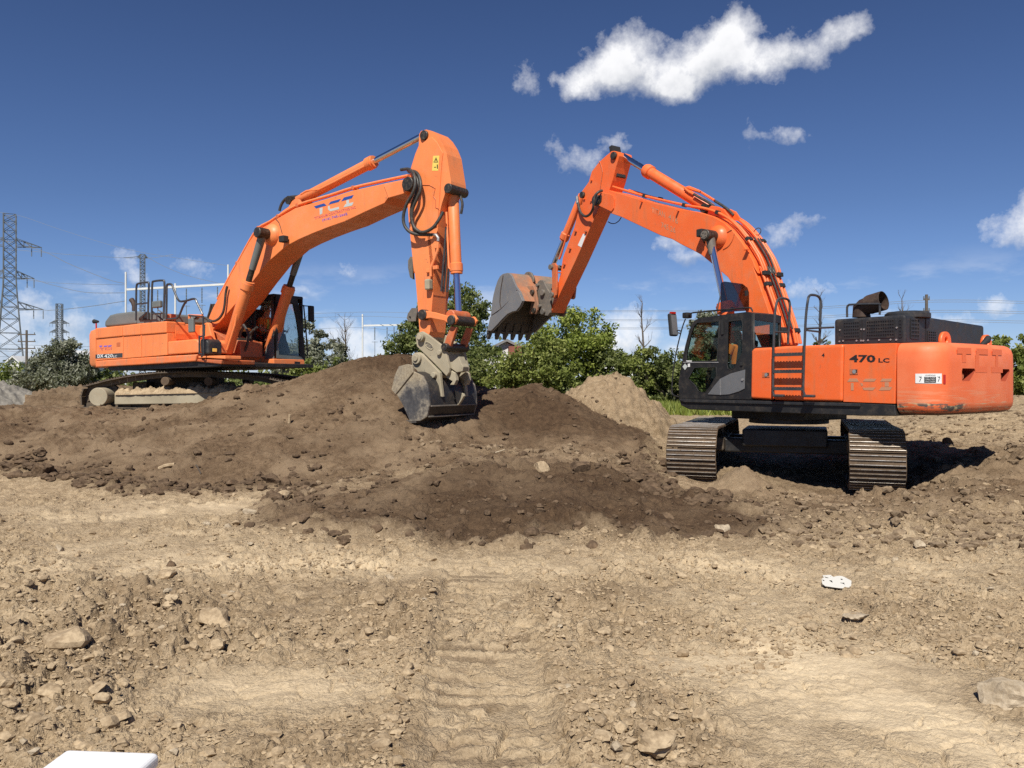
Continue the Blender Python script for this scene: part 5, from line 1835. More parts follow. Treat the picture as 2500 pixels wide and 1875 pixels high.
# bucket cylinder in front of the arm
b0 = RF.P(ZM((190, 1120))[0], 0.0)
b1 = RF.P(ZJ((1165, 222))[0], 0.0)
cylinder(rex, b0 + Vector((0.02, 0, 0)), b1, 0.62, 0.105, 0.065, 'orange_b', 'chrome', 'bucket_cylinder')
# links
lk = ZJ((1128, 190), (1160, 158), (1205, 152), (1232, 200), (1236, 560), (1222, 690), (1190, 745), (1140, 700), (1150, 620), (1160, 480), (1152, 290))
for s_ in (0.30, -0.36):
    MB().prism(rside(lk, 0.36), s_, s_ + 0.06).build('link', 'orange_d', rex, 0.012)
for p_ in ((1150, 222), (1165, 690)):
    a = RF.P(ZJ(p_)[0], 0.36)
    MB().cyl((a.x, -0.42, a.z), (a.x, 0.42, a.z), 0.075, 18).build('link_pin', 'coupler', rex, 0.01, smooth=40)
# quick coupler
cp = rside(ZJ((905, 560), (915, 470), (960, 438), (1010, 445), (1060, 560), (1120, 650), (1135, 830), (1125, 990), (1085, 1045), (1040, 1040), (985, 1000), (950, 880), (925, 780)), 0.30)
coup = MB().prism(cp, 0.30, 0.24).prism(cp, -0.24, -0.30).build('coupler', 'coupler', rex, 0.012)
cq = rside(ZJ((940, 500), (1000, 490), (1060, 640), (1100, 860), (1040, 940), (960, 760)), 0.3)
MB().prism(cq, 0.24, -0.24).build('coupler_body', 'coupler', coup)
for p_, r_ in (((1015, 655), 0.085), ((970, 880), 0.045), ((1020, 975), 0.085), ((930, 530), 0.05)):
    a = RF.P(ZJ(p_)[0], 0.30)
    MB().cyl((a.x, -0.36, a.z), (a.x, 0.37, a.z), r_, 20).build('coupler_pin', 'coupler', coup, 0.01, smooth=40)
# bucket
KS = 0.80
SIDEP = ZJ((405, 318), (330, 335), (280, 375), (240, 450), (200, 570), (170, 690), (150, 800), (135, 950), (118, 1090), (95, 1200), (75, 1300), (150, 1300), (250, 1200), (330, 1110), (420, 1020), (500, 980), (570, 965), (630, 890), (680, 790), (620, 640), (560, 560), (520, 480), (480, 370), (440, 330))
sp_ = rside(SIDEP, KS)
bucket = MB().prism(sp_, KS, KS - 0.05).build('bucket', 'bucket_r', rex, 0.006)
MB().prism(sp_, -KS + 0.05, -KS).build('side_plate', 'bucket_r', bucket, 0.006)
cut_ = rside(ZJ((128, 1060), (250, 985), (330, 915), (440, 800), (560, 625), (612, 645), (674, 790), (626, 888), (566, 960), (500, 975), (418, 1015), (325, 1105), (245, 1195), (146, 1296), (80, 1296)), KS)
MB().prism(cut_, KS + 0.001, KS + 0.03).build('side_cutter', 'bucket_r', bucket, 0.008)
MB().tube([RF.P(ZJ(p)[0], KS + 0.008) for p in ((300, 925), (278, 820), (285, 690), (300, 560), (335, 365))], 0.012, 6).build('weld_bead', 'rust', bucket)
MB().tube([RF.P(ZJ(p)[0], KS + 0.012) for p in ((140, 1035), (300, 925), (450, 780), (565, 615))], 0.010, 6).build('weld_bead', 'rust', bucket)
shell = sp_[18:] + sp_[:11]
ctr = (sum(p[0] for p in sp_) / len(sp_), sum(p[1] for p in sp_) / len(sp_))


def shrink(p, d):
    v = Vector((ctr[0] - p[0], ctr[1] - p[1]))
    v.normalize()
    return (p[0] + v.x * d, p[1] + v.y * d)


inn = [shrink(p, 0.045) for p in shell]
MB().prism(shell[:9] + inn[:9][::-1], KS - 0.05, -KS + 0.05).build('back_plate', 'bback', bucket, smooth=50)
MB().prism(shell[8:] + inn[8:][::-1], KS - 0.05, -KS + 0.05).build('bottom_plate', 'bdark', bucket, smooth=50)
lipp = Vector((shell[-1][0], 0, shell[-1][1]))
lipd = (Vector((shell[-1][0], 0, shell[-1][1])) - Vector((shell[-3][0], 0, shell[-3][1]))).normalized()
MB().box(lipp + lipd * 0.02, (0.10, 1.62, 0.07), Matrix.Rotation(math.atan2(lipd.x, lipd.z), 3, 'Y')).build('cutting_edge', 'bdark', bucket, 0.008)
tn = Vector((lipd.z, 0, -lipd.x))
for k in range(6):
    s_ = -0.72 + k * 0.288
    mb = MB()
    vs_ = []
    for t, w_, th in ((-0.26, 0.06, 0.05), (0.0, 0.065, 0.065), (0.14, 0.055, 0.05), (0.25, 0.05, 0.012)):
        c_ = lipp + lipd * t + Vector((0, s_, 0))
        vs_ += [c_ + Vector((0, w_, 0)) + tn * th, c_ - Vector((0, w_, 0)) + tn * th, c_ - Vector((0, w_, 0)) - tn * th, c_ + Vector((0, w_, 0)) - tn * th]
    fs_ = [(0, 1, 2, 3), (15, 14, 13, 12)]
    for i in range(3):
        fs_ += [(i * 4 + j, i * 4 + (j + 1) % 4, i * 4 + 4 + (j + 1) % 4, i * 4 + 4 + j) for j in range(4)]
    mb.add(vs_, fs_).build('tooth', 'bdark', bucket, 0.006)
ear = rside(ZJ((700, 500), (780, 545), (870, 540), (905, 620), (945, 870), (935, 950), (910, 1015), (880, 1015), (870, 960), (840, 1010), (800, 1010), (850, 760), (680, 760), (640, 660), (600, 560), (640, 520)), 0.34)
for s_ in (0.34, -0.40):
    MB().prism(ear, s_, s_ + 0.06).build('bucket_ear', 'bback', bucket, 0.01)
for p_ in ((835, 650), (865, 955)):
    a = RF.P(ZJ(p_)[0], 0.40)
    MB().cyl((a.x, -0.44, a.z), (a.x, 0.46, a.z), 0.075, 18).build('bucket_pin', 'grease', bucket, 0.01, smooth=40)
le = [RF.P(ZJ(p)[0], 0.1) for p in ((700, 345), (730, 310), (770, 300), (810, 320), (850, 400), (865, 470), (820, 485), (770, 430))]
lo = [(p.x, p.z) for p in le]
lc = RF.P(ZJ((775, 345))[0], 0.1)
plate('lifting_eye', [lo, [(lc.x + 0.03 * math.cos(t), lc.z + 0.03 * math.sin(t)) for t in [i * 0.785 for i in range(8)]]], 1, 0.06, 0.12, 'coupler', bucket)

# ------------------------------------------------------------------ farther excavator (grey hood, digging)
LF = Frame((-8.63, 22.0, 1.02), (0.83, -0.557), R(1.5))
lex = empty('excavator', LF.mx)
tag(lex, 'paler orange excavator with grey hood on the brown mound, digging with its bucket', 'excavator', 'excavators')
NS = -1.5                                              # its right side faces the viewer


def lside(pts, s):
    return LF.side(pts, s)


# hood and side doors: a lower and an upper row, the upper slightly proud
doors = [(200, 446), (446, 609), (609, 843)]


def ly(x, pts):
    return float(np.interp(x, [p[0] for p in pts], [p[1] for p in pts]))


TOPL = [(120, 603), (200, 595), (455, 570), (610, 551), (845, 531)]
MIDL = [(120, 700), (450, 668), (840, 638)]
BOTL = [(120, 893), (190, 886), (440, 868), (600, 856), (843, 836)]
ldoor = []
for i, (x0, x1) in enumerate(doors):
    g_ = 2
    up_ = ZA((x0 + g_, ly(x0, TOPL)), (x1 - g_, ly(x1, TOPL)), (x1 - g_, ly(x1, MIDL)), (x0 + g_, ly(x0, MIDL)))
    lo_ = ZA((x0 + g_, ly(x0, MIDL)), (x1 - g_, ly(x1, MIDL)), (x1 - g_, ly(x1, BOTL)), (x0 + g_, ly(x0, BOTL)))
    d = MB().prism(lside(lo_, NS), NS, NS + 0.5).build('side_door', 'orange_l', lex, 0.012)
    MB().prism(lside(up_, NS), NS - 0.03, NS + 0.5).build('hood_side', 'orange_l', lex, 0.03, seg=3)
    ldoor.append(d)
# hood block inside (fills behind the doors, full width)
hq = lside(ZA((200, 605), (838, 545), (838, 836), (200, 888)), NS)
MB().prism(hq, NS + 0.45, 1.45).build('engine_deck', 'orange_l', lex, 0.03)
# counterweight
cq = lside(ZA((140, 606), (165, 598), (197, 595), (192, 946), (140, 950), (122, 925), (118, 880), (128, 700), (130, 640)), NS)
xs_ = [p[0] for p in cq]
zs_ = [p[1] for p in cq]
x1_, x0_ = max(xs_), min(xs_) - 0.05
z0_, z1_ = min(zs_), max(zs_)
lout = [(x1_, NS), (x0_ + 0.25, NS), (x0_ + 0.10, NS + 0.05), (x0_ + 0.02, NS + 0.2), (x0_ - 0.12, -0.7), (x0_ - 0.17, 0), (x0_ - 0.12, 0.7), (x0_ + 0.02, -NS - 0.2), (x0_ + 0.1, -NS - 0.05), (x0_ + 0.25, -NS), (x1_, -NS)]
vs, fs = [], []
lv = [(z0_, 0.12), (z0_ + 0.05, 0.03), (z0_ + 0.12, 0), (z1_ - 0.15, 0), (z1_ - 0.05, 0.03), (z1_, 0.12)]
for h, ins in lv:
    for a, s in lout:
        k = ins / 1.5
        vs.append((x1_ + (a - x1_) * (1 - ins / (x1_ - x0_)), s * (1 - k), h))
npt = len(lout)
for j in range(len(lv) - 1):
    for i in range(npt):
        fs.append((j * npt + i, j * npt + (i + 1) % npt, (j + 1) * npt + (i + 1) % npt, (j + 1) * npt + i))
fs += [tuple(range(npt - 1, -1, -1)), tuple((len(lv) - 1) * npt + i for i in range(npt))]
lcw = MB().add(vs, fs).build('counterweight', 'orange_l', lex, smooth=35)
# lower frame band
MB().prism(lside(ZA((194, 888), (600, 858), (1108, 829), (1092, 893), (600, 925), (194, 947)), NS), NS, -NS).build('lower_frame', 'orange_m', lex, 0.03, seg=3)
MB().prism(lside(ZA((300, 930), (1092, 885), (1325, 905), (1325, 935), (1000, 950), (320, 975)), NS + 0.1), NS + 0.1, -NS - 0.1).build('under_frame', 'frame', lex)
# front step box, raised hood front, black corner with lamp
tb = lside(ZA((846, 714), (1085, 692), (1112, 702), (1122, 720), (1122, 816), (846, 834)), NS)
MB().prism(tb, NS, -0.55).build('tool_box', 'orange_l', lex, 0.03, seg=3)
MB().prism(lside(ZA((846, 690), (846, 560), (850, 640)), NS), NS + 0.2, -0.6).build('hood_front', 'orange_l', lex)
bc = lside(ZA((1132, 692), (1180, 690), (1205, 712), (1208, 832), (1140, 826)), NS)
xf_ = max(q[0] for q in bc)
corner = MB().prism(bc, NS, NS + 0.40).build('lamp_housing', 'black', lex, 0.05, seg=3)
MB().prism(LF.face(ZA((1245, 768), (1298, 770), (1298, 812), (1245, 810)), xf_), xf_ + 0.001, xf_ + 0.006, axis=0).build('lamp_recess', 'ink', corner)
MB().prism(LF.face(ZA((1247, 776), (1284, 778), (1284, 808), (1247, 806)), xf_), xf_ + 0.006, xf_ + 0.022, axis=0).build('work_lamp', 'lamp', corner, 0.004)
MB().prism(lside(ZA((1120, 845), (1360, 840), (1362, 872), (1190, 862), (1120, 866)), NS + 0.05), NS + 0.05, NS + 0.5).build('front_step', 'orange_l', lex, 0.015)
MB().prism(lside(ZA((1100, 870), (1330, 880), (1325, 918), (1095, 893)), NS + 0.05), NS + 0.05, -0.5).build('frame_toe', 'orange_d', lex, 0.02)


def ltext(name, s, p0, p1, h_px, mats, parent, bold=0.0, sl=NS - 0.004, zz=ZA, lean=0.0):
    a, b = LF.P(zz(p0)[0], sl), LF.P(zz(p1)[0], sl)
    t = LF.P(zz((p0[0] + lean, p0[1] - h_px))[0], sl)
    return text(name, s, a, b, (t - a).length, t - a, mats, parent, bold)


MB().prism(lside(ZA((196, 832), (440, 818), (440, 858), (196, 868)), NS), NS - 0.003, NS).build('model_strip', 'char', ldoor[0])
ltext('lettering', 'DX', (214, 862), (268, 858), 30, 'white', ldoor[0], 0.03, NS - 0.006)
ltext('lettering', '420', (275, 862), (352, 857), 32, 'white', ldoor[0], 0.012, NS - 0.006)
ltext('lettering', 'LC', (356, 859), (388, 857), 20, 'white', ldoor[0], 0.012, NS - 0.006)
mb = MB()
for q in (((228, 752), (258, 750), (254, 764), (236, 766)), ((272, 752), (306, 749), (298, 762), (270, 764)), ((314, 749), (344, 746), (336, 760), (308, 762))):
    mb.prism(lside(ZA(*q), NS), NS - 0.004, NS)
mb.build('small_logo', 'violet', ldoor[0])
ltext('lettering', 'TCI', (232, 796), (340, 788), 22, 'faded_red', ldoor[0], 0.0, NS - 0.004)
MB().prism(lside(ZA((386, 724), (420, 720), (420, 758), (386, 762)), NS), NS - 0.003, NS).build('latch', 'orange_d', ldoor[0])
# grey engine hood on top
HS = -0.95
hz = lside(ZA((274, 585), (276, 530), (320, 475), (375, 460), (550, 438)), HS)
hy = lside(ZA((555, 560), (555, 440), (840, 470), (1030, 490), (1030, 540)), HS)
lh = MB().prism(hz + [(hy[0][0], hy[0][1])], HS, 1.2).build('engine_hood', 'hood', lex, 0.06, seg=4)
h2 = lside(ZA((558, 560), (558, 442), (800, 462), (838, 470), (838, 545)), HS)
MB().prism(h2, HS + 0.02, 1.2).build('hood_front_half', 'hood', lh, 0.03)
h3 = lside(ZA((840, 545), (840, 472), (1030, 490), (1035, 545)), -0.4)
MB().prism(h3, -0.3, 0.5).build('valve_cover', 'hood', lex, 0.03)
vp = lside(ZA((590, 500), (650, 455), (680, 455), (680, 520), (590, 522)), HS)
MB().prism(vp, HS - 0.02, HS + 0.02).build('air_intake', 'hatchrub', lh, 0.01)
ep = [LF.P(ZA(p)[0], -0.5) for p in ((545, 440), (545, 395), (535, 360), (520, 338))]
MB().tube(ep, [0.06, 0.06, 0.065, 0.07], 16).build('exhaust_pipe', 'rust', lh, smooth=40)
c = LF.P(ZA((875, 480))[0], -0.9)
MB().cyl(c + Vector((0, 0, -0.12)), c + Vector((0, 0, 0.03)), 0.12, 18).build('fuel_cap', 'orange_d', lex, 0.01, smooth=40)
# rails
for nm, pts, s_ in (('grab_rail', ((560, 525), (562, 320), (566, 215), (585, 192), (660, 182), (676, 200), (672, 330), (668, 515)), -1.25),
                    ('grab_rail', ((702, 515), (704, 300), (708, 190), (722, 172), (800, 165), (816, 185), (815, 320), (808, 510)), -1.25),
                    ('grab_rail', ((833, 512), (836, 330), (838, 215), (856, 198), (884, 205), (905, 260), (945, 345), (1000, 350), (1085, 330), (1112, 370), (1160, 470)), -1.3),
                    ('grab_rail', ((850, 512), (910, 508), (945, 490), (985, 395), (1020, 340)), -1.3)):
    mb = MB()
    hoop(mb, [LF.P(ZA(p)[0], s_) for p in pts], 0.026, sm=4)
    mb.build(nm, 'char', lex, smooth=40)
for p0, p1 in (((562, 378), (672, 366)), ((704, 465), (812, 460))):
    MB().tube([LF.P(ZA(p)[0], -1.25) for p in (p0, p1)], 0.02, 8).build('cross_rail', 'char', lex, smooth=40)
for pts in (((705, 440), (800, 520)), ((590, 520), (660, 450))):
    MB().tube([LF.P(ZA(p)[0], -1.1) for p in pts], 0.02, 8).build('brace_rail', 'char', lex, smooth=40)
# mirrors
c = LF.P(ZA((752, 380))[0], -1.3)
mir = MB().box(c, (0.34, 0.10, 0.17)).build('mirror', 'hood', lex, 0.03, seg=3)
MB().tube([c + Vector((0, 0, -0.05)), LF.P(ZA((760, 430))[0], -1.3), LF.P(ZA((810, 462))[0], -1.25)], 0.015, 6).build('mirror_arm', 'char', mir)
c = LF.P(ZA((1062, 570))[0], -1.35)
mir = MB().box(c, (0.20, 0.08, 0.34)).build('mirror', 'hood', lex, 0.03, seg=3)
MB().tube([LF.P(ZA(p)[0], -1.38) for p in ((1038, 480), (1165, 490), (1165, 840))], 0.022, 6).build('mirror_post', 'char', mir)
MB().tube([LF.P(ZA(p)[0], -1.34) for p in ((1045, 530), (1040, 478), (1160, 486))], 0.035, 6).build('mirror_hood', 'orange_l', mir)
MB().tube(spline([LF.P(ZA(p)[0], -1.3) for p in ((1070, 530), (1120, 490), (1180, 500), (1240, 540))], 4), 0.022, 6).build('cable', 'hose', mir)
c = LF.P(ZA((202, 548))[0], -1.2)
cam_ = MB().tube([c + Vector((-0.10, 0, 0.05)), c + Vector((0.10, 0, 0.03))], [0.06, 0.03], 10).build('rear_camera', 'hatchrub', lcw, smooth=40)
MB().tube([c, c + Vector((0, 0, -0.2))], 0.02, 6).build('camera_post', 'red', cam_)
for pts in (((1130, 660), (1130, 820), (1160, 830)), ((1170, 660), (1170, 835), (1150, 850)), ((1178, 560), (1176, 660), (1140, 670))):
    MB().tube([LF.P(ZA(p)[0], NS - 0.05) for p in pts], 0.02, 8).build('step_rail', 'char', lex, smooth=40)
# boom foot brackets and pivot
for s_ in (-0.62, 0.48):
    MB().prism(lside(ZK((230, 780), (300, 740), (335, 760), (395, 1010), (500, 1120), (600, 1150), (620, 1300), (180, 1280), (150, 900)), s_), s_, s_ + 0.12).build('boom_bracket', 'orange_l', lex, 0.02)
MB().prism(lside(ZK((150, 860), (260, 760), (640, 1000), (900, 1060), (900, 1330), (200, 1300)), -0.3), -0.34, 0.34).build('boom_seat', 'orange_d', lex, 0.02)
# cab on the far side: its front and its near wall are in view
S0, S1 = 0.50, 1.5
aF = LF.P(ZK((1478, 1350))[0], S0).x
aB = aF - 1.7
zt_ = LF.P(ZK((1470, 262))[0], S0).z
zb_ = LF.P(ZK((1478, 1348))[0], S0).z
FW = ZK((1480, 262), (1530, 264), (1750, 300), (1840, 358), (1900, 600), (1945, 1000), (1975, 1390), (1482, 1348))
FH = ZK((1515, 420), (1600, 402), (1720, 400), (1780, 430), (1838, 700), (1880, 1000), (1890, 1310), (1545, 1285), (1512, 1150))
fo = LF.face(FW, aF)
S1 = max(q[0] for q in fo)
lcab = plate('cab', [fo, LF.face(FH, aF)], 0, aF - 0.06, aF, 'frame', lex)
MB().prism(LF.face(FH, aF), aF - 0.035, aF - 0.028, axis=0).build('windscreen', 'glass_c', lcab)
wall_o = [(aF - 0.06, zb_), (aF - 0.06, zt_), (aB + 0.12, zt_), (aB, zt_ - 0.2), (aB, zb_)]
wall_h = [(aF - 0.16, zb_ + 0.16), (aF - 0.16, zt_ - 0.14), (aF - 0.80, zt_ - 0.14), (aF - 0.80, zb_ + 0.16)]
wall_h2 = [(aF - 0.90, zb_ + 0.75), (aF - 0.90, zt_ - 0.14), (aB + 0.14, zt_ - 0.2), (aB + 0.14, zb_ + 0.75)]
for nm, s_ in (('near_wall', S0), ('door_wall', S1 - 0.05)):
    wl_ = plate(nm, [wall_o, wall_h, wall_h2], 1, s_, s_ + 0.05, 'frame', lcab)
    for hh_ in (wall_h, wall_h2):
        MB().prism(hh_, s_ + 0.02, s_ + 0.026).build('window_pane', 'glass_c', wl_)
MB().prism([(aF - 0.03, zt_ - 0.06), (aF - 0.05, zt_ + 0.02), (aB + 0.15, zt_ + 0.02), (aB + 0.02, zt_ - 0.1)], S0, S1).build('roof', 'frame', lcab, 0.02)
MB().box((aB + 0.03, (S0 + S1) / 2, (zb_ + zt_) / 2 - 0.1), (0.05, S1 - S0 - 0.1, zt_ - zb_ - 0.2)).build('rear_wall', 'frame', lcab)
MB().prism(LF.face(ZK((1484, 1345), (1490, 1050), (1508, 1060), (1530, 1288), (1895, 1318), (1972, 1390)), aF), aF + 0.001, aF + 0.012, axis=0).build('lower_panel', 'hood', lcab, 0.004)
MB().prism([(aF - 0.75, zb_), (aF - 0.55, zb_ + 0.16), (aF - 0.12, zb_ + 0.5), (aF - 0.06, zb_ + 0.62), (aF - 0.06, zb_)], S0 - 0.012, S0).build('lower_panel', 'hood', lcab, 0.006)
bf = LF.face(ZK((1440, 1352), (1965, 1390), (1952, 1505), (1440, 1478)), aF + 0.02)
zbb = min(q[1] for q in bf)
MB().prism([(bf[0][0], zb_ - 0.01), (bf[1][0], zb_ - 0.01), (bf[1][0], zbb), (bf[0][0], zbb)], aF + 0.02, aB - 0.3, axis=0).build('cab_base', 'orange_l', lex, 0.02)
MB().prism(LF.face(ZK((1792, 1400), (1882, 1406), (1870, 1470), (1785, 1464)), aF + 0.02), aF + 0.021, aF + 0.027, axis=0).build('tread_plate', 'ink', lex)
mb = MB()
sc2 = (S0 + S1) / 2
fl2 = zb_ + 0.05
aa = aF - 0.75
mb.box((aa - 0.1, sc2, fl2 + 0.40), (0.5, 0.5, 0.16))
mb.box((aa - 0.36, sc2, fl2 + 0.78), (0.14, 0.48, 0.7), Matrix.Rotation(-0.15, 3, 'Y'))
mb.box((aa - 0.1, sc2, fl2 + 0.16), (0.36, 0.36, 0.32))
mb.build('driver_seat', 'seat', lcab, 0.03)
cs = LF.face(ZK((1510, 1000), (1590, 980), (1640, 1090), (1690, 1270), (1560, 1270), (1515, 1150)), aF - 0.3)
MB().prism(cs, aF - 0.5, aF - 0.2, axis=0).build('console', 'seat', lcab, 0.03)
MB().prism(LF.face(ZK((1510, 905), (1595, 900), (1585, 965), (1520, 968)), aF - 0.2), aF - 0.24, aF - 0.18, axis=0).build('monitor', 'hatchrub', lcab, 0.01)
MB().tube([LF.P(ZK(p)[0], aF + 0.12, 0) for p in ((1885, 455), (1945, 455), (1985, 900), (2012, 1300))], 0.020, 6).build('front_rail', 'frame', lcab)
MB().tube([LF.P(ZK(p)[0], aF + 0.14, 0) for p in ((1945, 460), (2080, 468), (2108, 500), (2112, 575))], 0.014, 6).build('mirror_arm', 'frame', lcab)
c = LF.P(ZK((2070, 595))[0], aF + 0.14, 0)
MB().box(c, (0.09, 0.17, 0.42)).build('mirror', 'hatchrub', lcab, 0.03, seg=3)

# boom
LB = -0.36
LTOP = [(509, 777), (521, 749), (529, 735), (565, 667), (577, 647), (607.7, 591), (627, 563), (653.5, 548.5), (674, 535), (721, 508), (798, 485), (857, 466), (938, 448), (991, 437)]
LTIP = [(1001, 441), (1006, 450), (1003, 462), (989, 473), (948, 482), (938, 496)]
LBOT = [(891, 517), (843, 540), (803, 554), (762, 570), (728, 585), (698, 601), (653.6, 640), (620, 683), (586, 729), (547, 774), (516, 809)]
ltp = lside(LTOP, LB)
lboom = MB().prism(ltp + lside(LTIP + LBOT, LB), LB, -LB).build('boom', 'orange_l', lex, 0.012)
# top rear plate ridge where the side plate stands proud
MB().prism(lside([(938, 452), (990, 440), (1004, 450), (1000, 464), (986, 474), (950, 484)], LB), LB - 0.03, LB - 0.001).build('nose_plate', 'orange_l', lboom, 0.012)
pn = LF.P(ZB((1562, 605))[0], LB - 0.04)
MB().cyl((pn.x, LB - 0.09, pn.z), (pn.x, -LB + 0.09, pn.z), 0.15, 22).build('arm_pin', 'grease', lboom, 0.015, smooth=40)
bp_ = LF.P(ZN((175, 985))[0], LB)
MB().tube([(bp_.x, LB + 0.01, bp_.z), (bp_.x, LB - 0.05, bp_.z), (bp_.x, LB - 0.14, bp_.z)], [0.26, 0.24, 0.13], 28).build('pin_boss', 'orange_l', lboom, smooth=40)
MB().tube([(bp_.x, -LB - 0.01, bp_.z), (bp_.x, -LB + 0.05, bp_.z), (bp_.x, -LB + 0.14, bp_.z)], [0.26, 0.24, 0.13], 28).build('pin_boss', 'orange_l', lboom, smooth=40)
MB().cyl((bp_.x, -0.80, bp_.z), (bp_.x, 0.80, bp_.z), 0.125, 22).build('cylinder_pin', 'grease', lboom, 0.02, smooth=40)
w1, w2 = LF.P(ZN((40, 1080))[0], -0.62), LF.P(ZK((655, 1240))[0], -0.62)
for s_ in (-0.62, 0.62):
    top, low = Vector((bp_.x, s_, bp_.z)), Vector((w2.x, s_, w2.z))
    sp1 = LF.P(ZA((1600, 190))[0], -0.62)
    k_ = (Vector((sp1.x, 0, sp1.z)) - Vector((low.x, 0, low.z))).length / (top - low).length
    cyl_ = cylinder(lex, low, top, k_, 0.135, 0.072, 'orange_l', 'grease', 'boom_cylinder', 1.22)
    dr = (low - top).normalized()
    MB().tube([top + dr * 0.02, top + dr * 0.9], [0.10, 0.08], 18).build('rod_sleeve', 'hood', cyl_, smooth=40)
    o_ = Vector((0.13, -0.10 if s_ < 0 else 0.10, 0.02))
    MB().tube([low + o_ + Vector((0, 0, 0.02)), low + o_ - dr * 0.7, low + o_ - dr * 0.95 + Vector((-0.05, 0, 0))], 0.026, 8).build('hydraulic_pipe', 'orange_l', cyl_, smooth=40)
# lamp under the boom
lp_ = LF.P(ZN((385, 1060))[0], LB - 0.12)
MB().box(lp_, (0.17, 0.16, 0.15)).build('boom_lamp', 'hatchrub', lboom, 0.02)
for pts in (((240, 690), (300, 760), (330, 850), (360, 960)),):
    MB().tube([LF.P(ZN(p)[0], LB - 0.006) for p in pts], 0.008, 5).build('lamp_cable', 'hose', lboom)
# sign writing on the boom
logo = MB()
for q, mi in ((((935, 470), (1115, 415), (1160, 455), (970, 508)), 0), (((1235, 385), (1418, 335), (1380, 390), (1195, 440)), 0), (((1475, 310), (1650, 265), (1615, 325), (1425, 380)), 0),
              (((1035, 505), (1090, 490), (1085, 600), (1040, 625)), 1), (((1185, 470), (1215, 460), (1225, 520), (1385, 478), (1385, 522), (1230, 562), (1190, 530)), 1),
              (((1515, 362), (1565, 347), (1565, 412), (1650, 395), (1620, 455), (1465, 490), (1500, 432), (1520, 425)), 1)):
    logo.prism(lside(ZN(*q), LB), LB - 0.004, LB - 0.001, mi)
logo.build('logo', ['blue', 'palegrey'], lboom)
ltext('lettering', 'TITANIUM CONTRACTING INC', (948, 708), (1690, 505), 42, 'faded_red', lboom, 0.004, LB - 0.004, ZN, -12)
ltext('lettering', '(416) 745-2662', (1088, 752), (1542, 636), 54, 'violet', lboom, 0.012, LB - 0.004, ZN, -14)
tst = rear_off(ltp, 0.1)
SG = 1 if tst[9][1] > ltp[9][1] else -1
for s_, d_, i0, i1, r_ in ((-0.28, 0.09, 2, 13, 0.030), (-0.17, 0.12, 2, 13, 0.030), (0.16, 0.10, 2, 13, 0.030), (0.28, 0.09, 2, 13, 0.030), (-0.05, 0.08, 3, 10, 0.026)):
    pth = rear_off(ltp, SG * d_)[i0:i1 + 1]
    MB().tube(spline([(a, s_, h) for a, h in pth], 3), r_, 10).build('hydraulic_pipe', 'orange_l', lboom, smooth=40)
for s_ in (-0.1, 0.05):
    pth = rear_off(ltp, SG * 0.06)[8:13]
    MB().tube(spline([(a, s_, h) for a, h in pth], 3), 0.018, 8).build('hydraulic_hose', 'hose', lboom, smooth=40)
for i in (4, 6, 8, 9, 11):
    p, q = ltp[i], rear_off(ltp, SG * 0.08)[i]
    d = Vector((q[0] - p[0], 0, q[1] - p[1])).normalized()
    t = Vector((d.z, 0, -d.x))
    rot = Matrix((t, Vector((0, 1, 0)), d)).transposed()
    for s_ in (-0.23, 0.23):
        MB().box(Vector((q[0], s_, q[1])), (0.07, 0.18, 0.09), rot).build('pipe_clamp', 'orange_d', lboom, 0.01)
# arm cylinder
ca, cb_ = LF.P(ZN((620, 392))[0], 0.0), LF.P(ZL((285, 125))[0], 0.0)
cj = LF.P(ZB((1272, 450))[0], 0.0)
ac = cylinder(lex, ca, cb_, (cj - ca).length / (cb_ - ca).length, 0.118, 0.068, 'orange_l', 'chrome', 'arm_cylinder', 1.25)
MB().cyl(ca + Vector((0, -0.26, 0)), ca + Vector((0, 0.26, 0)), 0.10, 18).build('cylinder_pin', 'grease', ac, smooth=40)
lug = lside(ZN((500, 480), (560, 380), (620, 335), (690, 350), (720, 420), (820, 440), (560, 540), (330, 600)), -0.2)
MB().prism(lug, -0.24, -0.18).prism(lug, 0.18, 0.24).build('cylinder_lug', 'orange_l', lboom, 0.01)
for s_ in (-0.10, 0.12):
    MB().tube([LF.P(ZN(p)[0], s_) for p in ((700, 255), (800, 195), (1030, 165), (1330, 15), (1900, -280))], 0.026, 8).build('hydraulic_pipe', 'orange_l', ac, smooth=40)
MB().tube(spline([LF.P(ZN(p)[0], 0.0) for p in ((310, 550), (350, 430), (430, 330), (540, 300), (660, 290), (730, 260))], 5), 0.034, 10).build('hydraulic_hose', 'hose', ac, smooth=40)
MB().tube(spline([LF.P(ZK(p)[0], LB - 0.08) for p in ((655, 130), (630, 250), (610, 450), (580, 580), (510, 680), (420, 720), (330, 690), (200, 640), (140, 680))], 4), 0.03, 8).build('hydraulic_hose', 'hose', lboom, smooth=40)
for x_ in (380, 420, 450):
    MB().tube(spline([LF.P(ZK(p)[0], LB + 0.1) for p in ((x_ + 10, 430), (x_ - 20, 560), (x_ - 50, 680), (x_ - 10, 800))], 4), 0.03, 8).build('hydraulic_hose', 'hose', lboom, smooth=40)
for pts, s_ in ((((930, 780), (1000, 900), (1010, 1020), (960, 1200), (860, 1330), (720, 1370)), -0.2), (((1100, 860), (1000, 1000), (990, 1180), (900, 1300)), 0.0), (((1160, 820), (1060, 920), (1040, 1060), (1010, 1200)), 0.1), (((960, 760), (900, 880), (870, 1000), (900, 1120)), 0.15)):
    MB().tube(spline([LF.P(ZK(p)[0], s_) for p in pts], 4), 0.032, 8).build('hydraulic_hose', 'hose', lex, smooth=40)
mb = MB()
vb = lside(ZK((760, 1100), (980, 1000), (1020, 1250), (940, 1400), (700, 1400)), 0.0)
mb.prism(vb, -0.25, 0.2)
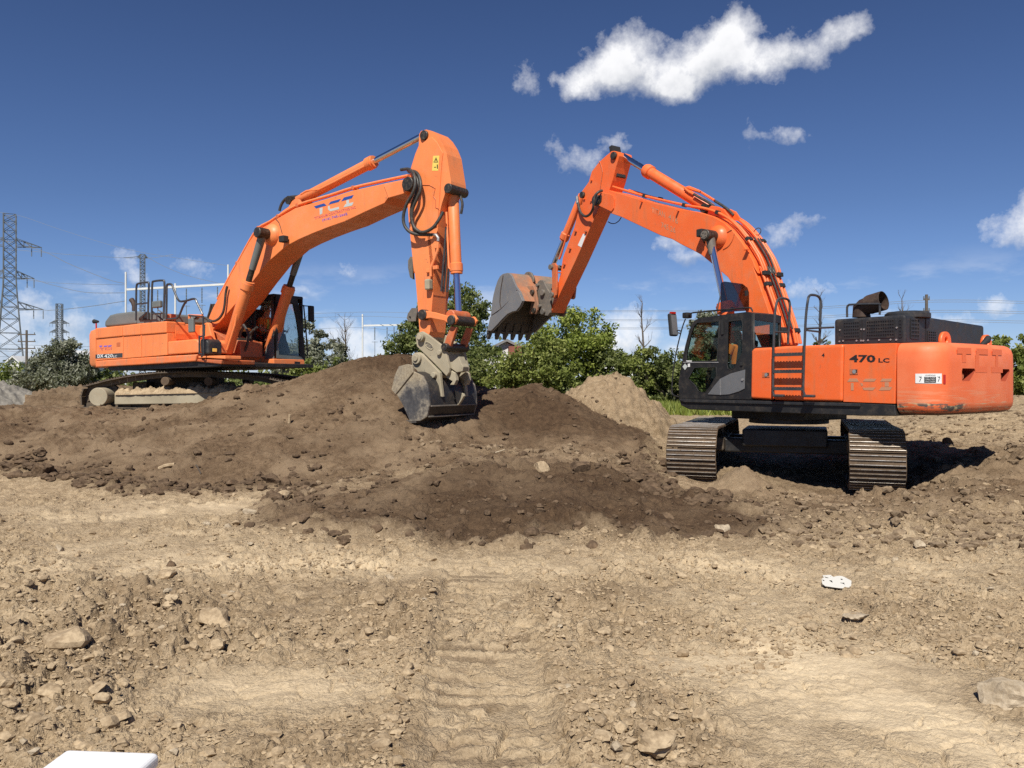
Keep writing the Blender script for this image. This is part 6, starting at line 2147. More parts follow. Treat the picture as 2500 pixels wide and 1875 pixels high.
mb.build('valve_block', 'grease', lex, 0.02)

# arm
LA = -0.25
ARMP = ZL((250, 110), (268, 78), (320, 64), (380, 80), (430, 130), (480, 210), (515, 300), (556, 560), (560, 640), (500, 680), (468, 780), (445, 880), (430, 1000), (400, 1400), (385, 1660)) + ZC((636, 20), (625, 170), (605, 400), (592, 590), (575, 640), (520, 640), (490, 590), (478, 400), (470, 300), (455, 120), (442, 0)) + ZL((200, 1450), (170, 1150), (150, 950), (132, 700), (172, 430), (212, 300), (246, 220))
larm = MB().prism(lside(ARMP, LA), LA, -LA).build('arm', 'orange_l', lex, 0.015)
RP = ZL((268, 215), (340, 150), (380, 140), (430, 190), (485, 290), (470, 400), (440, 880), (425, 1000), (310, 1055), (180, 1055), (150, 800), (152, 700), (190, 430), (232, 280))
MB().prism(lside(RP, LA), LA - 0.02, LA - 0.001).build('side_doubler', 'orange_l', larm, 0.008)
for p_, r_ in (((293, 118), 0.10), ((528, 630), 0.10)):
    a = LF.P(ZL(p_)[0], LA - 0.04)
    MB().cyl((a.x, LA - 0.05, a.z), (a.x, -LA + 0.03, a.z), r_, 20).build('arm_pin', 'grease', larm, 0.01, smooth=40)
lab = MB().prism(lside(ZL((392, 321), (452, 318), (440, 464), (381, 464)), LA), LA - 0.024, LA - 0.021).build('warning_label', 'yellow', larm)
tri, tri2 = lside(ZL((421, 333), (441, 383), (396, 383)), LA), lside(ZL((420, 342), (434, 378), (403, 378)), LA)
plate('warning_triangle', [tri, tri2], 1, LA - 0.027, LA - 0.025, 'ink', lab)
MB().prism(lside(ZL((428, 404), (438, 404), (438, 444), (430, 444)), LA), LA - 0.027, LA - 0.025).build('pictogram', 'ink', lab)
MB().prism(lside(ZL((402, 428), (422, 426), (422, 432), (402, 434)), LA), LA - 0.027, LA - 0.025).build('pictogram', 'ink', lab)
MB().prism(lside(ZL((416, 352), (424, 352), (424, 372), (416, 372)), LA), LA - 0.027, LA - 0.025).build('pictogram', 'ink', lab)
MB().tube([LF.P(ZL(p)[0], LA - 0.026) for p in ((270, 598), (350, 600), (405, 630), (388, 710), (408, 740), (408, 815), (440, 830))], 0.008, 5).build('grease_line', 'orange_d', larm)
# arm hoses
for pts in (((75, 452, -0.15), (150, 447, -0.2), (200, 500, -0.46), (212, 600, -0.52), (180, 695, -0.52), (122, 800, -0.5), (97, 920, -0.48), (122, 1012, -0.46), (205, 1070, -0.42), (375, 1080, -0.33)),
            ((140, 455, -0.1), (225, 480, -0.36), (262, 560, -0.45), (262, 650, -0.48), (225, 740, -0.48), (188, 830, -0.46), (180, 930, -0.45), (210, 1015, -0.44), (280, 1055, -0.42), (370, 1020, -0.4), (430, 950, -0.36), (482, 858, -0.3)),
            ((150, 470, 0.1), (215, 500, -0.32), (240, 590, -0.40), (215, 700, -0.42), (180, 800, -0.4), (175, 920, -0.4), (215, 1040, -0.38), (290, 1062, -0.36))):
    MB().tube(spline([LF.P(ZL((x, y))[0], s) for x, y, s in pts], 5), 0.034, 10).build('arm_hose', 'hose', larm, smooth=40)
MB().tube([LF.P(ZL(p)[0], LA - 0.06) for p in ((370, 1075), (415, 1080), (435, 1110), (432, 1140))], 0.03, 8).build('hose_fitting', 'silver', larm, smooth=40)
MB().tube([LF.P(ZL(p)[0], LA - 0.05) for p in ((432, 1130), (430, 1220), (400, 1310), (365, 1390), (362, 1480))], 0.03, 8).build('hydraulic_pipe', 'orange_l', larm, smooth=40)
c = LF.P(ZL((342, 1560))[0], LA - 0.07)
MB().box(c, (0.13, 0.14, 0.22)).build('shut_off_valve', 'mud', larm, 0.03)
for p_ in ((345, 1425), (425, 1190), (410, 1395)):
    a = LF.P(ZL(p_)[0], LA - 0.03)
    MB().box(a, (0.12, 0.06, 0.08)).build('bracket', 'orange_l', larm, 0.008)
# pipes on the front of the arm
a0, a1_ = LF.P(ZL((450, 1000))[0], LA), LF.P(ZC((640, 200))[0], LA)
for s_ in (-0.12, -0.04, 0.06):
    MB().tube([(a0.x + 0.06, s_, a0.z), (a1_.x + 0.06, s_, a1_.z)], 0.022, 8).build('hydraulic_pipe', 'char', larm, smooth=40)
# tie-down chain plate at the back of the arm
bk = [LF.P(ZL(p)[0], LA + 0.05) for p in ((175, 1290), (152, 1330), (152, 1400), (170, 1490), (200, 1510), (190, 1300))]
plate('hook_plate', [[(p.x, p.z) for p in bk]], 1, LA + 0.02, LA + 0.07, 'coupler', larm)
bk = [LF.P(ZC(p)[0], LA + 0.1) for p in ((470, 365), (430, 365), (392, 420), (382, 465), (400, 495), (470, 490))]
hl = LF.P(ZC((412, 457))[0], LA + 0.1)
plate('hook_plate', [[(p.x, p.z) for p in bk], [(hl.x + 0.032 * math.cos(t), hl.z + 0.032 * math.sin(t)) for t in [i * 0.785 for i in range(8)]]], 1, LA + 0.05, LA + 0.12, 'coupler', larm)
# bucket cylinder
b0, b1 = LF.P(ZL((575, 650))[0], 0.0), LF.P(ZC((866, 445))[0], 0.0)
bj = LF.P(ZL((606, 1455))[0], 0.0)
bcl = cylinder(lex, b0, b1, (bj - b0).length / (b1 - b0).length, 0.115, 0.066, 'orange_l', 'bluerod', 'bucket_cylinder', 1.2)
o_ = Vector((-0.10, -0.10, 0))
MB().tube([b0 + o_ + Vector((0, 0, -0.45)), bj + o_ + Vector((0, 0, 0.12)), bj + Vector((-0.02, -0.1, 0.06))], 0.024, 8).build('hydraulic_pipe', 'orange_l', bcl, smooth=40)
MB().tube(spline([b0 + Vector((0.14, 0.05, -0.1)), b0 + Vector((0.2, 0.05, -0.3)), b0 + Vector((0.16, 0.05, -0.5))], 4), 0.028, 8).build('hydraulic_hose', 'hose', bcl, smooth=40)
# links
lk1 = lside(ZC((500, 400), (540, 388), (640, 405), (760, 438), (830, 425), (860, 470), (830, 520), (770, 512), (740, 488), (600, 460), (530, 468), (498, 445)), -0.34)
lk2 = lside(ZC((775, 535), (832, 548), (800, 650), (760, 760), (705, 730), (735, 640)), -0.34)
for s_ in (-0.36, 0.30):
    MB().prism(lk1, s_, s_ + 0.06).build('link', 'orange_l', lex, 0.012)
    MB().prism(lk2, s_ + 0.07 if s_ < 0 else s_ - 0.07, s_ + 0.15 if s_ < 0 else s_ - 0.01).build('link', 'orange_d', lex, 0.012)
for p_, r_ in (((520, 428), 0.11), ((800, 480), 0.10), ((735, 740), 0.08)):
    a = LF.P(ZC(p_)[0], -0.36)
    MB().cyl((a.x, -0.39, a.z), (a.x, 0.37, a.z), r_, 20).build('link_pin', 'grease', lex, 0.01, smooth=40)
MB().cyl(b1 + Vector((0, -0.28, 0)), b1 + Vector((0, 0.28, 0)), 0.12, 20).build('link_pin', 'orange_d', lex, 0.02, smooth=40)
# quick coupler
cpp = lside(ZC((458, 650), (475, 605), (520, 588), (575, 620), (720, 730), (748, 780), (785, 940), (780, 985), (755, 1020), (640, 900), (470, 735)), -0.32)
lcoup = MB().prism(cpp, -0.34, -0.27).prism(cpp, 0.27, 0.34).build('coupler', 'mud', lex, 0.012)
MB().prism(lside(ZC((560, 700), (700, 760), (760, 930), (740, 980), (600, 830)), -0.32), -0.27, 0.27).build('coupler_body', 'mud', lcoup, 0.01)
for p_, r_, l_ in (((500, 645), 0.085, 0.43), ((672, 792), 0.055, 0.40), ((500, 645), 0.055, 0.455)):
    a = LF.P(ZC(p_)[0], -0.40)
    MB().cyl((a.x, -l_, a.z), (a.x, l_, a.z), r_, 22).build('coupler_pin', 'mud', lcoup, 0.008, smooth=40)
el_ = LF.P(ZC((583, 728))[0], -0.345)
mb = MB()
rg_ = [(el_.x + 0.105 * math.cos(t) * 0.95 - 0.03 * math.sin(t), -0.343, el_.z + 0.075 * math.sin(t) - 0.03 * math.cos(t)) for t in [i * math.pi / 12 for i in range(25)]]
mb.tube(rg_, 0.010, 6, cap=False)
mb.build('cast_ring', 'mud', lcoup)
ltext('cast_lettering', 'GEM', (545, 728), (620, 762), 36, 'coupler', lcoup, 0.02, -0.346, ZC)
tongue = lside(ZC((790, 905), (880, 830), (905, 900), (925, 930), (915, 975), (860, 985), (810, 950)), -0.2)
MB().prism(tongue, -0.24, -0.05).build('latch_plate', 'mud', lcoup, 0.01)
hk = lside(ZC((760, 1030), (800, 960), (850, 990), (860, 1060), (840, 1105), (800, 1105), (825, 1070), (800, 1055)), -0.2)
MB().prism(hk, -0.26, -0.16).prism(hk, 0.16, 0.26).build('latch_hook', 'mud', lcoup, 0.01)
# bucket
QS = -0.80
BP = ZC((430, 975), (520, 1020), (565, 1110), (582, 1200), (584, 1310), (560, 1412), (500, 1450), (400, 1460), (330, 1300), (268, 1192))
bpl = lside(BP, QS)
lbucket = MB().prism(bpl, QS, QS + 0.05).build('bucket', 'bsteel', lex, 0.006)
MB().prism(bpl, -QS - 0.05, -QS).build('side_plate', 'bsteel', lbucket, 0.006)
MB().prism(lside(ZC((228, 1150), (262, 1010), (300, 925), (380, 905), (430, 918), (436, 985), (268, 1195)), QS), QS - 0.03, QS + 0.03).build('side_cutter', 'bsteel', lbucket, 0.008)
sh_ = [bpl[i] for i in range(0, 8)]
lc_ = (sum(p[0] for p in bpl) / len(bpl), sum(p[1] for p in bpl) / len(bpl))


def shr(p, d):
    v = Vector((lc_[0] - p[0], lc_[1] - p[1]))
    v.normalize()
    return (p[0] + v.x * d, p[1] + v.y * d)


MB().prism(sh_[:5] + [shr(p, 0.045) for p in sh_[:5]][::-1], QS + 0.05, -QS - 0.05).build('back_plate', 'steel_dark', lbucket, smooth=50)
MB().prism(sh_[4:] + [shr(p, 0.045) for p in sh_[4:]][::-1], QS + 0.05, -QS - 0.05).build('bottom_plate', 'steel_dark', lbucket, smooth=50)
for i in (4, 5):
    MB().box((sh_[i][0] + 0.012, 0, sh_[i][1]), (0.03, 1.5, 0.03)).build('wear_strip', 'coupler', lbucket, 0.005)
lpt = Vector((bpl[7][0], 0, bpl[7][1]))
MB().box(lpt, (0.3, 1.6, 0.06)).build('cutting_edge', 'bdark', lbucket, 0.01)
for k in range(5):
    MB().box(lpt + Vector((-0.2, -0.64 + k * 0.32, -0.06)), (0.32, 0.12, 0.08), Matrix.Rotation(-0.5, 3, 'Y')).build('tooth', 'bdark', lbucket, 0.02)
ear = lside(ZC((420, 880), (425, 820), (450, 795), (490, 790), (520, 810), (690, 985), (716, 1222), (640, 1205), (560, 1190), (530, 1080), (470, 965), (425, 930)), -0.42)
for s_ in (-0.44, 0.36):
    MB().prism(ear, s_, s_ + 0.08).build('bucket_ear', 'mud', lbucket, 0.012)
rib = lside(ZC((715, 1150), (760, 1160), (835, 1190), (845, 1215), (820, 1260), (785, 1310), (765, 1240), (720, 1230)), -0.2)
MB().prism(rib, 0.05, 0.12).build('lifting_eye', 'mud', lbucket, 0.01)
for p_, r_, l_ in (((460, 850), 0.115, 0.50), ((460, 850), 0.06, 0.53), ((628, 1010), 0.06, 0.52)):
    a = LF.P(ZC(p_)[0], -0.48)
    MB().cyl((a.x, -l_, a.z), (a.x, l_, a.z), r_, 24).build('bucket_pin', 'mud', lbucket, 0.008, smooth=40)

# undercarriage of the farther machine (stands square across the view)
ub = Matrix(((1, 0, 0, -8.63), (0, 1, 0, 22.0), (0, 0, 1, 1.0), (0, 0, 0, 1)))
LU = LF.inv @ ub


def lu(pts, y=20.25):
    out = []
    for p in pts:
        w_ = wpt(p[0], p[1], y)
        out.append((w_.x + 8.63, w_.z - 1.0))
    return out


tp = lu(ZA((60, 1330), (44, 1290), (40, 1200), (62, 1135), (105, 1092), (280, 1046), (420, 1016), (560, 994), (760, 974), (1000, 967), (1250, 973), (1500, 988), (1700, 1014), (1880, 1056), (1990, 1095), (2040, 1150), (2050, 1230), (2010, 1310), (1930, 1350)))
tp = tp[::-1]
if sum(tp[i][0] * tp[(i + 1) % len(tp)][1] - tp[(i + 1) % len(tp)][0] * tp[i][1] for i in range(len(tp))) < 0:
    tp = tp[::-1]
cx_ = sum(p[0] for p in tp) / len(tp)
tpi = []
for i, p in enumerate(tp):
    t = (Vector(tp[(i + 1) % len(tp)]) - Vector(tp[i - 1])).normalized()
    nn = Vector((-t.y, t.x))
    tpi.append((p[0] + nn.x * 0.07, p[1] + nn.y * 0.07))
shoe_l = shoe_mesh(0.205, 0.62, ['shoe_l', 'shoe'])
for lat in (-1.42, 1.42):
    tr = put_track(lex, LU, tpi, 0.205, 0.62, lat, shoe_l, 'shoe_l', 5)
    y_ = 22 + lat - 0.30
    fq = lu(ZA((366, 1178), (1310, 1160), (1296, 1270), (366, 1281)), 20.28)
    MB().prism(fq, lat - 0.30, lat + 0.2).xf(LU).build('track_frame', 'mud', tr, 0.015)
    dq = lu(ZA((218, 1213)), 20.1)[0]
    MB().cyl((dq[0], lat - 0.48, dq[1]), (dq[0], lat + 0.1, dq[1]), 0.225, 32).xf(LU).build('final_drive', 'mud', tr, 0.015, smooth=40)
    MB().cyl((dq[0], lat - 0.06, dq[1]), (dq[0], lat + 0.06, dq[1]), 0.34, 24).xf(LU).build('drive_sprocket', 'shoe_l', tr, smooth=40)
    iq = lu(ZA((1880, 1180)), 20.28)[0]
    MB().cyl((iq[0], lat - 0.1, iq[1]), (iq[0], lat + 0.1, iq[1]), 0.30, 24).xf(LU).build('idler_wheel', 'shoe_l', tr, smooth=40)
    for x_ in (822, 1212):
        q = lu(ZA((x_, 1072)), 20.25)[0]
        MB().cyl((q[0], lat - 0.34, q[1]), (q[0], lat + 0.1, q[1]), 0.105, 20).xf(LU).build('carrier_roller', 'shoe', tr, 0.01, smooth=40)
    for k in range(8):
        q = lu(ZA((460 + k * 170, 1296)), 20.28)[0]
        MB().cyl((q[0], lat - 0.2, q[1]), (q[0], lat + 0.2, q[1]), 0.10, 16).xf(LU).build('track_roller', 'shoe', tr, smooth=40)
    if lat < 0:                                         # earth caked on the frame
        r = np.random.default_rng(4)
        nx, nz = 220, 20
        q0, q1 = lu(ZA((375, 1185), (1470, 1160)), 20.28)
        V = []
        xs = np.linspace(q0[0], q1[0], nx)
        top_ = 0.13 + 0.16 * fbm(xs * 1.7 + 3, xs * 0 + 2, 4) + 0.07 * fbm(xs * 9, xs * 0 + 4, 4)
        top_ = np.clip(top_ * 1.15, 0.01, 0.28)
        gx, gv = np.meshgrid(xs, np.linspace(0, 1, nz), indexing='ij')
        bz = np.interp(gx, [q0[0], q1[0]], [q0[1], q1[1]])
        gz = bz - 0.03 + np.sin(gv * np.pi) ** 0.7 * top_[:, None] + 0.09 * fbm(gx * 9, gv * 5 + 9, 5, 0.65) * np.sin(gv * np.pi)
        gy = lat - 0.34 + gv * 0.5 + 0.03 * fbm(gx * 6 + 20, gv * 3, 3)
        V = np.stack([gx, gy, gz], -1).reshape(-1, 3)
        ii = np.arange(nx * nz).reshape(nx, nz)
        Q = np.stack([ii[:-1, :-1], ii[1:, :-1], ii[1:, 1:], ii[:-1, 1:]], -1).reshape(-1, 4)
        me = np_mesh('caked_earth', V, Q, 'stone_t')
        me.transform(LU)
        tag(link('caked_earth', me, tr), kind='stuff')
MB().cyl((0, 0, 1.02), (0, 0, 1.40), 0.75, 32).xf(LU).build('swing_ring', 'frame', lex, smooth=40)
mb = MB()
mb.box((0, 0, 0.78), (1.5, 1.5, 0.5))
mb.box((0.7, 0, 0.62), (0.35, 2.5, 0.3))
mb.box((-0.7, 0, 0.62), (0.35, 2.5, 0.3))
mb.xf(LU).build('car_body', 'shoe_l', lex, 0.03)

# ------------------------------------------------------------------ plants
def leaf_cloud(centres, radii, per, size, seed, droop=0.0, flat=0.75):
    """leaf faces gathered in clumps round the given centres"""
    r = np.random.default_rng(seed)
    C = np.repeat(np.asarray(centres), per, 0)
    RR = np.repeat(np.asarray(radii), per)
    n = len(C)
    d = r.normal(size=(n, 3))
    d /= np.linalg.norm(d, axis=1, keepdims=True)
    P = C + d * (RR * r.random(n) ** 0.45)[:, None] * np.array([1, 1, flat])
    P[:, 2] -= droop * r.random(n)
    a = r.normal(size=(n, 3))
    a /= np.linalg.norm(a, axis=1, keepdims=True)
    b = np.cross(a, r.normal(size=(n, 3)))
    b /= np.linalg.norm(b, axis=1, keepdims=True)
    s = (size * r.uniform(0.55, 1.35, n))[:, None]
    a, b = a * s, b * s * 0.55
    V = np.stack([P - a, P + b * 0.9 + a * 0.1, P + a, P - b * 0.9 + a * 0.1], 1).reshape(-1, 3)
    F = np.arange(4 * n).reshape(n, 4)
    ct = np.repeat(r.random(len(centres)), per)
    tone = np.clip(0.55 * ct + 0.45 * r.random(n) + 0.12 * d[:, 2], 0, 1)
    return V, F, np.repeat(tone, 4)


def branch_tree(mb, p, d, length, rad, depth, r, spread=0.55, up=0.25, tips=None, n=5, kids=(2, 4)):
    """tapering limbs, recursively"""
    pts = [Vector(p)]
    q = Vector(p)
    dd = Vector(d)
    segs = 3
    for i in range(segs):
        dd = (dd + Vector((r.gauss(0, 0.10), r.gauss(0, 0.10), r.gauss(0.02, 0.07)))).normalized()
        q = q + dd * (length / segs)
        pts.append(q.copy())
    rs = [rad * (1 - 0.5 * i / segs) for i in range(segs + 1)]
    mb.tube(pts, rs, n if depth > 1 else 3, cap=False)
    if tips is not None and depth <= 1:
        tips.append(q.copy())
        tips.append(pts[2].copy())
    if depth == 0:
        return
    for k in range(r.randint(*kids)):
        i = r.randint(1, segs)
        nd = (dd + Vector((r.gauss(0, spread), r.gauss(0, spread), r.gauss(up, spread * 0.5)))).normalized()
        branch_tree(mb, pts[i], nd, length * r.uniform(0.55, 0.8), rs[i] * 0.62, depth - 1, r, spread, up, tips, n, kids)


def tree(name, label, px, Y, top, wpx, leaf, seed, cat='tree', lumps=16, per=150, size=0.15, stem=0.25, base=0.10, flat=0.8, density=1.0, grp=None):
    """a leafy tree or shrub standing at photo column px, depth Y, reaching up to photo row `top`"""
    r = random.Random(seed)
    x = (px - CX) / FPX * Y
    gz = ground_z(x, Y) - 0.1
    H = HC + (HOR - top) / FPX * Y - gz
    W = wpx / FPX * Y * 1.2
    root = empty(name, Matrix.Translation((x, Y, gz)))
    tag(root, label, cat, grp)
    tips = []
    mb = MB()
    nst = 1 if cat == 'tree' else 4
    for k in range(nst):
        d = Vector((r.gauss(0, 0.08 if nst == 1 else 0.35), r.gauss(0, 0.08 if nst == 1 else 0.3), 1)).normalized()
        branch_tree(mb, (0, 0, 0), d, H * (0.42 if nst == 1 else 0.35), max(0.035, H * 0.022) * (1 if nst == 1 else 0.6), 3, r, 0.5, 0.3, tips, 6)
    mb.v = [Vector((v.x * min(1, W / H * 1.1), v.y * min(1, W / H * 1.1), min(v.z, H * 0.93))) for v in mb.v]
    mb.build('trunk', 'bark', root)
    C, RD = [], []
    for k in range(lumps):
        for _ in range(30):
            u, v, wv = r.uniform(-1, 1), r.uniform(-1, 1), r.uniform(base, 1.0)
            rr = math.hypot(u, v)
            lim = math.sin(math.pi * min(1, (wv - base * 0.4) / (1.02 - base * 0.4))) ** 0.55
            if rr < lim and (rr > 0.35 * lim or r.random() < 0.4):
                break
        rad = W * r.uniform(0.13, 0.23)
        C.append((u * W * 0.5 * 0.86, v * W * 0.5 * 0.8, wv * (H - rad * 0.6)))
        RD.append(rad)
    sub, subr = [], []
    for c, rd in zip(C, RD):                          # each lump breaks into sprays of leaves
        for k in range(11):
            a = Vector((r.gauss(0, 1), r.gauss(0, 1), r.gauss(0, 0.8)))
            a.normalize()
            sub.append(tuple(Vector(c) + a * rd * r.uniform(0.35, 1.0)))
            subr.append(rd * r.uniform(0.28, 0.58))
    V, F, T = leaf_cloud(sub, subr, max(6, int(per * density * 2.4 / 11)), size * 0.82, seed, 0.08, flat)
    me = np_mesh('crown', V, F, leaf, False, ('tone', 'FLOAT', 'POINT', T))
    link('crown', me, root)
    return root


def bare_tree(name, label, px, Y, top, wpx, seed, ivy=None, depth=4, grp=None):
    r = random.Random(seed)
    x = (px - CX) / FPX * Y
    gz = ground_z(x, Y) - 0.1
    H = HC + (HOR - top) / FPX * Y - gz
    W = wpx / FPX * Y
    root = empty(name, Matrix.Translation((x, Y, gz)))
    tag(root, label, 'tree', grp)
    mb = MB()
    tr = [Vector((0, 0, 0))]
    for i in range(1, 8):
        tr.append(Vector((r.gauss(0, 0.02) * H * 0.3, r.gauss(0, 0.02) * H * 0.3, H * 0.92 * i / 7)))
    rs = [H * 0.016 * (1 - 0.85 * i / 7) + 0.008 for i in range(8)]
    mb.tube(tr, rs, 7)
    tm = MB()
    for i in range(2, 8):
        for k in range(4 if i < 7 else 3):
            an = r.uniform(0, 6.283)
            d = Vector((math.cos(an) * 0.75, math.sin(an) * 0.75, r.uniform(0.7, 1.3))).normalized()
            branch_tree(tm, tr[i], d, W * r.uniform(0.28, 0.5) * (1.15 - 0.08 * i), rs[i] * 0.55, depth - 2, r, 0.35, 0.3, None, 4, (2, 4))
    mb.build('trunk', 'bark', root)
    tm.v = [Vector((v.x, v.y, min(v.z, H))) for v in tm.v]
    tag(tm.build('branches', 'bark', root), kind='stuff')
    if ivy:
        C, RD = [], []
        for k in range(26):
            t = r.uniform(0.1, ivy)
            j = min(6, int(t * 7))
            p = tr[j].lerp(tr[j + 1], t * 7 - j)
            C.append((p.x + r.gauss(0, 0.22), p.y + r.gauss(0, 0.2), p.z + r.gauss(0, 0.1)))
            RD.append(r.uniform(0.15, 0.35))
        V, F, T = leaf_cloud(C, RD, 26, 0.11, seed)
        link('ivy', np_mesh('ivy', V, F, 'leaf_d', False, ('tone', 'FLOAT', 'POINT', T)), root)
    return root


GT = 'trees and shrubs along the edge of the site'
for a in (
    ('shrub', 'green leafy shrub below the big pylon, beside the gravel pile', 35, 50, 868, 140, 'leaf', 1, 'shrub', 14, 150, 0.12),
    ('shrub', 'dark green low shrub at the edge under the big pylon', -30, 46, 905, 110, 'leaf_d', 2, 'shrub', 12, 130, 0.12),
    ('shrub', 'silvery shrub, shorter of the pair left of the counterweight with the model strip', 95, 47, 846, 130, 'leaf_s', 3, 'shrub', 16, 170, 0.11),
    ('shrub', 'silvery shrub, taller of the pair left of the counterweight with the model strip', 168, 46, 822, 130, 'leaf_s', 44, 'shrub', 26, 180, 0.11),
    ('shrub', 'dark shrub half hidden behind the rear of the pale orange excavator', 232, 48, 880, 120, 'leaf_d', 5, 'shrub', 14, 150, 0.12),
    ('shrub', 'low dark shrub seen under the body of the pale orange excavator', 400, 50, 905, 260, 'leaf_d', 6, 'shrub', 18, 130, 0.13),
    ('shrub', 'low dark shrub seen through the cab base of the pale orange excavator', 590, 50, 900, 220, 'leaf_d', 24, 'shrub', 16, 130, 0.13),
    ('tree', 'thin silvery tree behind the cab of the pale orange excavator', 775, 50, 742, 95, 'leaf_s', 7, 'tree', 14, 120, 0.12),
    ('shrub', 'silvery green shrub right beside the cab of the pale orange excavator', 728, 49, 786, 130, 'leaf_s', 8, 'shrub', 28, 180, 0.12),
    ('shrub', 'thin silvery bush seen through the glass of the far cab', 690, 47, 812, 70, 'leaf_s', 26, 'shrub', 12, 120, 0.11),
    ('shrub', 'bright green low shrub under the cab of the pale orange excavator', 760, 46, 868, 170, 'leaf', 9, 'shrub', 16, 150, 0.12),
    ('shrub', 'silver-green shrub under the leafless tree beside the far cab', 802, 49, 812, 110, 'leaf_s', 27, 'shrub', 22, 170, 0.12),
    ('shrub', 'dark green shrub behind the top of the mound, left of the arm', 880, 49, 850, 150, 'leaf_d', 10, 'shrub', 14, 140, 0.12),
    ('tree', 'tall dark green tree directly behind the upright arm', 1112, 54, 684, 175, 'leaf_d', 11, 'tree', 40, 170, 0.14),
    ('tree', 'rounded green tree left of the upright arm', 1022, 52, 736, 140, 'leaf_d', 12, 'tree', 30, 160, 0.14),
    ('shrub', 'tangled green shrub behind the digging bucket', 1110, 46, 830, 190, 'leaf_d', 13, 'shrub', 22, 160, 0.13),
    ('tree', 'slender thin-leaved tree between the arm and the raised bucket', 1200, 56, 748, 80, 'leaf_d', 14, 'tree', 12, 80, 0.12),
    ('shrub', 'loose shrub growing in front of the white gabled house', 1215, 47, 858, 150, 'leaf', 15, 'shrub', 16, 110, 0.12),
    ('tree', 'big bright green maple below the raised bucket', 1405, 48, 725, 200, 'leaf_y', 16, 'tree', 34, 190, 0.14),
    ('shrub', 'broad green bush at the left foot of the bright maple', 1310, 45, 800, 190, 'leaf', 17, 'shrub', 26, 180, 0.13),
    ('shrub', 'dark green bush behind the sandy pile', 1475, 46, 835, 150, 'leaf_d', 18, 'shrub', 20, 170, 0.13),
    ('shrub', 'green bush between the sandy pile and the black cab', 1570, 46, 838, 140, 'leaf', 19, 'shrub', 20, 170, 0.13),
    ('shrub', 'dark green bush close in front of the black cab', 1645, 45, 832, 150, 'leaf_d', 20, 'shrub', 20, 180, 0.13),
    ('tree', 'silvery tree showing above the roof of the black cab', 1730, 52, 736, 110, 'leaf_s', 21, 'tree', 18, 150, 0.13),
    ('shrub', 'silvery bush seen through the windows of the black cab', 1735, 47, 800, 130, 'leaf_s', 25, 'shrub', 18, 150, 0.13),
    ('tree', 'leafy green tree behind the counterweight at the edge of the picture', 2475, 44, 792, 140, 'leaf', 22, 'tree', 24, 180, 0.13),
    ('shrub', 'green bush behind the counterweight, cut by the edge of the picture', 2550, 43, 830, 160, 'leaf', 23, 'shrub', 22, 170, 0.13),
):
    tree(*a, grp=GT)
bare_tree('bare_tree', 'leafless spreading tree between the two white gantries', 843, 50, 764, 120, 31, grp=GT)
bare_tree('bare_tree', 'leafless tree with a leafy lower trunk left of the black cab', 1570, 48, 718, 80, 33, ivy=0.45, grp=GT)
bare_tree('bare_tree', 'ivy-clad leafless tree between the ladder rails and the black hood', 2002, 48, 700, 70, 35, ivy=0.6, grp=GT)
bare_tree('bare_tree', 'twiggy leafless tree top showing above the black hood', 2203, 52, 708, 70, 37, grp=GT)
bare_tree('bare_tree', 'faint leafless tree seen through the window of the far cab', 690, 52, 735, 50, 39, grp=GT)

# far-off belt of woods that closes the view behind everything
r = np.random.default_rng(77)
n = 420
wa = r.uniform(-1.15, 1.15, n)
wd = r.uniform(150, 185, n)
cs_ = np.stack([np.sin(wa) * wd, np.cos(wa) * wd, 0.6 + r.random(n) ** 0.8 * (1.6 + 1.8 * (0.5 + fbm(wa * 9, wa * 0 + 3, 3)))], -1)
V, F, T = leaf_cloud(cs_, r.uniform(1.2, 2.4, n), 36, 0.55, 78, 0.2, 0.7)
tag(link('far_woods', np_mesh('far_woods', V, F, 'leaf_d', False, ('tone', 'FLOAT', 'POINT', T))), 'low far-off belt of woods along the horizon', kind='stuff')

# rough grass before the trees
r = np.random.default_rng(60)
n = 15000
gx = r.uniform(2.0, 17.0, n)
gy = r.uniform(34, 47, n)
gx2 = r.uniform(-24, 14, 9000)
gy2 = r.uniform(40, 47, 9000)
gx, gy = np.concatenate([gx, gx2]), np.concatenate([gy, gy2])
keep = fbm(gx * 0.5, gy * 0.5, 3) > -0.22
gx, gy = gx[keep], gy[keep]
gz = ground_zs(gx, gy)
n = len(gx)
hgt = r.uniform(0.15, 0.55, n)
an = r.random(n) * 3.1416
wx, wy = np.cos(an) * 0.04, np.sin(an) * 0.04
ln_ = r.normal(0, 0.12, (n, 2))
V = np.stack([np.stack([gx - wx, gy - wy, gz - 0.03], -1), np.stack([gx + wx, gy + wy, gz - 0.03], -1), np.stack([gx + ln_[:, 0], gy + ln_[:, 1], gz + hgt], -1)], 1).reshape(-1, 3)
me = np_mesh('grass', V, np.arange(3 * n).reshape(n, 3), 'leaf_y', False, ('tone', 'FLOAT', 'POINT', np.repeat(r.random(n), 3)))
tag(link('grass', me), 'strip of rough green grass in front of the bushes', kind='stuff')


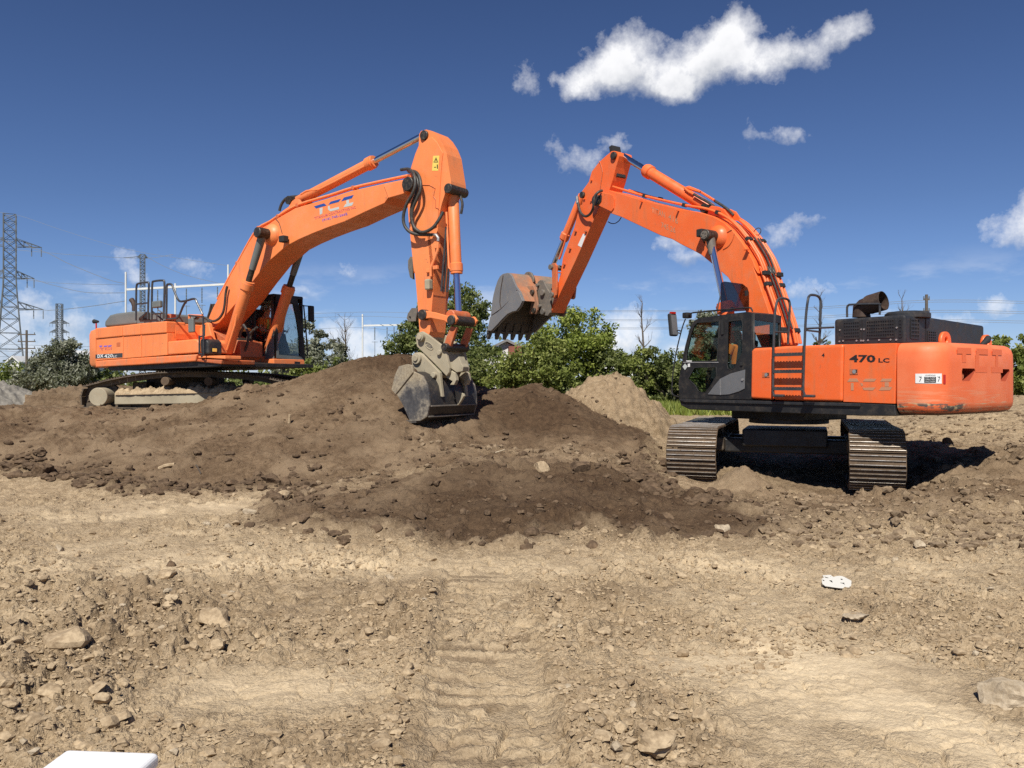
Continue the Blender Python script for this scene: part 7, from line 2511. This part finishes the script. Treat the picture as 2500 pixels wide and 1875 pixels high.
# ------------------------------------------------------------------ power line structures
def lattice(name, label, px, Y, top, base_w, top_w, waist, arms, bar=0.05, z0=0.3, legmat='galv', twist=0.5, cat='pylon'):
    """steel lattice tower: four legs, zigzag bracing, cross-arms with insulators"""
    x = (px - CX) / FPX * Y
    k = Y / FPX
    H = HC + (HOR - top) * k - z0
    root = empty(name, Matrix.Translation((x, Y, z0)) @ Matrix.Rotation(twist, 4, 'Z'))
    tag(root, label, cat)

    def half(h):
        t = h / H
        if t < waist:
            return (base_w + (top_w - base_w) * (t / waist) ** 0.75) / 2
        return top_w / 2
    lv = [0]
    while lv[-1] < H - top_w * 0.5:
        lv.append(lv[-1] + max(top_w * 0.85, half(lv[-1]) * 1.5))
    lv[-1] = H
    cs = [(-1, -1), (1, -1), (1, 1), (-1, 1)]
    for sx, sy in cs:
        MB().tube([(sx * half(h), sy * half(h), h) for h in lv], bar * 1.5, 4).build('leg', legmat, root)
    mb = MB()
    for i in range(len(lv) - 1):
        a, b = half(lv[i]), half(lv[i + 1])
        for j in range(4):
            p, q = cs[j], cs[(j + 1) % 4]
            P0, P1 = Vector((p[0] * a, p[1] * a, lv[i])), Vector((q[0] * a, q[1] * a, lv[i]))
            Q0, Q1 = Vector((p[0] * b, p[1] * b, lv[i + 1])), Vector((q[0] * b, q[1] * b, lv[i + 1]))
            mb.tube([P0, Q1], bar * 0.75, 3, cap=False)
            mb.tube([P1, Q0], bar * 0.75, 3, cap=False)
            mb.tube([Q0, Q1], bar * 0.75, 3, cap=False)
    tag(mb.build('bracing', legmat, root), kind='stuff')
    for (row, reach, both) in arms:
        h = HC + (HOR - row) * k - z0
        for sg in ((1, -1) if both else (1,)):
            t = half(h)
            tip = Vector((sg * reach * k, 0, h + 0.1))
            am = MB()
            for sy in (-1, 1):
                am.tube([(sg * t, sy * t, h), tip], bar, 4)
                am.tube([(sg * t, sy * t, h + top_w * 0.7), tip], bar, 4)
                for f_ in (0.3, 0.6):
                    am.tube([Vector((sg * t, sy * t, h)).lerp(tip, f_), Vector((sg * t, sy * t, h + top_w * 0.7)).lerp(tip, f_)], bar * 0.7, 3)
                    am.tube([Vector((sg * t, sy * t, h)).lerp(tip, f_), Vector((sg * t, sy * t, h + top_w * 0.7)).lerp(tip, f_ - 0.3)], bar * 0.7, 3)
            ar_ = am.build('crossarm', legmat, root)
            if reach * k > 1.5:
                for f_ in (0.6, 0.98):
                    p = Vector((sg * t, 0, h)).lerp(tip, f_)
                    im = MB()
                    pts, rs = [], []
                    for q in range(9):
                        pts += [p - Vector((0, 0, 0.12 + 0.14 * q)), p - Vector((0, 0, 0.12 + 0.14 * q + 0.05))]
                        rs += [0.09, 0.03]
                    im.tube(pts, rs, 6)
                    im.build('insulator', 'insul', ar_)
    return root


lattice('pylon', 'big steel lattice pylon standing at the left edge of the picture', 24, 115, 524, 4.4, 1.5, 0.62, ((601, 68, True), (679, 52, True), (755, 72, True)), 0.06)
lattice('pylon', 'small distant steel pylon right of the big one', 145, 330, 742, 5.0, 2.0, 0.6, ((790, 22, True), (812, 22, True), (835, 22, True)), 0.12, twist=0.2)
lattice('lattice_mast', 'narrow lattice mast rising behind the grab rails of the far excavator', 348, 118, 621, 0.8, 0.62, 0.9, ((630, 12, True),), 0.045, cat='mast')


def post(p_top, p_bot, Y, r, name, m_, parent):
    a, b = wpt(*p_top, Y), wpt(*p_bot, Y)
    return MB().tube([parent.matrix_world.inverted() @ b, parent.matrix_world.inverted() @ a], r, 10).build(name, m_, parent, smooth=40)


def gantry(label, Y, posts, beam, drops):
    p0 = wpt(posts[0][0], 960, Y)
    root = empty('gantry', Matrix.Translation(p0))
    tag(root, label, 'gantry', 'switchyard gantries')
    bpy.context.view_layer.update()
    for (x, t) in posts:
        post((x, t), (x, 985), Y, 0.12, 'post', 'gantry', root)
    inv = root.matrix_world.inverted()
    a, b = inv @ wpt(*beam[0], Y), inv @ wpt(*beam[1], Y)
    bm_ = MB().box((a + b) / 2, ((b - a).length, 0.25, 0.25), Matrix.Rotation(-math.atan2((b - a).z, (b - a).x), 3, 'Y')).build('beam', 'gantry', root)
    for x in drops:
        t = (x - beam[0][0]) / (beam[1][0] - beam[0][0])
        p = a.lerp(b, t)
        pts, rs = [], []
        for q in range(10):
            pts += [p - Vector((0, 0.0, 0.3 + 0.2 * q)), p - Vector((0, 0.0, 0.3 + 0.2 * q + 0.08))]
            rs += [0.10, 0.04]
        MB().tube(pts, rs, 6).build('insulator', 'insul', root)
        MB().box(p - Vector((0, 0, 2.5)), (0.9, 0.06, 0.06)).build('bus_bar', 'insul', root)
        MB().tube([p - Vector((0, 0, 2.4)), p - Vector((0, 0, 7.5))], 0.05, 5).build('dropper', 'cable', root)
    return root


gantry('white switchyard gantry behind the grab rails of the far excavator', 105, ((307, 664), (428, 692), (557, 646)), ((310, 707), (551, 694)), (345, 385, 455, 493, 531))
gantry('small white switchyard gantry left of the upright arm', 125, ((885, 767), (975, 793)), ((888, 795), (990, 793)), (915, 945, 962))


def pole(label, px, Y, top, arms):
    p = wpt(px, top, Y)
    root = empty('utility_pole', Matrix.Translation((p.x, Y, 0.2)))
    tag(root, label, 'utility pole', 'wooden utility poles')
    MB().tube([(0, 0, 0), (0, 0, p.z - 0.2)], [0.17, 0.12], 8).build('mast', 'wood', root, smooth=40)
    for h, w_ in arms:
        MB().box((0, 0, p.z - 0.2 - h), (w_, 0.1, 0.12)).build('crossarm', 'wood', root)
        for sx in (-0.45, 0.0, 0.45):
            MB().tube([(sx * w_, 0, p.z - 0.2 - h + 0.05), (sx * w_, 0, p.z - 0.2 - h + 0.25)], 0.05, 6).build('insulator', 'insul', root)


pole('wooden utility pole at the foot of the big pylon', 65, 95, 806, ((0.5, 2.0), (1.3, 2.0), (2.1, 2.0)))
pole('wooden utility pole behind the black hood', 2262, 70, 719, ((0.4, 0.5), (1.4, 0.5)))


def wire(label, pts, r=0.022):
    r = r * 1.5
    P = [wpt(*p) for p in pts]
    o = MB().tube(spline(P, 8), r, 4).build('power_line', 'cable')
    tag(o, label, 'power line', 'overhead power lines')


zh = lambda x, y, Y: (x / 3.3183, 480 + y / 3.3183, Y)
wire('shield wire from the tip of the big pylon towards the gantry, highest in the picture', [zh(-60, 120, 115), zh(160, 155, 115), zh(500, 270, 113), zh(1000, 420, 110), zh(1450, 500, 107), zh(1850, 560, 105)], 0.018)
wire('line sagging from the top crossarm of the big pylon to the gantry post', [zh(-200, 300, 120), zh(310, 430, 115), zh(560, 545, 112), zh(870, 670, 108), zh(1020, 705, 105)], 0.03)
wire('line sagging from the middle crossarm of the big pylon to the gantry post', [zh(-200, 560, 120), zh(230, 660, 115), zh(420, 715, 113), zh(690, 775, 110), zh(1020, 780, 105)], 0.03)
wire('line rising from the bottom crossarm of the big pylon to the gantry post', [zh(-200, 880, 120), zh(310, 915, 115), zh(420, 920, 114), zh(700, 893, 110), zh(1020, 845, 105)], 0.03)
wire('thin bright line behind the big pylon, upper of two', [zh(120, 430, 160), zh(390, 455, 160), zh(640, 475, 160), zh(1150, 500, 150), zh(1400, 470, 150)], 0.03)
wire('thin bright line behind the big pylon, lower of two', [zh(120, 665, 160), zh(400, 695, 160), zh(640, 708, 160), zh(1010, 715, 150)], 0.03)
wire('line running down from the lattice mast behind the boom', [zh(1175, 480, 118), zh(1320, 560, 116), zh(1520, 640, 112), zh(1850, 720, 108)], 0.025)
wire('line slung from the lattice mast towards the white gantry', [zh(1000, 495, 125), zh(1080, 490, 121), zh(1140, 480, 118)], 0.04)
for i, (y0, y1, nm) in enumerate(((757, 733, 'top pair'), (779, 758, 'middle pair'), (799, 781, 'bottom pair'))):
    wire('far power line behind the black cab, %s, upper wire' % nm, [(1300, y0 + 1, 110), (1650, y0 + 1, 100), (1950, y0 + 1 - 6, 92), (2262, y1 - 1 + 1, 84), (2560, y1 + 4, 78)], 0.018)
    wire('far power line behind the black cab, %s, lower wire' % nm, [(1300, y0 + 4, 110), (1650, y0 + 4, 100), (1950, y0 + 4 - 5, 92), (2262, y1 + 5, 84), (2560, y1 + 9, 78)], 0.016)
for nm, y0, y1 in (('upper', 762, 764), ('middle', 772, 776), ('lower', 800, 812)):
    wire('faint power line behind the small white gantry, %s of three' % nm, [(700, y0 + 6, 130), (880, y0, 125), (1020, y1, 122), (1290, y1 + 2, 118)], 0.02)
for nm, y0 in (('highest', 845), ('second', 862), ('third', 876), ('lowest', 893)):
    wire('distant power line across the small pylon, %s of four' % nm, [(-60, y0 - 8, 300), (145, y0, 320), (330, y0 + 2, 340)], 0.045)


# ------------------------------------------------------------------ buildings behind the trees
def house(label, px0, px1, py_eave, py_ridge, Y, depth, wall, roofm, chimney=None, windows=3, rot=0.25):
    a, b = wpt(px0, py_eave, Y), wpt(px1, py_eave, Y)
    W, He = b.x - a.x, a.z
    Hr = HC + (HOR - py_ridge) / FPX * Y
    root = empty('house', Matrix.Translation(((a.x + b.x) / 2, Y + depth / 2, 0.2)) @ Matrix.Rotation(rot, 4, 'Z'))
    tag(root, label, 'building')
    he, hr_ = He - 0.2, Hr - 0.2
    MB().prism([(-W / 2, 0), (W / 2, 0), (W / 2, he), (0, hr_ - 0.05), (-W / 2, he)], -depth / 2, depth / 2).build('wall', wall, root)
    rf_ = MB().prism([(-W / 2 - 0.3, he - 0.12), (0, hr_), (W / 2 + 0.3, he - 0.12), (W / 2 + 0.3, he + 0.06), (0, hr_ + 0.2), (-W / 2 - 0.3, he + 0.06)], -depth / 2 - 0.4, depth / 2 + 0.4).build('roof', roofm, root, 0)
    for k in range(windows):
        xw = -W / 2 + W * (k + 0.5) / windows
        wn_ = MB().box((xw, -depth / 2 - 0.02, he * 0.55), (W / windows * 0.4, 0.06, he * 0.32)).build('window', 'white', root)
        MB().box((xw, -depth / 2 - 0.056, he * 0.55), (W / windows * 0.34, 0.012, he * 0.27)).build('pane', 'glass_dark', wn_)
    if chimney:
        MB().box((chimney, -depth / 2 - 0.35, hr_ * 0.46), (0.95, 0.7, hr_ * 0.92)).build('chimney', 'brick', root, 0.01)
    return root


M['glass_dark'] = plain('dark_window', (0.03, 0.035, 0.04), 0.15)
house('white gabled house with a brick chimney behind the raised bucket', 1150, 1300, 872, 834, 62, 7, 'siding', 'roofing', 0.6, 3, 0.1)
house('low white building showing between bushes left of the black cab', 1470, 1560, 880, 866, 85, 8, 'siding', 'roofing', None, 4, 0.0)
house('long white shed roof showing behind the silvery shrubs', 100, 225, 870, 856, 150, 12, 'siding', 'gantry', None, 5, 0.0)
house('small white shed beside the foot of the big pylon', 22, 46, 885, 872, 110, 4, 'siding', 'gantry', None, 1, 0.0)


# ------------------------------------------------------------------ small things on the ground
M['dull_white'] = plain('dirty_white_plastic', (0.60, 0.58, 0.52), 0.6)
# white plastic plate with cut-outs
pc = ground_hit(2048, 1440)
kx = pc.y / FPX
ZQ = zoomed(1960, 1360, 12.289)


def pq(pts):
    out = []
    for x, y in ZQ(*pts):
        u = (x - 2048) * kx
        v = -(y - 1432) * kx * 2.2
        out.append((u, v))
    return out


hol = [((815, 660), (860, 655), (930, 700), (900, 720), (830, 700)), ((685, 750), (715, 735), (755, 765), (715, 795), (685, 780)), ((870, 780), (900, 768), (955, 775), (950, 805), (918, 860), (880, 805)),
       ((1000, 655), (1030, 650), (1028, 672), (1005, 675)), ((1225, 745), (1305, 740), (1290, 785), (1245, 790)), ((1130, 850), (1180, 855), (1280, 858), (1235, 890), (1222, 945), (1200, 900), (1140, 875)), ((1330, 695), (1350, 695), (1365, 720), (1340, 715))]
po = plate('plastic_plate', [pq(((600, 865), (690, 730), (795, 690), (805, 625), (1050, 622), (1085, 690), (1225, 665), (1330, 670), (1400, 700), (1510, 830), (1330, 1010), (1150, 1025), (980, 1000), (640, 930)))] + [pq(h) for h in hol], 2, 0.0, 0.008, 'dull_white', None)
po.location = (pc.x, pc.y, pc.z + 0.035)
po.rotation_euler = (R(13), R(-3), 0)
shade_sheet = plate('hole_shade_sheet', [[(u * 0.93, v * 0.9) for u, v in pq(((600, 865), (690, 730), (795, 690), (805, 640), (1050, 640), (1085, 690), (1225, 675), (1330, 680), (1400, 700), (1510, 830), (1330, 1010), (1150, 1025), (980, 1000), (640, 930)))]], 2, -0.006, -0.002, 'ink', po)  # black sheet added underneath so the sunlit cut-outs look shaded
tag(po, 'white plastic plate with dark cut-outs lying on the tan ground', 'plastic plate')

# cool box at the photographer's feet
lidz = 0.46


def at_z(px, py, z):
    y = (HC - z) * FPX / (py - HOR)
    return Vector(((px - CX) / FPX * y, y, z))


A_, B_ = at_z(158, 1830, lidz), at_z(388, 1838, lidz)
ux = (B_ - A_)
W_ = ux.length
ux.normalize()
uy = Vector((ux.y, -ux.x, 0))
dp = 0.62 * W_ / 0.42 * 0.5
root = empty('cool_box', Matrix(((ux.x, uy.x, 0, A_.x), (ux.y, uy.y, 0, A_.y), (0, 0, 1, 0.0), (0, 0, 0, 1))))
tag(root, 'white-lidded cool box at the bottom edge of the picture', 'cool box')
MB().box((W_ / 2, 0.22, 0.03 + (lidz - 0.09) / 2), (W_ - 0.03, 0.42, lidz - 0.09)).build('body', 'cooler_b', root, 0.03, seg=3)
lid = MB().box((W_ / 2, 0.22, lidz - 0.028), (W_, 0.46, 0.056)).build('lid', 'cooler_w', root, 0.02, seg=4)
MB().box((W_ / 2, 0.22, lidz - 0.065), (W_ - 0.012, 0.445, 0.016)).build('rim', 'cooler_w', root, 0.005)
MB().tube(spline([(W_ + 0.01, 0.05, 0.30), (W_ + 0.03, 0.12, 0.31), (W_ + 0.03, 0.32, 0.31), (W_ + 0.01, 0.40, 0.30)], 4), 0.012, 8).build('handle', 'cooler_w', root, smooth=40)
MB().box((-0.012, 0.3, lidz - 0.09), (0.03, 0.1, 0.05)).build('hinge', 'cooler_b', root, 0.008)

# sticks and roots
for lab, pts, r_, m_ in (('short pale stick standing on the face of the mound', [(706, 1030), (708, 1012)], 0.03, 'stone_t'),
                         ('pale branch lying at the foot of the mound', [(388, 1140), (405, 1137), (427, 1134)], 0.035, 'stone_t'),
                         ('thin dark root sticking out at the foot of the mound', [(490, 1152), (484, 1143), (478, 1134)], 0.012, 'wood'),
                         ('thin pale root curling on the slope between the excavators', [(1165, 1095), (1185, 1108), (1205, 1106), (1232, 1098)], 0.012, 'stone'),):
    h0 = ground_hit(*pts[0])
    P = [wpt(p[0], p[1], h0.y - 0.08 - 0.01 * i) for i, p in enumerate(pts)]
    P[0].z -= 0.03
    tag(MB().tube(spline(P, 3) if len(P) > 2 else P, r_, 7).build('stick', m_, smooth=40), lab, 'stick')


# ------------------------------------------------------------------ operators
def person(label, base, yaw, seed):
    """seated driver; hip point at base"""
    J = {'pel': (0, 0, 0.10), 'wa': (-0.02, 0, 0.28), 'ch': (-0.04, 0, 0.46), 'nk': (-0.04, 0, 0.60), 'hd0': (-0.02, 0, 0.68), 'hd1': (-0.01, 0, 0.78), 'hd2': (-0.02, 0, 0.86)}
    V = list(J.values())
    idx_ = {k: i for i, k in enumerate(J)}
    E = [(0, 1), (1, 2), (2, 3), (3, 4), (4, 5), (5, 6)]
    RD = [0.15, 0.145, 0.16, 0.062, 0.075, 0.098, 0.075]

    def chain(start, pts, rads):
        prev = start
        out = []
        for p, rd in zip(pts, rads):
            V.append(p)
            RD.append(rd)
            E.append((prev, len(V) - 1))
            prev = len(V) - 1
            out.append(prev)
        return out
    for s in (1, -1):
        chain(0, [(0.05, s * 0.10, 0.09), (0.26, s * 0.13, 0.12), (0.46, s * 0.14, 0.13), (0.50, s * 0.14, -0.10), (0.52, s * 0.14, -0.30), (0.60, s * 0.14, -0.35)], [0.10, 0.085, 0.068, 0.06, 0.045, 0.042])
        c = chain(2, [(-0.03, s * 0.19, 0.52), (0.03, s * 0.25, 0.36), (0.08, s * 0.27, 0.24), (0.24, s * 0.26, 0.22), (0.33, s * 0.25, 0.23), (0.38, s * 0.25, 0.23)], [0.070, 0.056, 0.048, 0.040, 0.032, 0.036])
        for k, (dy, ln) in enumerate(((0.030, 0.075), (0.010, 0.085), (-0.010, 0.080), (-0.030, 0.065))):
            chain(c[-1], [(0.42, s * 0.25 + dy, 0.235), (0.42 + ln * 0.6, s * 0.25 + dy, 0.22), (0.42 + ln * 0.75, s * 0.25 + dy, 0.19)], [0.010, 0.009, 0.008])
        chain(c[-2], [(0.37, s * 0.25 - s * 0.045, 0.24), (0.41, s * 0.25 - s * 0.05, 0.22)], [0.011, 0.009])
    V.append((0.075, 0, 0.775))
    RD.append(0.018)
    E.append((5, len(V) - 1))                            # nose
    me = bpy.data.meshes.new('person')
    me.from_pydata(V, E, [])
    o = bpy.data.objects.new('tmp', me)
    COL.objects.link(o)
    sk = o.modifiers.new('skin', 'SKIN')
    sk.use_smooth_shade = True
    for i, v in enumerate(me.skin_vertices[0].data):
        v.radius = (RD[i], RD[i] * (0.72 if i in (1, 2) else 1.0))
        v.use_root = (i == 0)
    me.skin_vertices[0].data[1].radius = (0.17, 0.12)
    me.skin_vertices[0].data[2].radius = (0.20, 0.13)
    ss = o.modifiers.new('sub', 'SUBSURF')
    ss.levels = ss.render_levels = 1
    bpy.context.view_layer.update()
    nm = bpy.data.meshes.new_from_object(o.evaluated_get(bpy.context.evaluated_depsgraph_get()))
    bpy.data.objects.remove(o)
    nm.materials.clear()
    for m_ in ('shirt', 'trousers', 'skin'):
        nm.materials.append(M[m_])
    for p in nm.polygons:
        c = p.center
        p.material_index = 2 if (c.z > 0.60 and abs(c.y) < 0.12) or (c.x > 0.33 and c.z > 0.15) else (1 if c.z < 0.19 else 0)
    root = bpy.data.objects.new('person', nm)
    COL.objects.link(root)
    root.matrix_world = Matrix.Translation(base) @ Matrix.Rotation(yaw, 4, 'Z')
    tag(root, label, 'person', 'machine operators')
    # vest, helmet, face
    mb = MB()
    ring = []
    for z, rx, ry in ((0.16, 0.165, 0.185), (0.26, 0.15, 0.185), (0.38, 0.155, 0.205), (0.48, 0.165, 0.225), (0.545, 0.13, 0.21), (0.58, 0.085, 0.12)):
        ring.append([(-0.035 + rx * math.cos(t), ry * math.sin(t), z) for t in [i * math.pi / 9 for i in range(18)]])
    vs_ = [p for rg in ring for p in rg]
    fs_ = [(j * 18 + i, j * 18 + (i + 1) % 18, (j + 1) * 18 + (i + 1) % 18, (j + 1) * 18 + i) for j in range(5) for i in range(18)]
    mb.add(vs_, fs_)
    vest = mb.build('vest', 'vest', root, smooth=60)
    for s in (1, -1):
        MB().tube([(-0.03, s * 0.19, 0.53), (0.03, s * 0.255, 0.37)], [0.085, 0.07], 12, cap=False).build('sleeve', 'vest', root, smooth=60)
        MB().box((0.118, s * 0.08, 0.36), (0.02, 0.05, 0.36)).build('reflective_tape', 'vesty', vest)
    MB().tube([(-0.015, 0, 0.83), (-0.015, 0, 0.86), (-0.015, 0, 0.90), (-0.015, 0, 0.93), (-0.015, 0, 0.945)], [0.135, 0.118, 0.11, 0.075, 0.02], 18).build('helmet', 'white', root, smooth=50)
    for s in (1, -1):
        MB().box((0.078, s * 0.034, 0.79), (0.012, 0.022, 0.010)).build('eye', 'ink', root)
        MB().box((-0.01, s * 0.095, 0.775), (0.035, 0.02, 0.055)).build('ear', 'skin', root, 0.008)
    MB().box((0.074, 0, 0.735), (0.012, 0.045, 0.008)).build('mouth', 'faded_red', root)
    return root


hp = RF.mx @ Vector((hip_x, sc_, fl + 0.50))
person('driver in an orange hi-vis vest seated in the black cab', hp, math.atan2(0.8, -0.6), 1)
hp2 = LF.mx @ Vector((aa - 0.14, sc2, fl2 + 0.48))
person('driver in an orange hi-vis vest seated in the far orange cab', hp2, math.atan2(-0.557, 0.83), 2)
